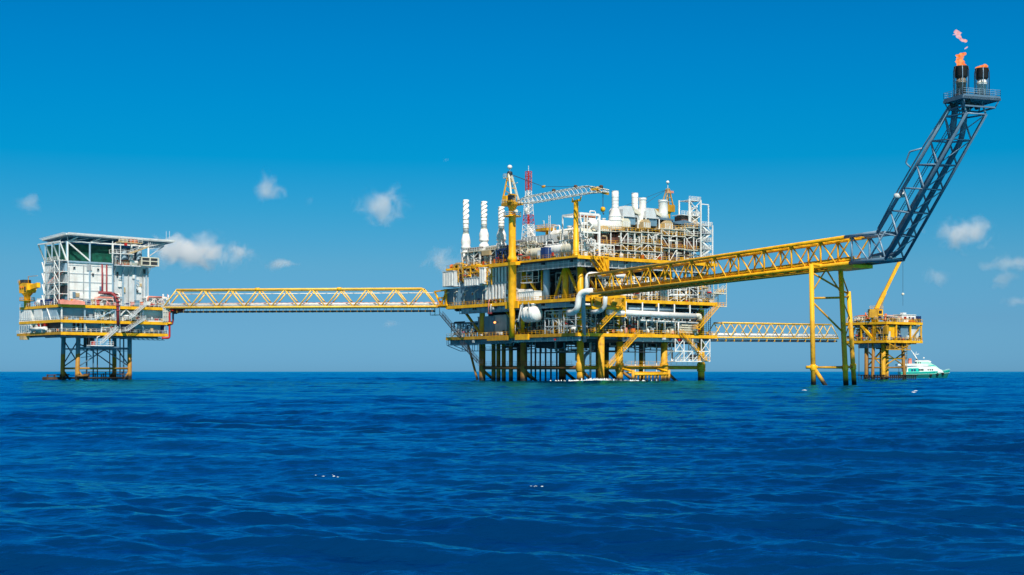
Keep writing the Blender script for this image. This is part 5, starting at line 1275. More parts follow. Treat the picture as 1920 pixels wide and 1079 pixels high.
    tag(MB().lathe([(.01,-.6),(.45,-.4),(.65,0),(.45,.4),(.01,.6)], n=12).build('radome', WHT, None, base+Vector((.2,0,Z(342)))), 'small white dome antenna above the far yellow crane', 'antenna')
def right_side():
    # flare bridge landing: bracket trusses, header pipes turning down, grey risers
    t = thing('bridge_bracket', 'yellow triangular truss bracket under the top deck above the flare bridge end', 'bracket', lift(pR(1122,508,-1.5),F.Z(510,8,-1.5)), RR)
    b = MB()
    for yy in (-1.2,1.2): 
        for p, q in (((-3.2,yy,4.6),(3.0,yy,4.6)),((-3.0,yy,4.4),(1.2,yy,0)),((1.2,yy,0),(3.0,yy,0)),((3.0,yy,0),(3.0,yy,4.6)),((1.2,yy,0),(1.2,yy,4.6)),((1.2,yy,4.4),(3,yy,0)),((-.9,yy,4.5),(1.2,yy,1.5))): b.bar(p,q,.42)
    for x in (-3,1.2,3): b.bar((x,-1.2,4.6),(x,1.2,4.6),.35)
    b.bar((1.2,-1.2,0),(1.2,1.2,0),.35); b.bar((3,-1.2,0),(3,1.2,0),.35); b.build('truss', YEL, t); MB().box(1.4,2.9,-1.0,1.0,.3,4.2).build('box_column', YEL, t)
    loc, w_, h_ = F.onR(1110,1172,554,594,-2.5); t = thing('bridge_support', 'heavy yellow framed seat under the platform end of the flare bridge', 'bridge seat', loc, RR); x = w_/2
    b = MB()
    for yy in (0,4):
        for z in (h_*.4,h_*.95): b.bar((-x,yy,z),(x,yy,z),.55,.8)
        for i in range(4): c = -x+w_*i/3; b.bar((c,yy,h_*.4 if i < 2 else 0),(c,yy,h_*.95),.45)
        b.bar((-x,yy,h_*.95),(-x*.33,yy,h_*.4),.35); b.bar((x*.33,yy,h_*.4),(-x*.33,yy,h_*.95),.35); b.bar((x*.33,yy,h_*.95),(x,yy,h_*.4),.35); b.bar((x*.33,yy,.2),(x,yy,.2),.35)
    for i in range(4): c = -x+w_*i/3; b.bar((c,0,h_*.95),(c,4,h_*.95),.4)
    b.build('frame', YEL, t); MB().lathe([(.01,-.9),(1.0,-.9),(1.0,.9),(.01,.9)], (x*.2,-.6,h_*.66),'y',14).build('roller', YELD, t)
    for i in range(3): MB().box(-x+w_*(i+.25)/3.2,-x+w_*(i+.8)/3.2,-.3,.1,h_*.5,h_*.86).build('panel', YELD, t)
    d = (FB_K-FB_A).normalized()
    def bp(px, py, Y): return AT(px, py, Y)
    sd = Vector((-d.y, d.x, 0)).normalized(); sd = sd if sd.x > 0 else -sd
    P0 = FB_A+sd*.83+Vector((0,0,1.0)); P1 = FB_A + sd*1.9+Vector((0,0,5.9))
    o = MB().pipe([FB_A+sd*.83+d*2+Vector((0,0,.9)), AT(1086,548,441), AT(1083,580,441), AT(1074,587,444), AT(1066,587,449)], .95, 14, 2.6).build('header_pipe', WHT, None); tag(o, 'thick white pipe bending down at the lower platform end of the flare bridge', 'pipe')
    o = MB().pipe([FB_A+d*(-.2)+sd*2.0+Vector((0,0,1.2)), AT(1094,548,443), AT(1094,582,444), AT(1096,640,452)], .62, 12, 1.8).build('header_pipe', LBG, None); tag(o, 'pale blue grey pipe dropping straight down beside the thick white one', 'pipe')
    o = MB().pipe([AT(1178,519,447), AT(1140,516,444), AT(1101,514,441), AT(1100,548,441)], .72, 12, 1.6).build('header_pipe', WHT, None); tag(o, 'white pipe arching over the top corner of the flare bridge end', 'pipe')
    o = MB().pipe([AT(1135,555,446), AT(1134,577,447), AT(1124,584,448), AT(1110,586,450)], .7, 12, 1.5).build('header_pipe', LGR, None); tag(o, 'grey white pipe bending left below the flare bridge seat', 'pipe')
    o = MB().pipe([pR(1094,571,-.6), pR(1146,573,-.6), pR(1149,580,-.6), pR(1147,590,-.6)], .42, 10, 1.2).build('header_pipe', WHT, None); tag(o, 'thin white looping pipe under the flare bridge seat', 'pipe')
    # long white pipe slung below the middle deck and its hangers
    a, b_ = pR(1140,585.5,-1.8), pR(1303,593.5,-1.8)
    t = thing('slung_pipe', 'long thick white pipe slung under the middle deck on the right side', 'pipe', a, 0)
    MB().tube((0,0,0), b_-a, .95, n=14).build('pipe', WHT, t)
    for i in range(5):
        p = (b_-a)*(.2+.185*i); MB().bar(p+Vector((0,0,-1.6)), p+Vector((0,0,3.6)), .5, .4).build('hanger', WHT, t)
    o = MB().tube(pR(1176,578.5,.6), pR(1262,581.5,.6), .8, n=12).build('slung_pipe', LBG); tag(o, 'pale blue pipe above the long white slung pipe', 'pipe')
    o = MB().tube(pR(1200,602,1.5), pR(1308,607,1.5), .5, n=10).build('slung_pipe', LGR); tag(o, 'thinner grey pipe below the long white slung pipe', 'pipe')
    for y_, v_, m_, lab in ((574,1.2,LGR,'cable tray just below the middle deck beam on the right side'),):
        o = MB().bar(pR(1172,y_,v_), pR(1318,y_+6,v_), .9, .35).build('cable_tray', m_); tag(o, lab, 'cable tray')
    o = MB().pipe([pR(1303,593,-1.8)+Vector((0,0,0)), pR(1312,592,-1.8), pR(1312,600,-1.8)],.8,12,1.2).build('slung_pipe', CRM); tag(o, 'cream elbow at the right end of the long white slung pipe', 'pipe')
    # middle deck racks (upper half partly behind the flare bridge)
    R1 = [(1148,71,1.5,8,'pipe rack behind the left end of the flare bridge'),(1178,72,1.0,8,'white pipe rack on the middle deck behind the flare bridge, leftmost clear one'),(1200,73,.6,7,'white pipe rack on the middle deck left of the vertical stubs'),
          (1222,74,.6,8,'white pipe rack on the middle deck above the middle of the slung pipe'),(1246,75,.6,8,'white pipe rack on the middle deck by the tall yellow column'),(1270,76,.6,8,'white looping pipe rack on the middle deck, right half'),(1292,77,.6,8,'white pipe rack on the middle deck near the right column'),(1316,78,1,8,'pipe rack at the right end of the middle deck')]
    for px, s, v, w_, lab in R1:
        rack(lift(pR(px,570,v),ZM), RR, w_, 5, 7.5 if s % 2 else 6, s, lab, [WHT,LGR,WHT,GRY,DRK,TAN], WHT if s % 3 else GRY, 2, 3, 14, 9, 2)
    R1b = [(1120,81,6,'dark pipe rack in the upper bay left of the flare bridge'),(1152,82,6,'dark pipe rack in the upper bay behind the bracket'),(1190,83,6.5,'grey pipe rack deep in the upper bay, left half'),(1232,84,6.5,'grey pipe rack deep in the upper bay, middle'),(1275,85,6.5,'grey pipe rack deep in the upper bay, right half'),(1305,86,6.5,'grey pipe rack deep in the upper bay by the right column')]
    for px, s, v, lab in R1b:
        rack(lift(pR(px,570,v),ZM), RR, 11, 6, 10.8, s, lab, [GRY,DRK,DRK,LGR,DRK], DRK, 3, 4, 15, 8, 3)  # deep racks coloured dark to carry the shade of the recess
    for i, (px, r_) in enumerate(((1239,.28),(1243,.28),(1247,.28),(1250,.28))):
        o = MB().lathe([(r_,0),(r_,4.6),(r_*1.5,4.6),(r_*1.5,5)], n=10).build('pipe_stub', WHT, None, lift(pR(px,568,-.9),ZM)); tag(o, ('first','second','third','last')[i]+' from the left of four short white upright pipes at the middle deck rail', 'pipe', 'upright pipe stubs at the rail')
    # lower deck
    R2 = [(1098,91,2,'pipe rack on the lower deck right of the corner leg'),(1122,92,2.2,'pipe rack on the lower deck below the yellow staircase'),(1150,93,2.5,'dark pipe rack on the lower deck behind the staircase foot'),(1182,94,1.2,'pipe rack on the lower deck under the left part of the slung pipe'),(1208,95,1.2,'pipe rack on the lower deck left of the middle column'),
          (1236,96,1.2,'pipe rack on the lower deck at the middle column'),(1262,97,1.2,'pipe rack on the lower deck right of the middle column'),(1300,98,2,'pipe rack on the lower deck behind the right staircase')]
    for px, s, v, lab in R2:
        rack(lift(pR(px,630,v),ZL), RR, 8, 6, 6.5 if s % 2 else 8, s, lab, [DRK,GRY,DRK,WHT,BGR,TAN], GRY if s % 2 else DRK, 2, 3, 13, 9, 2)
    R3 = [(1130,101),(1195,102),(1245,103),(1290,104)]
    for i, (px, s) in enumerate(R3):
        rack(lift(pR(px,630,9),ZL), RR, 14, 6, 8.6, s, ('leftmost','second','third','rightmost')[i]+' of the dark pipe racks deep inside the lower deck on the right side', [DRK,GRY,DRK,LGR], DRK, 3, 3, 14, 8, 3)  # mostly dark colours, shade inside the lower deck put into the racks
    for i, (px, s) in enumerate(((1168,1),(1218,2),(1255,3))):
        skid(lift(pR(px,628,-.6),ZL+.1), RR, 4.6, 2.4, s, ('pump skid on the lower deck right of the yellow staircase','pump skid on the lower deck rail in the middle','pump skid on the lower deck left of the cream rack')[i], (LGR,WHT,CRM)[i], (PNK,GRY,CRM)[i])
    loc, w_, h_ = F.onR(1274,1310,604,622,-1.0); t = thing('hose_rack', 'cream stepped rack of long tubes on the lower deck near the right staircase', 'rack', lift(loc,ZL+.1), RR); x = w_/2
    for k in range(4):
        z = .6+k*h_/4.2; MB().box(-x+k*.4,x-k*.2,0,2,z,z+.14).build('shelf', CRM, t)
        for j in range(3): MB().tube((-x+k*.4,.4+j*.6,z+.35),(x-k*.2,.4+j*.6,z+.35),.2,n=8).build('tube', WHT if j % 2 else CRM, t)
    for c in (-x+.3,0,x-.5): MB().bar((c,.1,0),(c,.1,h_),.16).build('post', CRM, t)
    for i, px in enumerate((1172,1196,1212,1232,1247,1266)):
        lamp_arm(lift(pR(px,628,-1.1),ZL), RR, 4.6, ('leftmost','second','third','fourth','fifth','rightmost')[i]+' cream lamp post from the left on the lower deck rail, right side', CRM, 1.9, 'lamp posts along the lower deck')
    for i, px in enumerate((1225,1258,1288,1306)):
        lamp_arm(lift(pR(px,480,2.0),ZT+4.8 if i < 2 else ZT+4.7), RR, 3.2, ('lamp post in front of the brown coolers, leftmost','lamp post in front of the brown coolers, second','lamp post below the large blue canopy','lamp post at the rightmost brown louvres')[i], WHT, 1.8, 'lamp posts on the top deck modules')
    t = thing('vent_post', 'slim white post standing at the lower deck rail near the right staircase', 'post', lift(pR(1272,630,-1.2),ZL), RR); MB().tube((0,0,0),(0,0,4.6),.24,n=8).build('post', WHT, t); MB().lathe([(.24,4.6),(.4,4.7),(.4,5.0),(.1,5.2)],n=10).build('cap', WHT, t)
    # dark ladders and uprights at the right end
    for i, px in enumerate((1322,1330)):
        t = thing('ladder', ('dark ladder column left at the right end of the platform','dark ladder column outermost at the right end of the platform')[i], 'ladder', lift(pR(px,630,5+3*i),ZL), RR)
        for c in (-.5,.5): MB().bar((c,0,0),(c,0,ZT-ZL-2),.16).build('rail', DBL, t)
        b = MB()
        for k in range(30): b.bar((-.5,0,.5+k*.7),(.5,0,.5+k*.7),.1)
        b.build('rungs', DBL, t)
    # railing lamps and small yellow posts along the right middle deck, life rings
    for i, (px, py, v, z) in enumerate(((1075,624,-1.3,ZL),(1262,628,-1.3,ZL),(1150,628,-1.3,ZL))):
        p = lift(pR(px,py,v) if px > 1085 else pL(px,py,-1.3), z+.7); o = MB(); 
        pts = [(.42*math.cos(a*.5236),0,.42*math.sin(a*.5236)) for a in range(13)]; o.pipe(pts,.11,7,.01); o = o.build('life_ring', ORG, None, p, RR if px > 1085 else RL); tag(o, ('orange life ring on the lower deck rail left of the corner leg','orange life ring on the lower deck rail near the cream rack','orange life ring on the lower deck rail by the yellow staircase')[i], 'life ring')
    # bridge landing at the left end, where the footbridge arrives
    loc, w_, h_ = F.onL(815,838,545,573,-1.4); t = thing('bridge_landing', 'yellow braced landing where the long footbridge meets the big platform', 'bridge landing', loc, RL); x = w_/2
    b = MB()
    for yy in (0,5):
        for p, q in (((-x,yy,0),(x,yy,0)),((-x,yy,h_*.95),(x,yy,h_)),((-x,yy,h_*.95),(0,yy,0)),((0,yy,0),(x,yy,h_)),((x*.9,yy,0),(x*.9,yy,h_)),((-x*.4,yy,h_*.5),(x*.4,yy,h_*.5))): b.bar(p,q,.5)
    for c in (-x,0,x): b.bar((c,0,0),(c,5,0),.4)
    b.build('frame', YEL, t); MB().box(-x,x,0,5,-.6,-.3).build('floor', YELD, t); MB().box(-x*.2,x*.2,-.2,.5,.3,1.6).build('junction_box', RED, t)
    b = MB(); b.rail([(-x,-.2,-.3),(x,-.2,-.3)],1.2,1.2,.09); b.build('railing', YEL, t)
    t = thing('pulley_frame', 'pale frame hanging below the right end of the long footbridge', 'frame', pL(811,591,-1.4), RL); MB().box(-1.6,1.6,0,2,-.1,.1).build('floor', CRM, t)
    b = MB(); 
    for c in (-1.5,1.5): b.bar((c,0,0),(c,0,2.6),.16); b.bar((c,2,0),(c,2,2.6),.16)
    b.bar((-1.5,0,1.2),(1.5,0,1.2),.14); b.build('frame', LGR, t)
    t = thing('life_raft_cradle', 'red and white davit hanging at the left side above the leftmost leg', 'davit', pL(918,588,-1.6), RL)
    MB().pipe([(-.6,0,0),(-.6,0,3.6),(0,0,4.6)],.2,7).build('arm', PNK, t); MB().pipe([(.7,0,0),(.7,0,2.6),(1.0,0,3.0)],.16,7).build('arm', WHT, t); MB().box(-.9,1.0,-.3,.3,-.2,.3).build('base', MAR, t)

left_side(); pedestal_crane(); mast(); right_top(); right_side()
# ================================================================ quarters platform with the helideck (left)
G = LEFT
QL, QR = G.RL, G.RR
QB, QM, QT = 16.8, 21.0, 26.2
def gR(px, py, v): u = G.U(px, v); return G.W(u, v, G.Z(py, u, v))
def gL(px, py, u): v = G.V(px, u); return G.W(u, v, G.Z(py, u, v))
def quarters():
    t = thing('quarters_platform', 'grey and yellow platform at the left with a white block under a helideck', 'platform', G.W(0,0,0), G.a)
    # jacket
    for i, (u, v) in enumerate(((9,6),(28.4,6),(9,17.7),(28.4,17.7))):
        MB().tube((u-(.9 if u < 20 else -.0),v,-14),(u,v,QB-.8),.78,n=14).build('leg', LEGB, t)
    for a, b_ in (((9,6),(28.4,6)),((9,17.7),(28.4,17.7)),((9,6),(9,17.7)),((28.4,6),(28.4,17.7))):
        MB().tube((*a,4.4),(*b_,4.4),.34,n=8).build('jacket_brace', LEGB, t)
        MB().tube((*a,1.0),(*b_,1.0),.34,n=8).build('jacket_brace', LEGB, t)
        m = ((a[0]+b_[0])/2,(a[1]+b_[1])/2)
        MB().tube((*a,3.4),(a[0]+(m[0]-a[0])*.35,a[1]+(m[1]-a[1])*.35,-1),.4,n=8).build('jacket_brace', LEGB, t)
        MB().tube((*b_,3.4),(b_[0]+(m[0]-b_[0])*.35,b_[1]+(m[1]-b_[1])*.35,-1),.4,n=8).build('jacket_brace', LEGB, t)
    for a, c in (((9,6,5),(18.7,6,11)),((28.4,6,5),(18.7,6,11)),((9,17.7,5),(18.7,17.7,11.5)),((28.4,17.7,5),(18.7,17.7,11.5)),((28.4,6,5),(28.4,17.7,13)),((9,6,13),(18.7,17.7,11.5))): MB().tube(a,c,.22,n=7).build('jacket_brace', DBL, t)
    for v in (6,17.7): MB().tube((9,v,11.3),(28.4,v,11.3),.24,n=7).build('jacket_brace', DBL, t)
    MB().tube((9,6,6),(9,17.7,14.5),.22,n=7).build('jacket_brace', DBL, t); MB().tube((9,17.7,6),(9,6,14.5),.22,n=7).build('jacket_brace', DBL, t)
    b = MB(); q = random.Random(2)
    for i in range(16): u = 11.5+i*1.05; b.tube((u,6.4+.5*(i%3),-4),(u,6.4+.5*(i%3),(QB-1) if i % 4 == 1 else 2.2+.5*(i%3)),.20,n=6)
    b.bar((11,6.2,2.4),(28,6.2,2.4),.35); b.bar((11,6.2,3.2),(28,6.2,3.2),.2); b.build('fender_posts', RST, t)
    b = MB()
    for u in (12.5,15,26.6): b.tube((u,7,-4),(u,7,QB-1),.26,n=7)
    b.bar((9,6,11.6),(28.4,6,11.6),.3,.5); b.bar((9,6,10.6),(28.4,6,10.6),.2); b.bar((10,6.2,11.6),(14,6.2,8.6),.22); b.bar((14,6.2,8.6),(10,6.2,8.2),.2)
    b.bar((9,8,12.5),(14,8,12.5),.3); b.build('risers', DBL, t)
    MB().box(12.8,15.6,7.2,10,11.8,QB-1.2).build('caged_ladder', DRK, t)
    # decks
    U1, V1 = 40.5, 33.5
    for z, nm, v1 in ((QB,'lower_deck',36),(QM,'middle_deck',34),(QT,'upper_deck',V1)):
        MB().box(0,U1-(0 if z == QB else .6),0,v1,z-.3,z).build(nm, GRD, t)
        MB().box(-.3,U1-.3,-.3,-.003,z-.95,z+.08).build('edge_beam', YEL, t); MB().box(-.3,-.003,0,v1,z-.85,z+.08).build('edge_beam', YELD if z == QB else YEL, t)
        MB().box(U1-.597,U1-.3,0,v1,z-.9,z+.05).build('edge_beam', YELD, t)
        b = MB(); b.rail([(-.2,v1,z+.1),(-.2,-.2,z+.1),(U1-.4,-.2,z+.1)],1.15,1.8,.08,2); b.build('railing', WHT, t)
        b = MB()
        for i in range(12): b.box(.5+i*3.5,.75+i*3.5,.1,v1-.2,z-1.0,z-.31)
        b.build('deck_beams', DRK, t)
    b = MB()
    for i in range(7): b.bar((2+i*5.8,1,QB-1.2),(2+i*5.8,30,QB-1.2),.3,.5)
    b.bar((1,3,QB-1.5),(39,3,QB-1.5),.3,.4)
    for i in range(8): b.bar((25+i*1.9,1.5,QB-1.7),(26.4+i*1.9,1.5,QB-2.3),.18)
    b.bar((25,1.5,QB-2.2),(39,1.5,QB-2.2),.18); b.build('under_deck_frames', DBL, t)
    # posts and braces between the decks on the long face
    for u in (.2,8.6,20,30.6,39.2): MB().bar((u,.3,QB),(u,.3,QT-.9),.45).build('post', WHT if u < 1 else LBG, t)
    for a, b_ in (((20,QM+.2),(24,QT-1)),((28.5,QM+.2),(24,QT-1)),((20.4,QT-1),(12,QM+.2))): MB().bar((a[0],.15,a[1]),(b_[0],.15,b_[1]),.28).build('brace', WHT if a[0] != 20.4 else LBG, t)
    # wall panels of the machinery rooms
    MB().box(2,16,2.2,30,QM+.003,QT-1.0).build('wall', LBG, t); MB().box(16.4,30,4.5,30,QM+.003,QT-1.0).build('wall', DRK, t)
    MB().box(2,8.4,2.0,30,QB+.003,QM-1.0).build('wall', LBG, t); MB().box(9,19.6,2.0,30,QB+.003,QM-1.0).build('wall', BGR, t)
    MB().box(20.3,28,3.2,30,QB+.003,QM-1.0).build('wall', NVY, t); MB().box(28.4,39.5,2.4,30,QB+.003,QM-1.0).build('wall', LBG, t); MB().box(31,39.4,2.4,30,QM+.003,QT-1.0).build('wall', WHT, t)
    for c in (6.2,16.6):
        for i in range(2):
            for k in range(2):
                MB().lathe([(.01,0),(.48,0),(.48,.12),(.6,.12),(.6,.0)], (c-.75+i*1.5,1.9,QB+1.25+k*1.35),'y',14).build('fan', DRK, t)
    for k, z in enumerate((QB,QM,QT)):
        edge_fittings(t, (1,.5,z+.02), (39.5,.5,z+.02), 18, 300+k, 'R', (0,.9)); edge_fittings(t, (.5,3,z+.02), (.5,23,z+.02), 9, 310+k, 'L', (0,.9))
    # left side: louvred cladding and white panels at the far corner
    for z0, z1, m in ((QB+.1,QM-.9,WHT),(QM+.1,QT-1.0,WHT)):
        w = MB().box(-.15,2.0,24,34,z0,z1).build('wall', m, t); l = MB()
        for i in range(6): l.box(-.28,-.15,25+i*1.5,25.8+i*1.5,z0+.5,z1-.5)
        l.build('louvre', LGR if z0 > QM else BGR, w)
    MB().box(-.1,1.8,15.5,22,QM+.1,QT-1.0).build('wall', WHT, t)
    MB().box(1.2,2.2,4,23.5,QB+.05,QM-.95).build('wall', DRK, t)
    MB().bar((-.2,8,QM+.1),(-.2,11,QT-1),.35).build('brace', WHT, t); MB().box(.1,2.1,4,15,QM+.1,QT-1.0).build('wall', LBG, t)
    MB().box(-1.2,.9,28,31.5,QB-2.2,QB-.86).build('sump_box', TAN, t)

    # accommodation block
    u0, u1, v0, v1 = 3.2, 35.0, 3.0, 21.5; H1 = 41.0
    bl = thing('accommodation_block', 'tall white and pale grey clad block carrying the helideck', 'building', G.W(0,0,0), G.a)
    MB().box(u0,20.3,v0,v1,QT+.1,H1).build('wall', WHT, bl)
    MB().box(20.303,u1,v0+1.4,v1,QT+.1,H1-.4).build('wall', LGR, bl)
    for c in (u0+.0,11.4,20.0): MB().box(c,c+.55,v0-.28,v0-.003,QT+.1,H1-.1).build('pilaster', LBG, bl)
    b = MB()
    for k in range(5): b.box(u0+.6,19.9,v0-.14,v0-.003,QT+2.2+k*2.9,QT+2.5+k*2.9)
    b.build('cladding_rail', LGR, bl)
    b = MB(); n = 26
    for i in range(n): c = 20.6+(u1-20.9)*i/n; b.box(c,c+.16,v0+1.28,v0+1.397,QT+.2,H1-.6)
    b.build('cladding_rib', LGR, bl)
    for c in (24.5,29.3,33.6): MB().box(c,c+.6,v0+.9,v0+1.25,QT+.2,H1-.6).build('pilaster', LBG, bl)
    b = MB()
    for i in range(12): b.box(u0-.12,u0-.003,v0+1+i*1.5,v0+1.2+i*1.5,QT+.2,H1-.2)
    b.build('cladding_rib', LBG, bl)
    for (c,z) in ((24.0,QT+8.3),(24.0,QT+10.2),(30.2,QT+8.6),(31.2,QT+8.2),(24.2,QT+3.3),(30.6,QT+9.6)):
        f = MB().box(c-.9,c+.9,v0+1.05,v0+1.26,z-.6,z+.6).build('window', WHT, bl); MB().box(c-.6,c+.6,v0+1.0,v0+1.047,z-.35,z+.35).build('pane', LBG, f)
    for (c,z) in ((6.0,H1-1.9),(14.8,H1-2.1)):
        f = MB().box(c-.45,c+.45,v0-.2,v0-.003,z-.45,z+.45).build('window', GRY, bl); MB().box(c-.3,c+.3,v0-.24,v0-.203,z-.3,z+.3).build('pane', GLS, f)
    d_ = MB().box(29.4,30.4,v0+1.02,v0+1.28,QT+5.6,QT+6.6).build('vent', DRK, bl)
    q = random.Random(31)
    for i in range(22):
        left = i % 2; c = q.uniform(u0+1,19) if left else q.uniform(21,34); z = QT+q.choice([1.2,3.4,6.0,8.4,11.2,13.0])+q.uniform(-.4,.4); y0 = v0 if left else v0+1.25
        w2 = q.uniform(.25,.8); h2 = q.uniform(.3,1.1); MB().box(c-w2,c+w2,y0-.32,y0-.03,z-h2,z+h2).build('wall_fitting', q.choice([GRY,DRK,LBG,TAN,BGR,WHT]), bl)
    for c, z0_, z1_ in ((9.2,QT+.3,H1-.8),(16.4,QT+.3,H1-3),(26.8,QT+.3,H1-1.2),(32.4,QT+.3,H1-2)): MB().box(c,c+.3,v0-.3 if c < 20 else v0+.95,v0-.05 if c < 20 else v0+1.2,z0_,z1_).build('cable_tray', GRY if c != 16.4 else MAR, bl)
    dr = MB().box(13,14.2,v0-.22,v0-.003,QT+.2,QT+2.4).build('door', LBG, bl); MB().box(13.95,14.1,v0-.3,v0-.223,QT+1.2,QT+1.4).build('handle', DRK, dr)
    dr = MB().box(33.9,35.003,v0+1.1,v0+1.3,QT+.2,QT+2.3).build('door', BGR, bl); MB().box(34.0,34.15,v0+1.0,v0+1.097,QT+1.2,QT+1.4).build('handle', DRK, dr)
    MB().box(u0-.3,20.6,v0-.4,v0+.1,H1+.003,H1+.5).build('cornice', LBG, bl); MB().box(u0-.3,u0,v0+.103,v1,H1+.003,H1+.5).build('cornice', LBG, bl); MB().box(u0,20.3,v0+.1,v1,H1+.002,H1+.3).build('roof', LGR, bl); MB().box(20.303,u1,v0+1.4,v1,H1-.398,H1-.1).build('roof', LGR, bl)
    # netted plant room under the helideck
    MB().box(u0+1.0,21.5,v0+2.5,v1-.5,H1+.5,47.6).build('netting', GGL, bl)
    MB().box(21.6,u1-2,v0+4.5,v1-.5,H1+.0,47.6).build('plant_wall', DBL, bl)
    for i in range(4): MB().lathe([(1.1,0),(1.1,6.2)], (23.5+i*3.0,v0+4.0,H1+.0),n=14).build('vent_duct', LBG if i % 2 else GRY, bl)
    # roof terrace of the right half
    MB().box(20.7,u1+1.2,v0-1.2,v0+1.38,H1-.4,H1-.05).build('terrace', LGR, bl); b = MB(); b.rail([(20.7,v0-1.15,H1),(u1+1.2,v0-1.15,H1),(u1+1.2,v0+3,H1)],1.2,1.4,.09,3); b.build('railing', CRM, bl)
    b = MB()
    for i in range(5): c = 21.4+i*3.3; b.bar((c,v0+1.3,H1-3.2),(c,v0-1.1,H1-.4),.18)
    b.build('terrace_bracket', WHT, bl)

    # helideck with its truss
    N, Rr, R2, L2, Lf = [Vector(p) for p in ((-152.8,498),(-123.4,528.7),(-137.5,552),(-158,548),(-168.8,522))]
    O = G.W(18,12,47.5); hd = thing('helideck', 'grey helicopter deck on slanting struts above the white block', 'helideck', O, 0)
    P = [p-Vector((O.x,O.y)) for p in (N,Rr,R2,L2,Lf)]
    zt = 50.75-O.z
    MB().prism([(p.x,p.y) for p in P], zt-.55, zt).build('deck', LGR, hd)
    C = sum(P, Vector((0,0)))/5; I = [C+(p-C)*.90 for p in P]
    MB().prism([(p.x,p.y) for p in I], zt-.9, zt-.553).build('soffit', BGR, hd)
    b = MB()
    for i in range(5):
        p, q = P[i], P[(i+1)%5]
        n_ = Vector(((q-p).y, -(q-p).x)).normalized()
        b.slab([(p.x,p.y,zt-.45),(q.x,q.y,zt-.45),(q.x,q.y,zt+.1),(p.x,p.y,zt+.1)],(n_.x*.25,n_.y*.25,0))
    b.build('rim', WHT, hd); b = MB()
    for i in range(5):
        p, q = P[i], P[(i+1)%5]; n_ = Vector(((q-p).y, -(q-p).x)).normalized()
        for k in (.5,.9,1.3): b.bar((p.x+n_.x*k,p.y+n_.y*k,zt+.05+k*.15),(q.x+n_.x*k,q.y+n_.y*k,zt+.05+k*.15),.07)
        for j in range(14): c = p.lerp(q,j/13); b.bar((c.x+n_.x*.2,c.y+n_.y*.2,zt+.02),(c.x+n_.x*1.3,c.y+n_.y*1.3,zt+.24),.07)
    b.build('safety_net', WHT, hd)
    inv = lambda u, v, z: G.W(u,v,z)-O
    b = MB(); lo = [inv(u0+.8,v0+.4,48.2),inv(12,v0+.4,48.2),inv(20.5,v0+.4,48.2),inv(28,v0+.8,48.2),inv(34.6,v0+.8,48.2)]
    for a, c in zip(lo[:-1], lo[1:]): b.bar(a,c,.42)
    lb = [inv(u0+.8,v,48.2) for v in (v0+.4,10,16,21)]
    for a, c in zip(lb[:-1], lb[1:]): b.bar(a,c,.42)
    rg = [inv(34.6,v0+.8,48.2),inv(34.6,14,48.2)]; b.bar(*rg,.42)
    b.build('ring_beam', WHT, hd)
    zt_ = zt-.9
    edge = lambda f: P[0].lerp(P[1],f)
    for i, p in enumerate(lo):
        b = MB(); q = C+(edge(.08+.22*i)-C)*.93
        b.bar(p,(q.x,q.y,zt_),.3)
        for s in (-2.6,2.6):
            e_ = C+(edge(min(.98,max(.02,.08+.22*i+s*.03)))-C)*.8; b.bar(p,(e_.x,e_.y,zt_),.26)
        b.build('strut', WHT, hd)
    for i, p in enumerate(lb):
        q = C+(P[0].lerp(P[4],.1+.28*i)-C)*.93; MB().bar(p,(q.x,q.y,zt_),.3).build('strut', WHT, hd); MB().bar(p,(C.x+(q.x-C.x)*.75,C.y+(q.y-C.y)*.75,zt_),.26).build('strut', WHT, hd)
    # columns of the truss from the block up
    cols = [(u0+.6,v0+.35),(12.0,v0+.35),(20.6,v0+.35),(28,v0+.7),(34.6,v0+.7)]
    for i, (u,v) in enumerate(cols): MB().bar(inv(u,v,H1+.5),inv(u,v,48.2),.55).build('column', WHT if i != 1 else LBG, hd)
    for a, c in (((u0+.6,48),(12,41.8)),): MB().bar(inv(a[0],v0+.35,a[1]),inv(c[0],v0+.35,c[1]),.45).build('strut', WHT, hd)
    for v, dv in ((v0+.4,-2.4),(9,-2.5),(15,-2.5),(20.5,-2.2)):
        MB().bar(inv(u0+.3,v,41.6),inv(u0-2.3,v+dv*.0,48.0),.45).build('strut', WHT, hd); MB().bar(inv(u0+.3,v,41.6),inv(u0+.3,v,48.2),.4).build('column', LBG, hd)
    MB().bar(inv(u0-2.3,v0,48.0),inv(u0-2.3,20.5,48.0),.4).build('ring_beam', WHT, hd)
    # right overhang lattice
    b = MB(); e0 = P[1]; A0 = inv(34.6,v0+.8,47.2)
    q0 = C+(e0-C)*.86
    b.bar(A0,(q0.x,q0.y,zt_-.9),.3); b.bar(inv(34.6,v0+.8,44.5),(q0.x,q0.y,zt_-.9),.28); b.bar((q0.x,q0.y,zt_-.9),(q0.x,q0.y,zt_),.22)
    for i in range(7):
        f = i/7; p = A0.lerp(Vector((q0.x,q0.y,zt_-.9)),f); b.bar(p,(p.x,p.y,zt_),.16); f2=(i+.8)/7; p2 = A0.lerp(Vector((q0.x,q0.y,zt_-.9)),f2); b.bar(p,(p2.x,p2.y,zt_),.16)
    b.build('overhang_truss', LGR, hd)
    for d2 in (-.6,.6): MB().bar((e0.x*.93+d2,e0.y*.93,zt),(e0.x*.93+d2,e0.y*.93,zt+3.6),.12).build('aerial', LGR, hd)
    t = thing('access_stair', 'tan staircase and railed landings under the front edge of the helideck', 'staircase', inv(20.6,v0-2.0,H1)+O, QR)
    z3 = 48.9-H1
    MB().box(-2.0,6.4,-1.2,1.0,3.6,3.85).build('landing', WHT, t); MB().box(.5,9.5,-1.4,1.2,z3-.3,z3).build('landing', TAN, t)
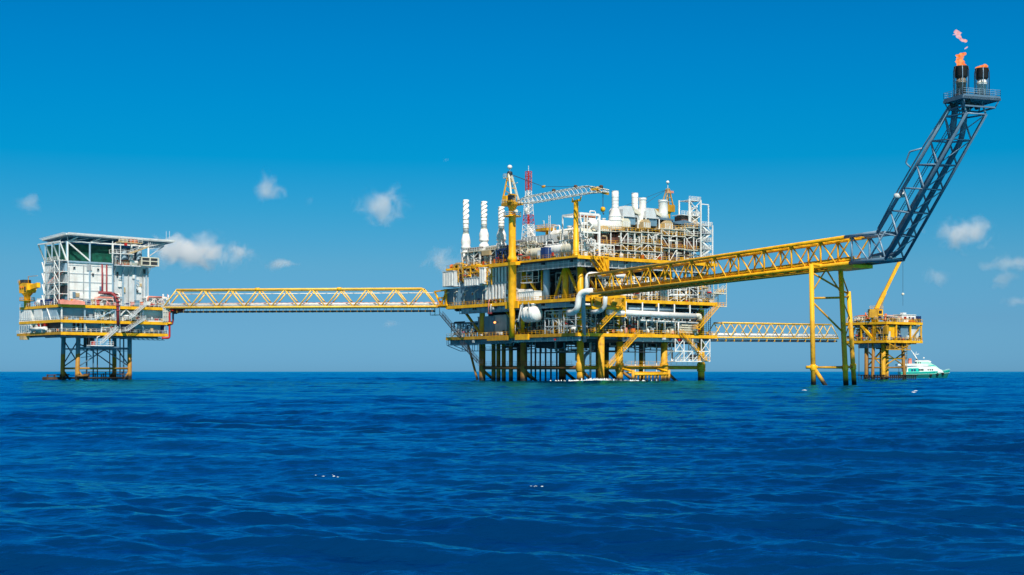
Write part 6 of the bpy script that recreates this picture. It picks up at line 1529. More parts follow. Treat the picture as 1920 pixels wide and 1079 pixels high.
    for k in (0,1.1): MB().bar((4.5,-1.1+k*1.2,3.8),(12,-1.1+k*1.2,z3-1.2),.16,.5).build('stringer', TAN, t)
    b = MB()
    for i in range(16): f = i/15; b.bar((4.5+7.5*f,-1.1,3.8+(z3-5)*f),(4.5+7.5*f,.2,3.8+(z3-5)*f),.4,.08)
    b.build('treads', TAN, t)
    b = MB(); b.rail([(-2,-1.15,3.85),(4.5,-1.15,3.85),(12,-1.15,z3-1.2)],1.15,1.4,.1); b.rail([(-2,-1.15,3.85),(-2,1,3.85)],1.15,1.4,.1); b.rail([(.5,-1.4,z3),(9.5,-1.4,z3)],1.15,1.4,.1); b.build('railing', WHT, t)
    for p, q in (((-1.8,-1,0),(-1.8,-1,z3)),((1.2,-1,-.0),(1.2,-1,z3)),((6,.6,0),(6,.6,z3)),((-1.8,0,3.6),(3.8,1.4,0)),((8,-1,z3-2),(9,-1,z3-.3))): MB().bar(p,q,.22).build('post', WHT, t)
    MB().box(2.5,3.5,-1.6,-1.2,z3-1.3,z3-.4).build('sign_box', RED, t); MB().box(5.4,7.6,-1.3,.5,z3+.003,z3+1.1).build('locker', ORG, t); MB().box(1.2,4,-1.3,.5,z3+.003,z3+.9).build('locker', TAN, t)
    for i, (c, m, w_, lab) in enumerate(((22.8,RED,1.6,'red locker on the terrace at the left end, below the helideck stair'),(25.2,ORG,2.2,'orange locker on the terrace beside the red one'),(28.0,WHT,3.6,'white life raft canister on the terrace'),)):
        t = thing('locker', lab, 'locker', inv(c,v0-.4,H1)+O, QR)
        if m is WHT:
            MB().lathe([(.01,-1.7),(.7,-1.6),(.85,-1.3),(.85,1.3),(.7,1.6),(.01,1.7)], (0,0,1.1),'x',12).build('canister', WHT, t); MB().box(-1.3,1.3,-.6,.6,0,.4).build('cradle', CRM, t)
        else: MB().box(-w_/2,w_/2,-.6,.6,0,1.5).build('body', m, t); MB().box(-w_/2-.06,w_/2+.06,-.68,.66,1.503,1.62).build('lid', m, t)
    t = thing('storage_rack', 'cream barred frame at the right end of the terrace', 'frame', inv(34,v0-.6,H1)+O, QR)
    b = MB()
    for z in (.2,1.7,3.0): b.box(-3.4,3.4,-.9,.9,z-.16,z+.16)
    for c in (-3.3,0,3.3): b.bar((c,-.95,0),(c,-.95,3.0),.4)
    b.build('frame', CRM, t); MB().box(-3.0,3.0,-.7,.7,.37,1.53).build('tray', DRK, t); MB().box(-3.0,3.0,-.7,.7,1.87,2.83).build('tray', DRK, t)
    # stair tower on the left side of the block
    loc, w_, h_ = G.onL(83,111,463,568,-.2)
    t = thing('stair_tower', 'white open stair tower on the left side of the white block', 'stair tower', lift(loc,QT), QL); x = w_/2; h_ = 41.5-QT
    for c in (-x,x*.35,x):
        for yy in (0,3.2): MB().bar((c,yy,0),(c,yy,h_),.26).build('post', WHT, t)
    for k in range(1,5):
        z = h_*k/4; MB().box(-x,x,0,3.2,z-.2,z).build('landing', WHT, t); b = MB(); b.rail([(-x,-.05,z),(x,-.05,z)],1.2,1.2,.1,3); b.build('railing', WHT, t)
        MB().bar((-x*1.0-1.6,-.1,z-.2),(-x+.4,-.1,z-h_/4+.2),.34).build('outrigger', WHT, t)
        b = MB(); b.bar((-x*.8,.8,z-h_/4),(x*.8,.8,z),.14,.5); b.bar((-x*.8,1.9,z-h_/4),(x*.8,1.9,z),.14,.5); b.build('stair_flight', PNK if k % 2 else LGR, t)
        MB().box(-x+.5,x-.5,2.4,3.1,z-h_/4+.1,z-1.0).build('back_panel', (BGR,DRK,GRY,LBG)[k-1], t)
        MB().bar((x*.35,-.1,z-.2),(x,-.1,z-h_/4+.1),.2).build('brace', WHT, t)
quarters()

def quarters_things():
    # pedestal crane at the far left corner
    u = .6; v = G.V(51,u); base = G.W(u,v,QT); t = thing('pedestal_crane', 'stubby yellow deck crane at the far left corner of the helideck platform', 'crane', base, QL); Z = lambda py: G.Z(py,u,v)-QT
    MB().lathe([(1.15,0),(1.15,Z(556)),(1.9,Z(551)),(2.0,Z(550))], n=16).build('pedestal', YEL, t); MB().lathe([(2.8,Z(565)),(2.8,Z(564)),(1.2,Z(564))], n=14).build('walkway', YELD, t)
    MB().slab([(-2.9,-1.7,Z(550)),(3.2,-1.7,Z(550)),(4.0,-1.7,Z(545)),(3.6,-1.7,Z(533)),(-.5,-1.7,Z(531)),(-3.2,-1.7,Z(537))],(0,3.4,0)).build('house', YEL, t)
    c = MB().box(1.6,3.3,-1.9,-1.703,Z(547),Z(538)).build('window_frame', YELD, t); MB().box(1.9,3.1,-1.95,-1.903,Z(546),Z(539.5)).build('pane', GLS, c)
    for c in (-1.6,0.2): MB().lathe([(.01,0),(.5,0),(.5,.12),(.01,.12)], (c,-1.85,Z(540)),'y',10).build('hatch', ORG, t)
    MB().box(-3.0,.2,-1.4,1.4,Z(531)+.003,Z(525)).build('winch', DRK, t); MB().box(-3.9,-2.8,-1.5,1.5,Z(535),Z(527)).build('counterweight', YELD, t)
    MB().bar((3.4,0,Z(540)),(9.5,0,Z(537)),1.3,1.7).build('boom', YEL, t)
    MB().bar((.9,0,Z(531)),(.9,0,Z(518)),.2).build('boom_rest_post', YELD, t); MB().bar((.9,0,Z(519)),(8.6,0,Z(519.6)),.3).build('boom_tip', GRY, t)
    b = MB(); b.rail([(-3.9,-1.7,Z(531)),(-2.5,-1.7,Z(531))],1.1,1,.09); b.rail([(2.6*math.cos(a*.5236),2.6*math.sin(a*.5236),Z(564)) for a in range(13)],1.1,3,.08); b.build('railing', YEL, t)
    # things on the upper deck
    loc, w_, h_ = G.onL(76,91,558,569,-.1); container(lift(loc,QT+.1), QL, w_, 2.4, h_, 'blue container on the upper deck in front of the white stair tower', NVY)
    loc, w_, h_ = G.onL(64,76,559,570,-.1); t = thing('lifeboat', 'small white covered boat on the upper deck left of the blue container', 'lifeboat', lift(loc,QT+.1), QL); x = w_/2
    MB().lathe([(.01,-x),(.8,-x*.8),(1.15,-x*.3),(1.15,x*.3),(.8,x*.8),(.01,x)], (0,1,1.2),'x',14).build('hull', WHT, t); MB().box(-x*.5,x*.5,.4,1.6,2.0,2.7).build('canopy', LGR, t); MB().box(-x*.7,x*.7,.3,1.7,0,.4).build('cradle', GRY, t)
    loc, w_, h_ = G.onR(113,160,561,572,-1.2); t = thing('cargo_net', 'long heap of faded red tarpaulin along the upper deck rail', 'tarpaulin', lift(loc,QT+.05), QR); x = w_/2; q = random.Random(9)
    for i in range(6):
        c = -x+w_*(i+.5)/6; MB().slab([(c-w_/12.2,0,0),(c+w_/12.2,0,0),(c+w_/12.2,.3,h_*.7+q.uniform(-.3,.3)),(c-w_/12.2,.3,h_*.7+q.uniform(-.3,.3))],(0,1.9,.25)).build('fold', PNK, t)
    o = MB().box(0,13.8,1.0,1.6,-.0,.55).build('tarpaulin_strip', PNK, None, G.W(3,-1.1,QT-1.0), G.a); tag(o, 'dark red strip hanging under the yellow upper deck beam', 'tarpaulin')
    for i, (px, m, w_, h_, lab) in enumerate(((184,RED,1.0,1.7,'red locker on the upper deck in front of the white wall'),(206,PNK,4.6,1.1,'long low red bin on the upper deck rail left of the maroon pipe'),(165,LGR,2.2,1.6,'grey equipment box on the upper deck right of the red tarpaulin'),(249,PNK,1.2,1.6,'faded red locker on the upper deck right of the maroon pipe'),(258,BGR,1.5,2.2,'blue grey cabinet on the upper deck at the corrugated wall'),(269,LGR,2,1.6,'pale box on the upper deck near the right corner of the block'))):
        t = thing('locker', lab, 'locker', lift(gR(px,574,.5),QT+.02), QR); MB().box(-w_/2,w_/2,0,1,0,h_).build('body', m, t); MB().box(-w_/2-.06,w_/2+.06,-.06,1.06,h_+.003,h_+.12).build('lid', m, t)
    for px, s, lab in ((290,111,'white pipe frame on the upper deck right of the block'),(302,112,'white pipe frame on the upper deck at the end of the footbridge'),(196,113,'low grey pipe frame on the upper deck before the maroon pipes')):
        rack(lift(gR(px,577,1.2),QT), QR, 6.5, 4, 3.4 if s < 113 else 2.4, s, lab, [WHT,LGR,PNK,WHT], WHT, 2, 1, 9, 5, 1)
    o = thing('fire_water_pipe', 'two maroon pipes running down the white block and turning along the deck', 'pipe', G.W(18.8,2.6,QT), G.a)
    for du, px0 in ((0,191.5),(1.9,200)):
        u = G.U(px0,2.6)-18.8; MB().pipe([(u,0,14.6),(u,0,4.6-du*.2),(u+5.6-du*.3,0,4.6-du*.2)],.27,8,.6).build('pipe', MAR, o)
    ue = G.U(221,-.8)-18.8
    MB().pipe([(ue-6,-1,4.6),(ue-1.0,-1,4.6),(ue-.3,-2.6,3.2),(ue,-3.3,1.5),(ue,-3.5,-6.5)],.5,10,1.0).build('pipe', MAR, o)
    for z in (3.0,1.6,.2,-1.6): MB().lathe([(.66,z-.2),(.66,z+.2)], (ue,-3.4,0),n=10).build('flange', MAR, o)
    o = MB().pipe([G.W(G.U(224,-1),-.9,QT-5.5), G.W(G.U(224,-1),-.9,QT+4.2), G.W(G.U(224,-1)-.3,1.5,QT+4.6)],.24,8).build('vent_pipe', WHT); tag(o, 'slim white pipe just right of the maroon pipe', 'pipe')
    # fittings between the decks
    for px, s, z, lab in ((196,121,QM,'white pipe frame on the middle deck under the maroon pipe'),(212,122,QM,'cluttered pipe frame on the middle deck left of the pale staircase'),(246,123,QM,'white pipe frame on the middle deck behind the pale staircase'),(208,124,QB,'pipe frame on the lower deck beside the blue wall')):
        rack(lift(gR(px,600,.8),z), QR, 7, 3, 3.6, s, lab, [WHT,LGR,GRY,WHT,CRM], WHT, 2, 2, 9, 5, 1)
    for px, s, z, lab in ((52,125,QB,'white pipe frame on the lower deck at the left side'),(68,126,QB,'pipe frame with red drums on the lower deck at the left side')):
        rack(lift(gL(px,624,-.0),z), QL, 7, 3, 3.2, s, lab, [WHT,LGR,RED,WHT], WHT, 2, 1, 8, 5, 2)
    for i, (px, lab) in enumerate(((72.5,'red drum on the lower deck, left of the two at the left corner'),(83,'red drum on the lower deck, right of the two at the left corner'))):
        t = thing('drum', lab, 'drum', lift(gL(px,612,-.1),QB+2.2), QL); MB().lathe([(.01,-.9),(.6,-.8),(.7,-.5),(.7,.5),(.6,.8),(.01,.9)], (0,.5,.9),n=12).build('shell', RED, t); MB().box(-.6,.6,-.1,1.1,-2.1,-.02).build('stand', GRY, t)
    o = MB().pipe([gL(58,618,-.5), gL(74,617,-.5), gL(86,616,-.5)],.6,10).build('hose_roll', WHT); tag(o, 'thick white hose lying along the lower deck rail at the left side', 'hose')
    loc, w_, h_ = G.onR(190,209,608,620,1.0); cabin(lift(loc,QB), QR, w_, 2.5, h_, 'small pale cabin on the lower deck in front of the blue wall', LGR, WHT)
    # pale staircases
    stair(gR(274,571,-1.6), gR(244,597,-1.6), 'pale grey staircase from the upper deck down to the middle deck, right half', LGR, 1.6, landing=0)
    stair(gR(271,598,-1.8), gR(238,620,-1.8), 'pale grey staircase from the middle deck down to the lower deck', LGR, 1.8, landing=1.5)
    stair(gR(219,618,-1.8), gR(190,644,-1.8), 'pale grey lowest staircase descending to the hanging platform', LGR, 1.8, landing=0)
    loc, w_, h_ = G.onR(170,213,640,649,-2.2); t = thing('hanging_platform', 'white railed platform hanging below the lower deck under the staircases', 'access platform', loc, QR); x = w_/2
    MB().box(-x,x,0,3,0,.3).build('floor', WHT, t); b = MB(); b.rail([(-x,0,.3),(x,0,.3),(x,3,.3)],1.2,1.2,.09); b.build('railing', WHT, t)
    for c in (-x+.3,x-.3): MB().bar((c,2,0),(c,2,QB-loc.z-1),.25).build('hanger', YELD if c > 0 else DRK, t)
    MB().box(-x+1,-x+2,.5,1.5,.303,1.6).build('locker', RED, t); MB().pipe([(-x+2.5,.3,.3),(-x+2.5,.3,3.0),(-x+3.5,.3,3.4)],.14,7).build('davit', WHT, t); MB().bar((-x-1,1,-.4),(x+2.5,1,-.4),.3,.5).build('beam', DBL, t)
    # right end: red riser, dark pipes
    t = thing('fire_riser', 'bright red riser with a yellow collar at the right end of the helideck platform', 'pipe', G.W(G.U(318,-.6),-.6,QB-1.5), G.a); MB().pipe([(-3,0,0),(0,0,0),(0,0,9.5),(1.5,0,10)],.36,8).build('pipe', RED, t); MB().lathe([(.5,5.0),(.8,5.0),(.8,5.6),(.5,5.6)],n=10).build('collar', YEL, t)
    t = thing('pipe_bundle', 'dark maroon pipes hooking down under the start of the long footbridge', 'pipe bundle', G.W(G.U(326,.5),.5,QT-1.2), G.a)
    for i in range(4): MB().pipe([(3.5-i*.3,i*.8,.2-i*.25),(-.4+i*.5,i*.8,.2-i*.25),(-.4+i*.5,i*.8,-4.5+i*.3),(-2.5,i*.8,-5.2+i*.3)],.26,7).build('pipe', (MAR,DRK,MAR,NVY)[i], t)
    MB().box(-1.0,4.4,-.3,3.2,.45,.95).build('support_beam', MAR, t)
    cabin(G.W(39.4,1.2,QB), QR, 1.6, 3, 3.4, 'narrow blue cabinet at the right end of the lower deck', NVY, None, 'cabinet', 'cabinet', unit=False)
    t = thing('meter_rack', 'grey upright cable frame at the right end of the decks', 'frame', G.W(G.U(311,-.5),-.5,QM), G.a); b = MB()
    for c in (-1.1,-.3,.5,1.2): b.bar((c,0,0),(c,0,5.5),.22)
    for z in (.6,2.2,3.8,5.2): b.bar((-1.2,0,z),(1.3,0,z),.2)
    b.build('frame', CRM, t); MB().box(-1.0,1.1,.12,.35,.2,5.3).build('cable_panel', GRY, t)
    # old mooring float lying at the jacket
    t = thing('boat_landing', 'rusty dark boat landing stub at the foot of the leftmost leg of the helideck platform', 'boat landing', lift(AT(101,708,512),0), QR)
    for k in range(3): MB().tube((-2.9,k*1.2,.7),(2.4,k*1.2,.7),.75,n=10).build('fender', RST, t)
    for c in (-2.6,0,2.2): MB().bar((c,-.5,-2),(c,-.5,2.3),.45).build('post', RST, t)
    MB().bar((-2.8,-.6,2.0),(5.5,-.6,2.2),.4).build('rail', RST, t)
    t = thing('yellow_fender', 'weathered yellow rubbing beam between the two left legs of the helideck platform', 'fender', G.W(9,5.0,1.6), G.a); MB().tube((-1.0,0,0),(3.0,0,.2),.5,n=8).build('beam', LEGB, t); MB().tube((-.5,0,-.4),(-.5,0,1.6),.3,n=8).build('post', LEGB, t)
quarters_things()
# ================================================================ wellhead platform (right, far) and the crew boat
WH = Frame(*(lambda p: (p.x,p.y))(AT(1662,640,545.)), 37.0)
def wellhead():
    H = WH; zl, zu = 15.0, 22.0
    t = thing('wellhead_platform', 'small yellow platform on slender legs at the right, behind the three legged tower', 'platform', H.W(0,0,0), H.a)
    U1, V1 = H.U(1729,0), H.V(1582,0)
    for (u,v,m) in ((2,3,LEGY),(12,2,LEGD),(2,11,LEGD),(11,11,LEGD)):
        du = 2.6 if u == 12 else 0
        MB().tube((u+du,v,-12),(u,v,zl-.6),.82 if u != 12 else .62,n=12).build('leg', m, t)
    for a, b_ in (((2,3),(14,2)),((2,3),(2,11)),((2,11),(11,11))): MB().tube((*a,4.8),(*b_,4.8),.28,n=8).build('jacket_brace', LEGD, t); MB().tube((*a,1.2),(*b_,1.2),.3,n=8).build('jacket_brace', RST, t)
    MB().tube((2,3,4),(5,3,-1),.45,n=8).build('jacket_brace', LEGD, t); MB().tube((2,11,zl-1),(-1,16,zl+2),.3,n=8).build('jacket_brace', DRK, t)
    for a, c in (((2,3,5),(14,2,11)),((14,2,5),(2,3,11)),((2,11,5),(11,11,11.5)),((2,3,11.5),(2,11,5)),((2,3,5),(2,11,11.5))): MB().tube(a,c,.24,n=7).build('jacket_brace', YELD, t)
    for a, c in (((2,3,8.2),(14,2,8.2)),((2,3,8.2),(2,11,8.2)),((2,11,8.2),(11,11,8.2))): MB().tube(a,c,.26,n=7).build('jacket_brace', YELD, t)
    MB().tube((5.4,4,-10),(5.4,4,zl-.6),.62,n=10).build('leg', LEGY, t); MB().tube((0.2,7,-10),(1.2,7,zl-.6),.6,n=10).build('leg', LEGD, t)
    b = MB()
    for z in (5.2,8.6,11.8): b.rail([(12.2,2.4,z),(15.2,2.4,z),(15.2,5,z)],1.1,1.0,.1); b.box(12,15.4,2.3,5,z-.15,z)
    for c in (12.2,15.2): b.bar((c,2.4,4),(c,2.4,zl-.5),.16)
    b.build('stair_cage', YELD, t)
    for i in range(4): MB().tube((3.6+i*1.0,5,-8),(3.6+i*1.0,5,zl-1),.36,n=8).build('conductor', LBG if i % 2 else LGR, t)
    for i in range(2): MB().tube((-1.2+i*.5,12-i*4,-8),(-1.2+i*.5,12-i*4,zl-1),.14,n=6).build('riser', DRK, t)
    b = MB()
    for i in range(14): b.tube((4+i*1.15,1.2,-3),(4+i*1.15,1.2,1.9),.22,n=6)
    for i in range(9): b.tube((.6,2+i*1.3,-3),(.6,2+i*1.3,2.0),.22,n=6)
    b.bar((3.5,1,1.9),(20,1,1.9),.35); b.bar((.5,1,1.9),(.5,14,1.9),.35); b.build('boat_fender', RUB, t)
    for z, nm in ((zl,'lower_deck'),(zu,'upper_deck')):
        MB().box(0,U1,0,V1,z-.3,z).build(nm, GRD, t); MB().box(-.3,U1,-.3,-.003,z-.85,z+.12).build('edge_beam', YEL, t); MB().box(-.3,-.003,0,V1,z-.85,z+.12).build('edge_beam', YEL, t)
        b = MB(); b.rail([(-.2,V1,z+.1),(-.2,-.2,z+.1),(U1,-.2,z+.1),(U1,6,z+.1)],1.2,1.6,.09,2); b.build('railing', YEL, t)
        b = MB()
        for i in range(6): b.box(.8+i*3.4,1.1+i*3.4,.2,V1-.2,z-1.2,z-.31)
        b.build('deck_beams', DRK, t)
    for u in (.2,6,14.5,U1-.4): MB().bar((u,.2,zl),(u,.2,zu-.8),.5).build('post', YEL, t)
    for v in (6,12,17,V1-.4): MB().bar((.2,v,zl),(.2,v,zu-.8),.5).build('post', YEL, t)
    MB().bar((.2,6,zl+.2),(.2,12,zu-1),.9).build('brace', YEL, t); MB().bar((.2,6,zu-1),(.2,1,zl+.2),.4).build('brace', YELD, t); MB().bar((14.5,.2,zl+.2),(U1-.5,.2,zu-1),.35).build('brace', YELD, t)
    for k, z in enumerate((zl,zu)):
        edge_fittings(t, (.6,.3,z+.02), (U1-.5,.3,z+.02), 14, 320+k, 'R', (0,1.2)); edge_fittings(t, (.3,1,z+.02), (.3,V1-1,z+.02), 12, 330+k, 'L', (0,1.2))
    MB().box(2.5,9,1.6,7,zl-3.2,zl-1.21).build('cellar_dark_box', DRK, t); MB().box(.8,2.4,4,14,zl-2.8,zl-1.21).build('cellar_dark_box', BGR, t); MB().box(10.5,14.5,2.2,6,zl-2.6,zl-1.21).build('cellar_dark_box', DRK, t)  # dark boxes added to deepen the darkness under the deck
    for i in range(8): MB().pipe([(1.5+i*1.7,.6,zl-1.0),(1.5+i*1.7,.6,zl-2.2-.3*(i%3)),(3.0+i*1.7,.6,zl-2.2-.3*(i%3))],.15,6).build('cellar_pipe', (DRK,YELD,TAN,GRY)[i%4], t)
    MB().box(2.4,5.6,.6,3,zl+.003,zu-1.4).build('panel', YEL, t); MB().box(-.5,.7,-.6,.6,zl+2.4,zu-1.4).build('wellhead_box', YELD, t); MB().box(1.0,2.2,-.2,.9,zl+.3,zl+3.4).build('wellhead_box', CRM, t)
    MB().box(15.5,U1-.6,1.0,6,zl+.003,zu-1.0).build('wall', LGR, t); MB().box(9.5,14,.8,3,zl+.003,zu-1.6).build('wall', BGR, t); MB().box(3,U1-2,8,8.3,zl,zu-1).build('wall', DRK, t)
    b = MB(); b.bar((0,0,zl-.6),(8,0,zl-3.4),.35); b.bar((8,0,zl-3.4),(16,.5,zl-.8),.35); b.bar((-.2,0,zl-3.4),(14,0,zl-3.4),.4); b.bar((2,0,zl-3.4),(2,0,zl-.8),.3); b.bar((5,0,zl-3.4),(5,0,zl-.8),.3); b.bar((12,0,zl-3.4),(12,0,zl-.8),.3); b.rail([(-.2,-.2,zl-3.4),(14,-.2,zl-3.4)],1.2,1.5,.1); b.build('cellar_walkway', YELD, t)
    for px, s, side, lab in ((1612,131,'L','yellow and grey pipe frame at the left end of the wellhead platform'),(1628,132,'L','pipe frame of the wellhead platform beside the yellow diagonal'),(1680,133,'R','brown pipe frame in the middle bay of the wellhead platform'),(1700,134,'R','dark pipe frame in the right bay of the wellhead platform'),(1646,135,'L','dark pipe frame behind the corner column of the wellhead platform'),(1666,136,'R','cream pipe frame right of the corner column of the wellhead platform')):
        if side == 'L': p = H.W(1.2,H.V(px,1.2),zl); rt = H.RL
        else: p = H.W(H.U(px,1.2),1.2,zl); rt = H.RR
        rack(p, rt, 6, 4, 5.2, s, lab, [YEL,WHT,GRY,TAN,YELD] if s < 133 else [DRK,TAN,GRY,WHT], YELD, 2, 2, 10, 6, 2)
    for px, s, lab in ((1609,141,'white pipework on the upper deck at the left end of the wellhead platform'),(1674,142,'red and cream pipework on the upper deck right of the small crane')):
        p = H.W(.8,H.V(px,.8),zu) if px < 1660 else H.W(H.U(px,1),1,zu)
        rack(p, H.RL if px < 1660 else H.RR, 6.5, 4, 2.3, s, lab, [WHT,PNK,ORG,CRM], CRM, 2, 1, 9, 4, 2, brace=False)
    # little house and crates on the upper deck
    loc, w_, h_ = H.onR(1691,1717,586,602,2); cabin(lift(loc,zu), H.RR, w_, 4, h_*.9, 'white cabin on the upper deck of the wellhead platform', WHT, LGR, win=2)
    container(lift(H.W(H.U(1724,1),1,0),zu), H.RR, 1.6, 2.2, 2.6, 'small blue container at the right end of the wellhead platform', NVY)
    container(lift(H.W(H.U(1714,.2),.2,0),zu), H.RR, 2.6, 1.2, 1.5, 'orange container in front of the white cabin on the wellhead platform', ORG)
    # crane
    u = 1.5; v = H.V(1641,u); base = H.W(u,v,zu); t = thing('pedestal_crane', 'small yellow crane with a raised slanting boom on the wellhead platform', 'crane', base, 0)
    Z = lambda py: H.Z(py,u,v)-zu; s = base.y/FPX
    MB().lathe([(1.3,-6),(1.3,Z(598)),(1.7,Z(596))], n=14).build('pedestal', YEL, t)
    MB().box(-2.4,2.6,-1.6,1.6,Z(596),Z(580)).build('house', YELD, t); c = MB().box(.6,2.4,-1.85,-1.603,Z(592),Z(582)).build('cab_front', YEL, t); MB().box(.9,2.1,-1.9,-1.853,Z(589),Z(583)).build('pane', GLS, c)
    b = MB(); b.rail([(-2.4,-1.6,Z(580)),(2.6,-1.6,Z(580))],1.1,1.2,.1); b.rail([(-2.7,-1.8,Z(596)),(-2.7,1.6,Z(596))],2.4,1.2,.12); b.build('railing', YEL, t)
    p0 = Vector((.2,0,Z(582))); p1 = Vector(((1689-1641)*s,0,Z(486)))
    MB().bar(p0, p0.lerp(p1,.35), 1.5, 1.5).build('boom', YEL, t); MB().bar(p0.lerp(p1,.3), p1, 1.15, 1.15).build('boom', YEL, t)
    MB().bar(p0+Vector((1.6,0,-.5)), p0.lerp(p1,.3)+Vector((.6,0,-.3)), .5).build('luffing_ram', BARE, t)
    hk = Vector((p1.x+.8,0,Z(552))); MB().tube(p1+Vector((.8,0,-.3)),hk,.06,n=4).build('hoist_rope', DRK, t); MB().bar(p1-Vector((.4,0,0)),p1+Vector((1.2,0,0)),.5).build('boom_tip', YELD, t)
    o = MB().lathe([(.01,-.3),(.5,-.3),(.5,.3),(.01,.3)], hk,'y',10).build('hook_block', CRM, t); MB().tube(hk,hk-Vector((0,0,4.4)),.05,n=4).build('sling', DRK, o)
wellhead()

def boat():
    D = 690.; s = D/FPX; base = lift(AT(1735,710,D),0)
    t = thing('crew_boat', 'teal and white crew boat lying beside the wellhead platform', 'boat', base, 0)
    # hull lofted along x (bow to the right); photo px -> metres via s
    X = lambda px: (px-1735)*s
    st = [(X(1686),2.9,3.0),(X(1700),3.0,3.05),(X(1720),3.0,3.15),(X(1740),2.85,3.3),(X(1756),2.3,3.5),(X(1768),1.5,3.85),(X(1776),.75,4.0),(X(1781),.12,4.3)]
    def loft(b, rows):
        n = len(rows[0]); m = len(rows); vs = [p for r_ in rows for p in r_]
        b.add(vs, [(i*n+j, i*n+j+1, (i+1)*n+j+1, (i+1)*n+j) for i in range(m-1) for j in range(n-1)], True)
        b.add(rows[0], [tuple(range(n))]); b.add(rows[-1], [tuple(range(n))])
    b = MB(); k = -1.4; rows = []
    for i, (x,w_,z) in enumerate(st):
        rake = max(0,(i-4))*-.55
        rows.append([(x,-w_,z),(x+rake*.2,-w_*.97,z*.62),(x+rake*.9,-w_*.80,.2),(x+rake*1.6,-w_*.4,k),(x+rake*1.6,w_*.4,k),(x+rake*.9,w_*.80,.2),(x+rake*.2,w_*.97,z*.62),(x,w_,z)])
    up = [[r_[0],r_[1],r_[6],r_[7]] for r_ in rows]; lo = [r_[1:7] for r_ in rows]
    loft(b, lo); b.build('lower_hull', TEAD, t)
    b = MB(); loft(b, up); b.build('upper_hull', TEAL, t)
    b = MB()
    for (a,wa,za),(c,wc,zc) in zip(st[:-1],st[1:]):
        for sg in (-1,1): b.bar((a,sg*wa,za*.66),(c,sg*wc,zc*.66),.12,.16); b.bar((a,sg*wa,za+.05),(c,sg*wc,zc+.05),.1,.12)
    b.build('rubbing_strake', MINT, t)
    b = MB()
    for i in range(len(st)-1): (a,wa,za),(c,wc,zc) = st[i],st[i+1]; b.add([(a,-wa,za-.1),(c,-wc,zc-.1),(c,wc,zc-.1),(a,wa,za-.1)],[(0,1,2,3)])
    b.build('deck', MINT, t)
    Z = lambda py: (710-py)*s
    # superstructure
    def prof(pts, w_, name, mat): return MB().slab([(X(px),-w_,Z(py)) for px,py in pts],(0,2*w_,0)).build(name, mat, t)
    prof([(1698,699.5),(1698,689),(1722,687),(1750,688),(1763,694),(1767,699)],2.3,'main_cabin',WHT)
    prof([(1681,686),(1681,683),(1716,682),(1738,684),(1738,686.8),(1720,686.8)],2.35,'bridge_deck',WHT)
    prof([(1719,684),(1717,679),(1738,678.5),(1752,686),(1760,692.5),(1747,688)],2.0,'wheelhouse',MINT)
    prof([(1714,678.5),(1715,676),(1739,675.8),(1744,678),(1743,680.5),(1736,679)],1.9,'wheelhouse_roof',WHT)
    prof([(1700,698.6),(1700,691),(1720,690.6),(1722,698.6)],2.36,'side_panel',TEAL)
    prof([(1736,686),(1748,684.6),(1752,686.8)],2.03,'windscreen',TEAL)
    for px in (1719.5,1723,1726.2): f = prof([(px,695.3),(px,692.3),(px+2.8,692.3),(px+2.8,695.3)],2.42,'window',GLS)
    for px in (1736.5,1740.5,1744.5): prof([(px,695),(px,692.6),(px+2.4,692.6),(px+2.4,695)],2.36,'window',GLS)
    for px in (1706,1711): prof([(px,696.6),(px,692.4),(px+3.4,692.4),(px+3.4,696.6)],2.42,'window',NVY)
    for px in (1719.5,1722.6): prof([(px,682),(px,679.6),(px+1.8,679.6),(px+1.8,682)],2.05,'window',GLS)
    prof([(1703,683),(1703,675.5),(1709,675.5),(1709,683)],.8,'funnel',PNK); prof([(1703.5,675.4),(1703.5,672.6),(1708.5,672.6),(1708.5,675.4)],.7,'funnel_cap',ORG)
    b = MB(); b.bar((X(1720),-.5,Z(675)),(X(1712),0,Z(662)),.45); b.bar((X(1720),.5,Z(675)),(X(1712),0,Z(662)),.45); b.bar((X(1712),0,Z(662)),(X(1708),0,Z(657)),.22); b.bar((X(1718),0,Z(665)),(X(1723),0,Z(664)),.3); b.bar((X(1716),0,Z(668)),(X(1718),0,Z(660)),.2); b.build('mast', WHT, t)
    MB().lathe([(.01,-.5),(.4,-.3),(.5,0),(.4,.3),(.01,.5)], (X(1719),-.3,Z(674)),n=10).build('searchlight', DRK, t); MB().lathe([(.01,-.4),(.4,-.2),(.4,.2),(.01,.4)], (X(1732),0,Z(671.5)),n=10).build('radome', WHT, t)
    for px in (1742,1755,1766): MB().lathe([(.25,-.5),(.6,-.35),(.6,.35),(.25,.5)], (X(px),-(2.95 if px < 1750 else 2.5 if px < 1760 else 1.75),1.5+(px-1742)*.028),'y',12).build('tyre_fender', RUB, t)
    b = MB(); b.rail([(X(1684),-2.3,Z(683)),(X(1698),-2.3,Z(683))],1.1,1.1,.09); b.rail([(X(1752),-2.4,2.5),(X(1768),-1.5,3.1),(X(1779),-.3,3.9)],.8,1.5,.06); b.build('railing', LGR, t)
    b = MB(); b.bar((X(1689),-2.2,Z(698)),(X(1689),-2.2,Z(686)),.2); b.bar((X(1683),-2.2,Z(698)),(X(1683),-2.2,Z(686)),.2); b.build('awning_posts', DRK, t)
    tag(MB().box(-1.8,1.8,-1,1,0,1.2).build('cargo_box', YELD, None, base+Vector((X(1694),-1.2,1.55))), 'yellow cargo box on the stern deck of the teal boat', 'box')
boat()

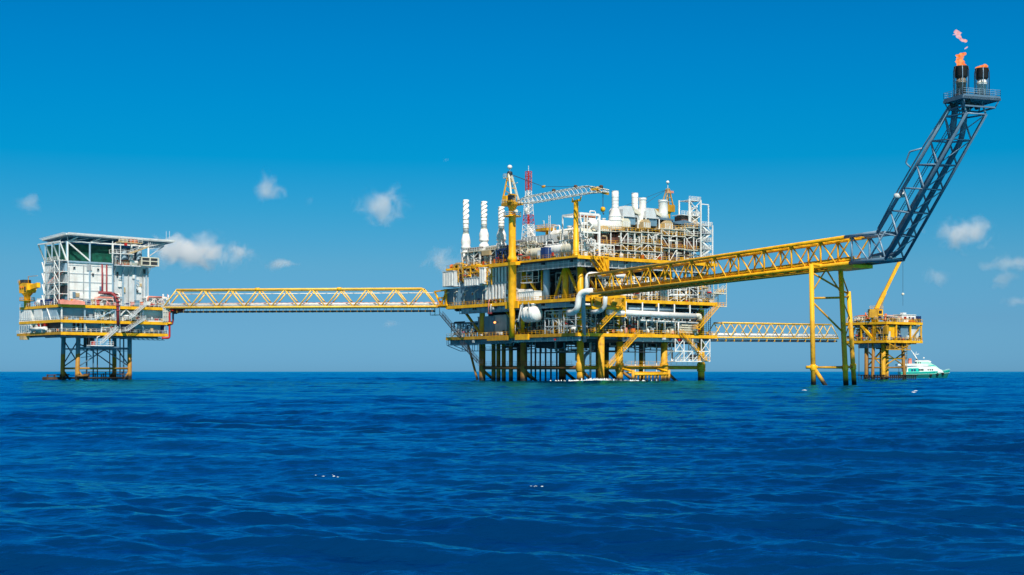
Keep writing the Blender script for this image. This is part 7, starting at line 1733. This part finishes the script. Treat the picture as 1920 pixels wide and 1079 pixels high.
def foam():
    q = random.Random(4); b = MB()
    m, t, p = nt('foam'); p.inputs['Base Color'].default_value = (.78,.82,.84,1); p.inputs['Roughness'].default_value = .8; p.inputs['Alpha'].default_value = .85
    def clump(x, y, n, sx, sy, hz):
        for i in range(n):
            a, c = x+q.gauss(0,sx), y+q.gauss(0,sy); r_ = q.uniform(.08,.34); k = 8; z = q.uniform(.1,.45)
            ring = [(a+math.cos(j*.785)*r_*q.uniform(.7,1.6), c+math.sin(j*.785)*r_*q.uniform(.6,1.2), z) for j in range(k)]
            top = [(a+(x_-a)*.5, c+(y_-c)*.5, z+hz*q.uniform(.5,1.2)) for x_, y_, _ in ring]
            b.add(ring+top, [(j,(j+1)%k,(j+1)%k+k,j+k) for j in range(k)]+[tuple(range(k,2*k))], True)
    for px, d_, n in ((1060,446,14),(1085,443,30),(1108,441,36),(1127,440,150),(1137,439,70),(1152,440,44),(1172,441,30),(1195,443,10)):
        p = AT(px,716,d_); clump(p.x,p.y,n,2.2,3.2,.8 if px == 1127 else .35)
    for px, py, d_ in ((1714,739,214),(1509,738,228),(1742,711.5,660)):
        p = AT(px,py,d_); clump(p.x,p.y,3,.22,.3,.07)
    o = b.build('foam', m); tag(o, kind='stuff'); tag(o, 'white foam on the water around the platform legs', 'foam')
    for px, py, n in ((1008,921,6),(615,901,6)):
        d_ = CAMH*FPX/(py-HZ); p = AT(px,py,d_); bb = MB()
        for i in range(n):
            a, c = p.x+q.gauss(0,.16), p.y+q.gauss(0,.10); r_ = q.uniform(.006,.02)*(d_/45); k_ = q.uniform(1.5,4); zz = .13+q.uniform(-.04,.04); bb.add([(a-r_*k_,c,zz),(a,c-r_,zz),(a+r_*k_,c,zz),(a,c+r_,zz),(a,c,zz+r_),(a,c,zz-r_)],[(0,1,4),(1,2,4),(2,3,4),(3,0,4),(1,0,5),(2,1,5),(3,2,5),(0,3,5)])
        FL.append(bb)
    allb = MB()
    for bb in FL:
        n0 = len(allb.v); allb.v += bb.v; allb.f += [[i+n0 for i in f] for f in bb.f]; allb.sm += bb.sm
    o = allb.build('whitecaps', m); tag(o, 'small white flecks of breaking wave crests in the foreground sea', 'foam', None, 'stuff')
FL = []
foam()
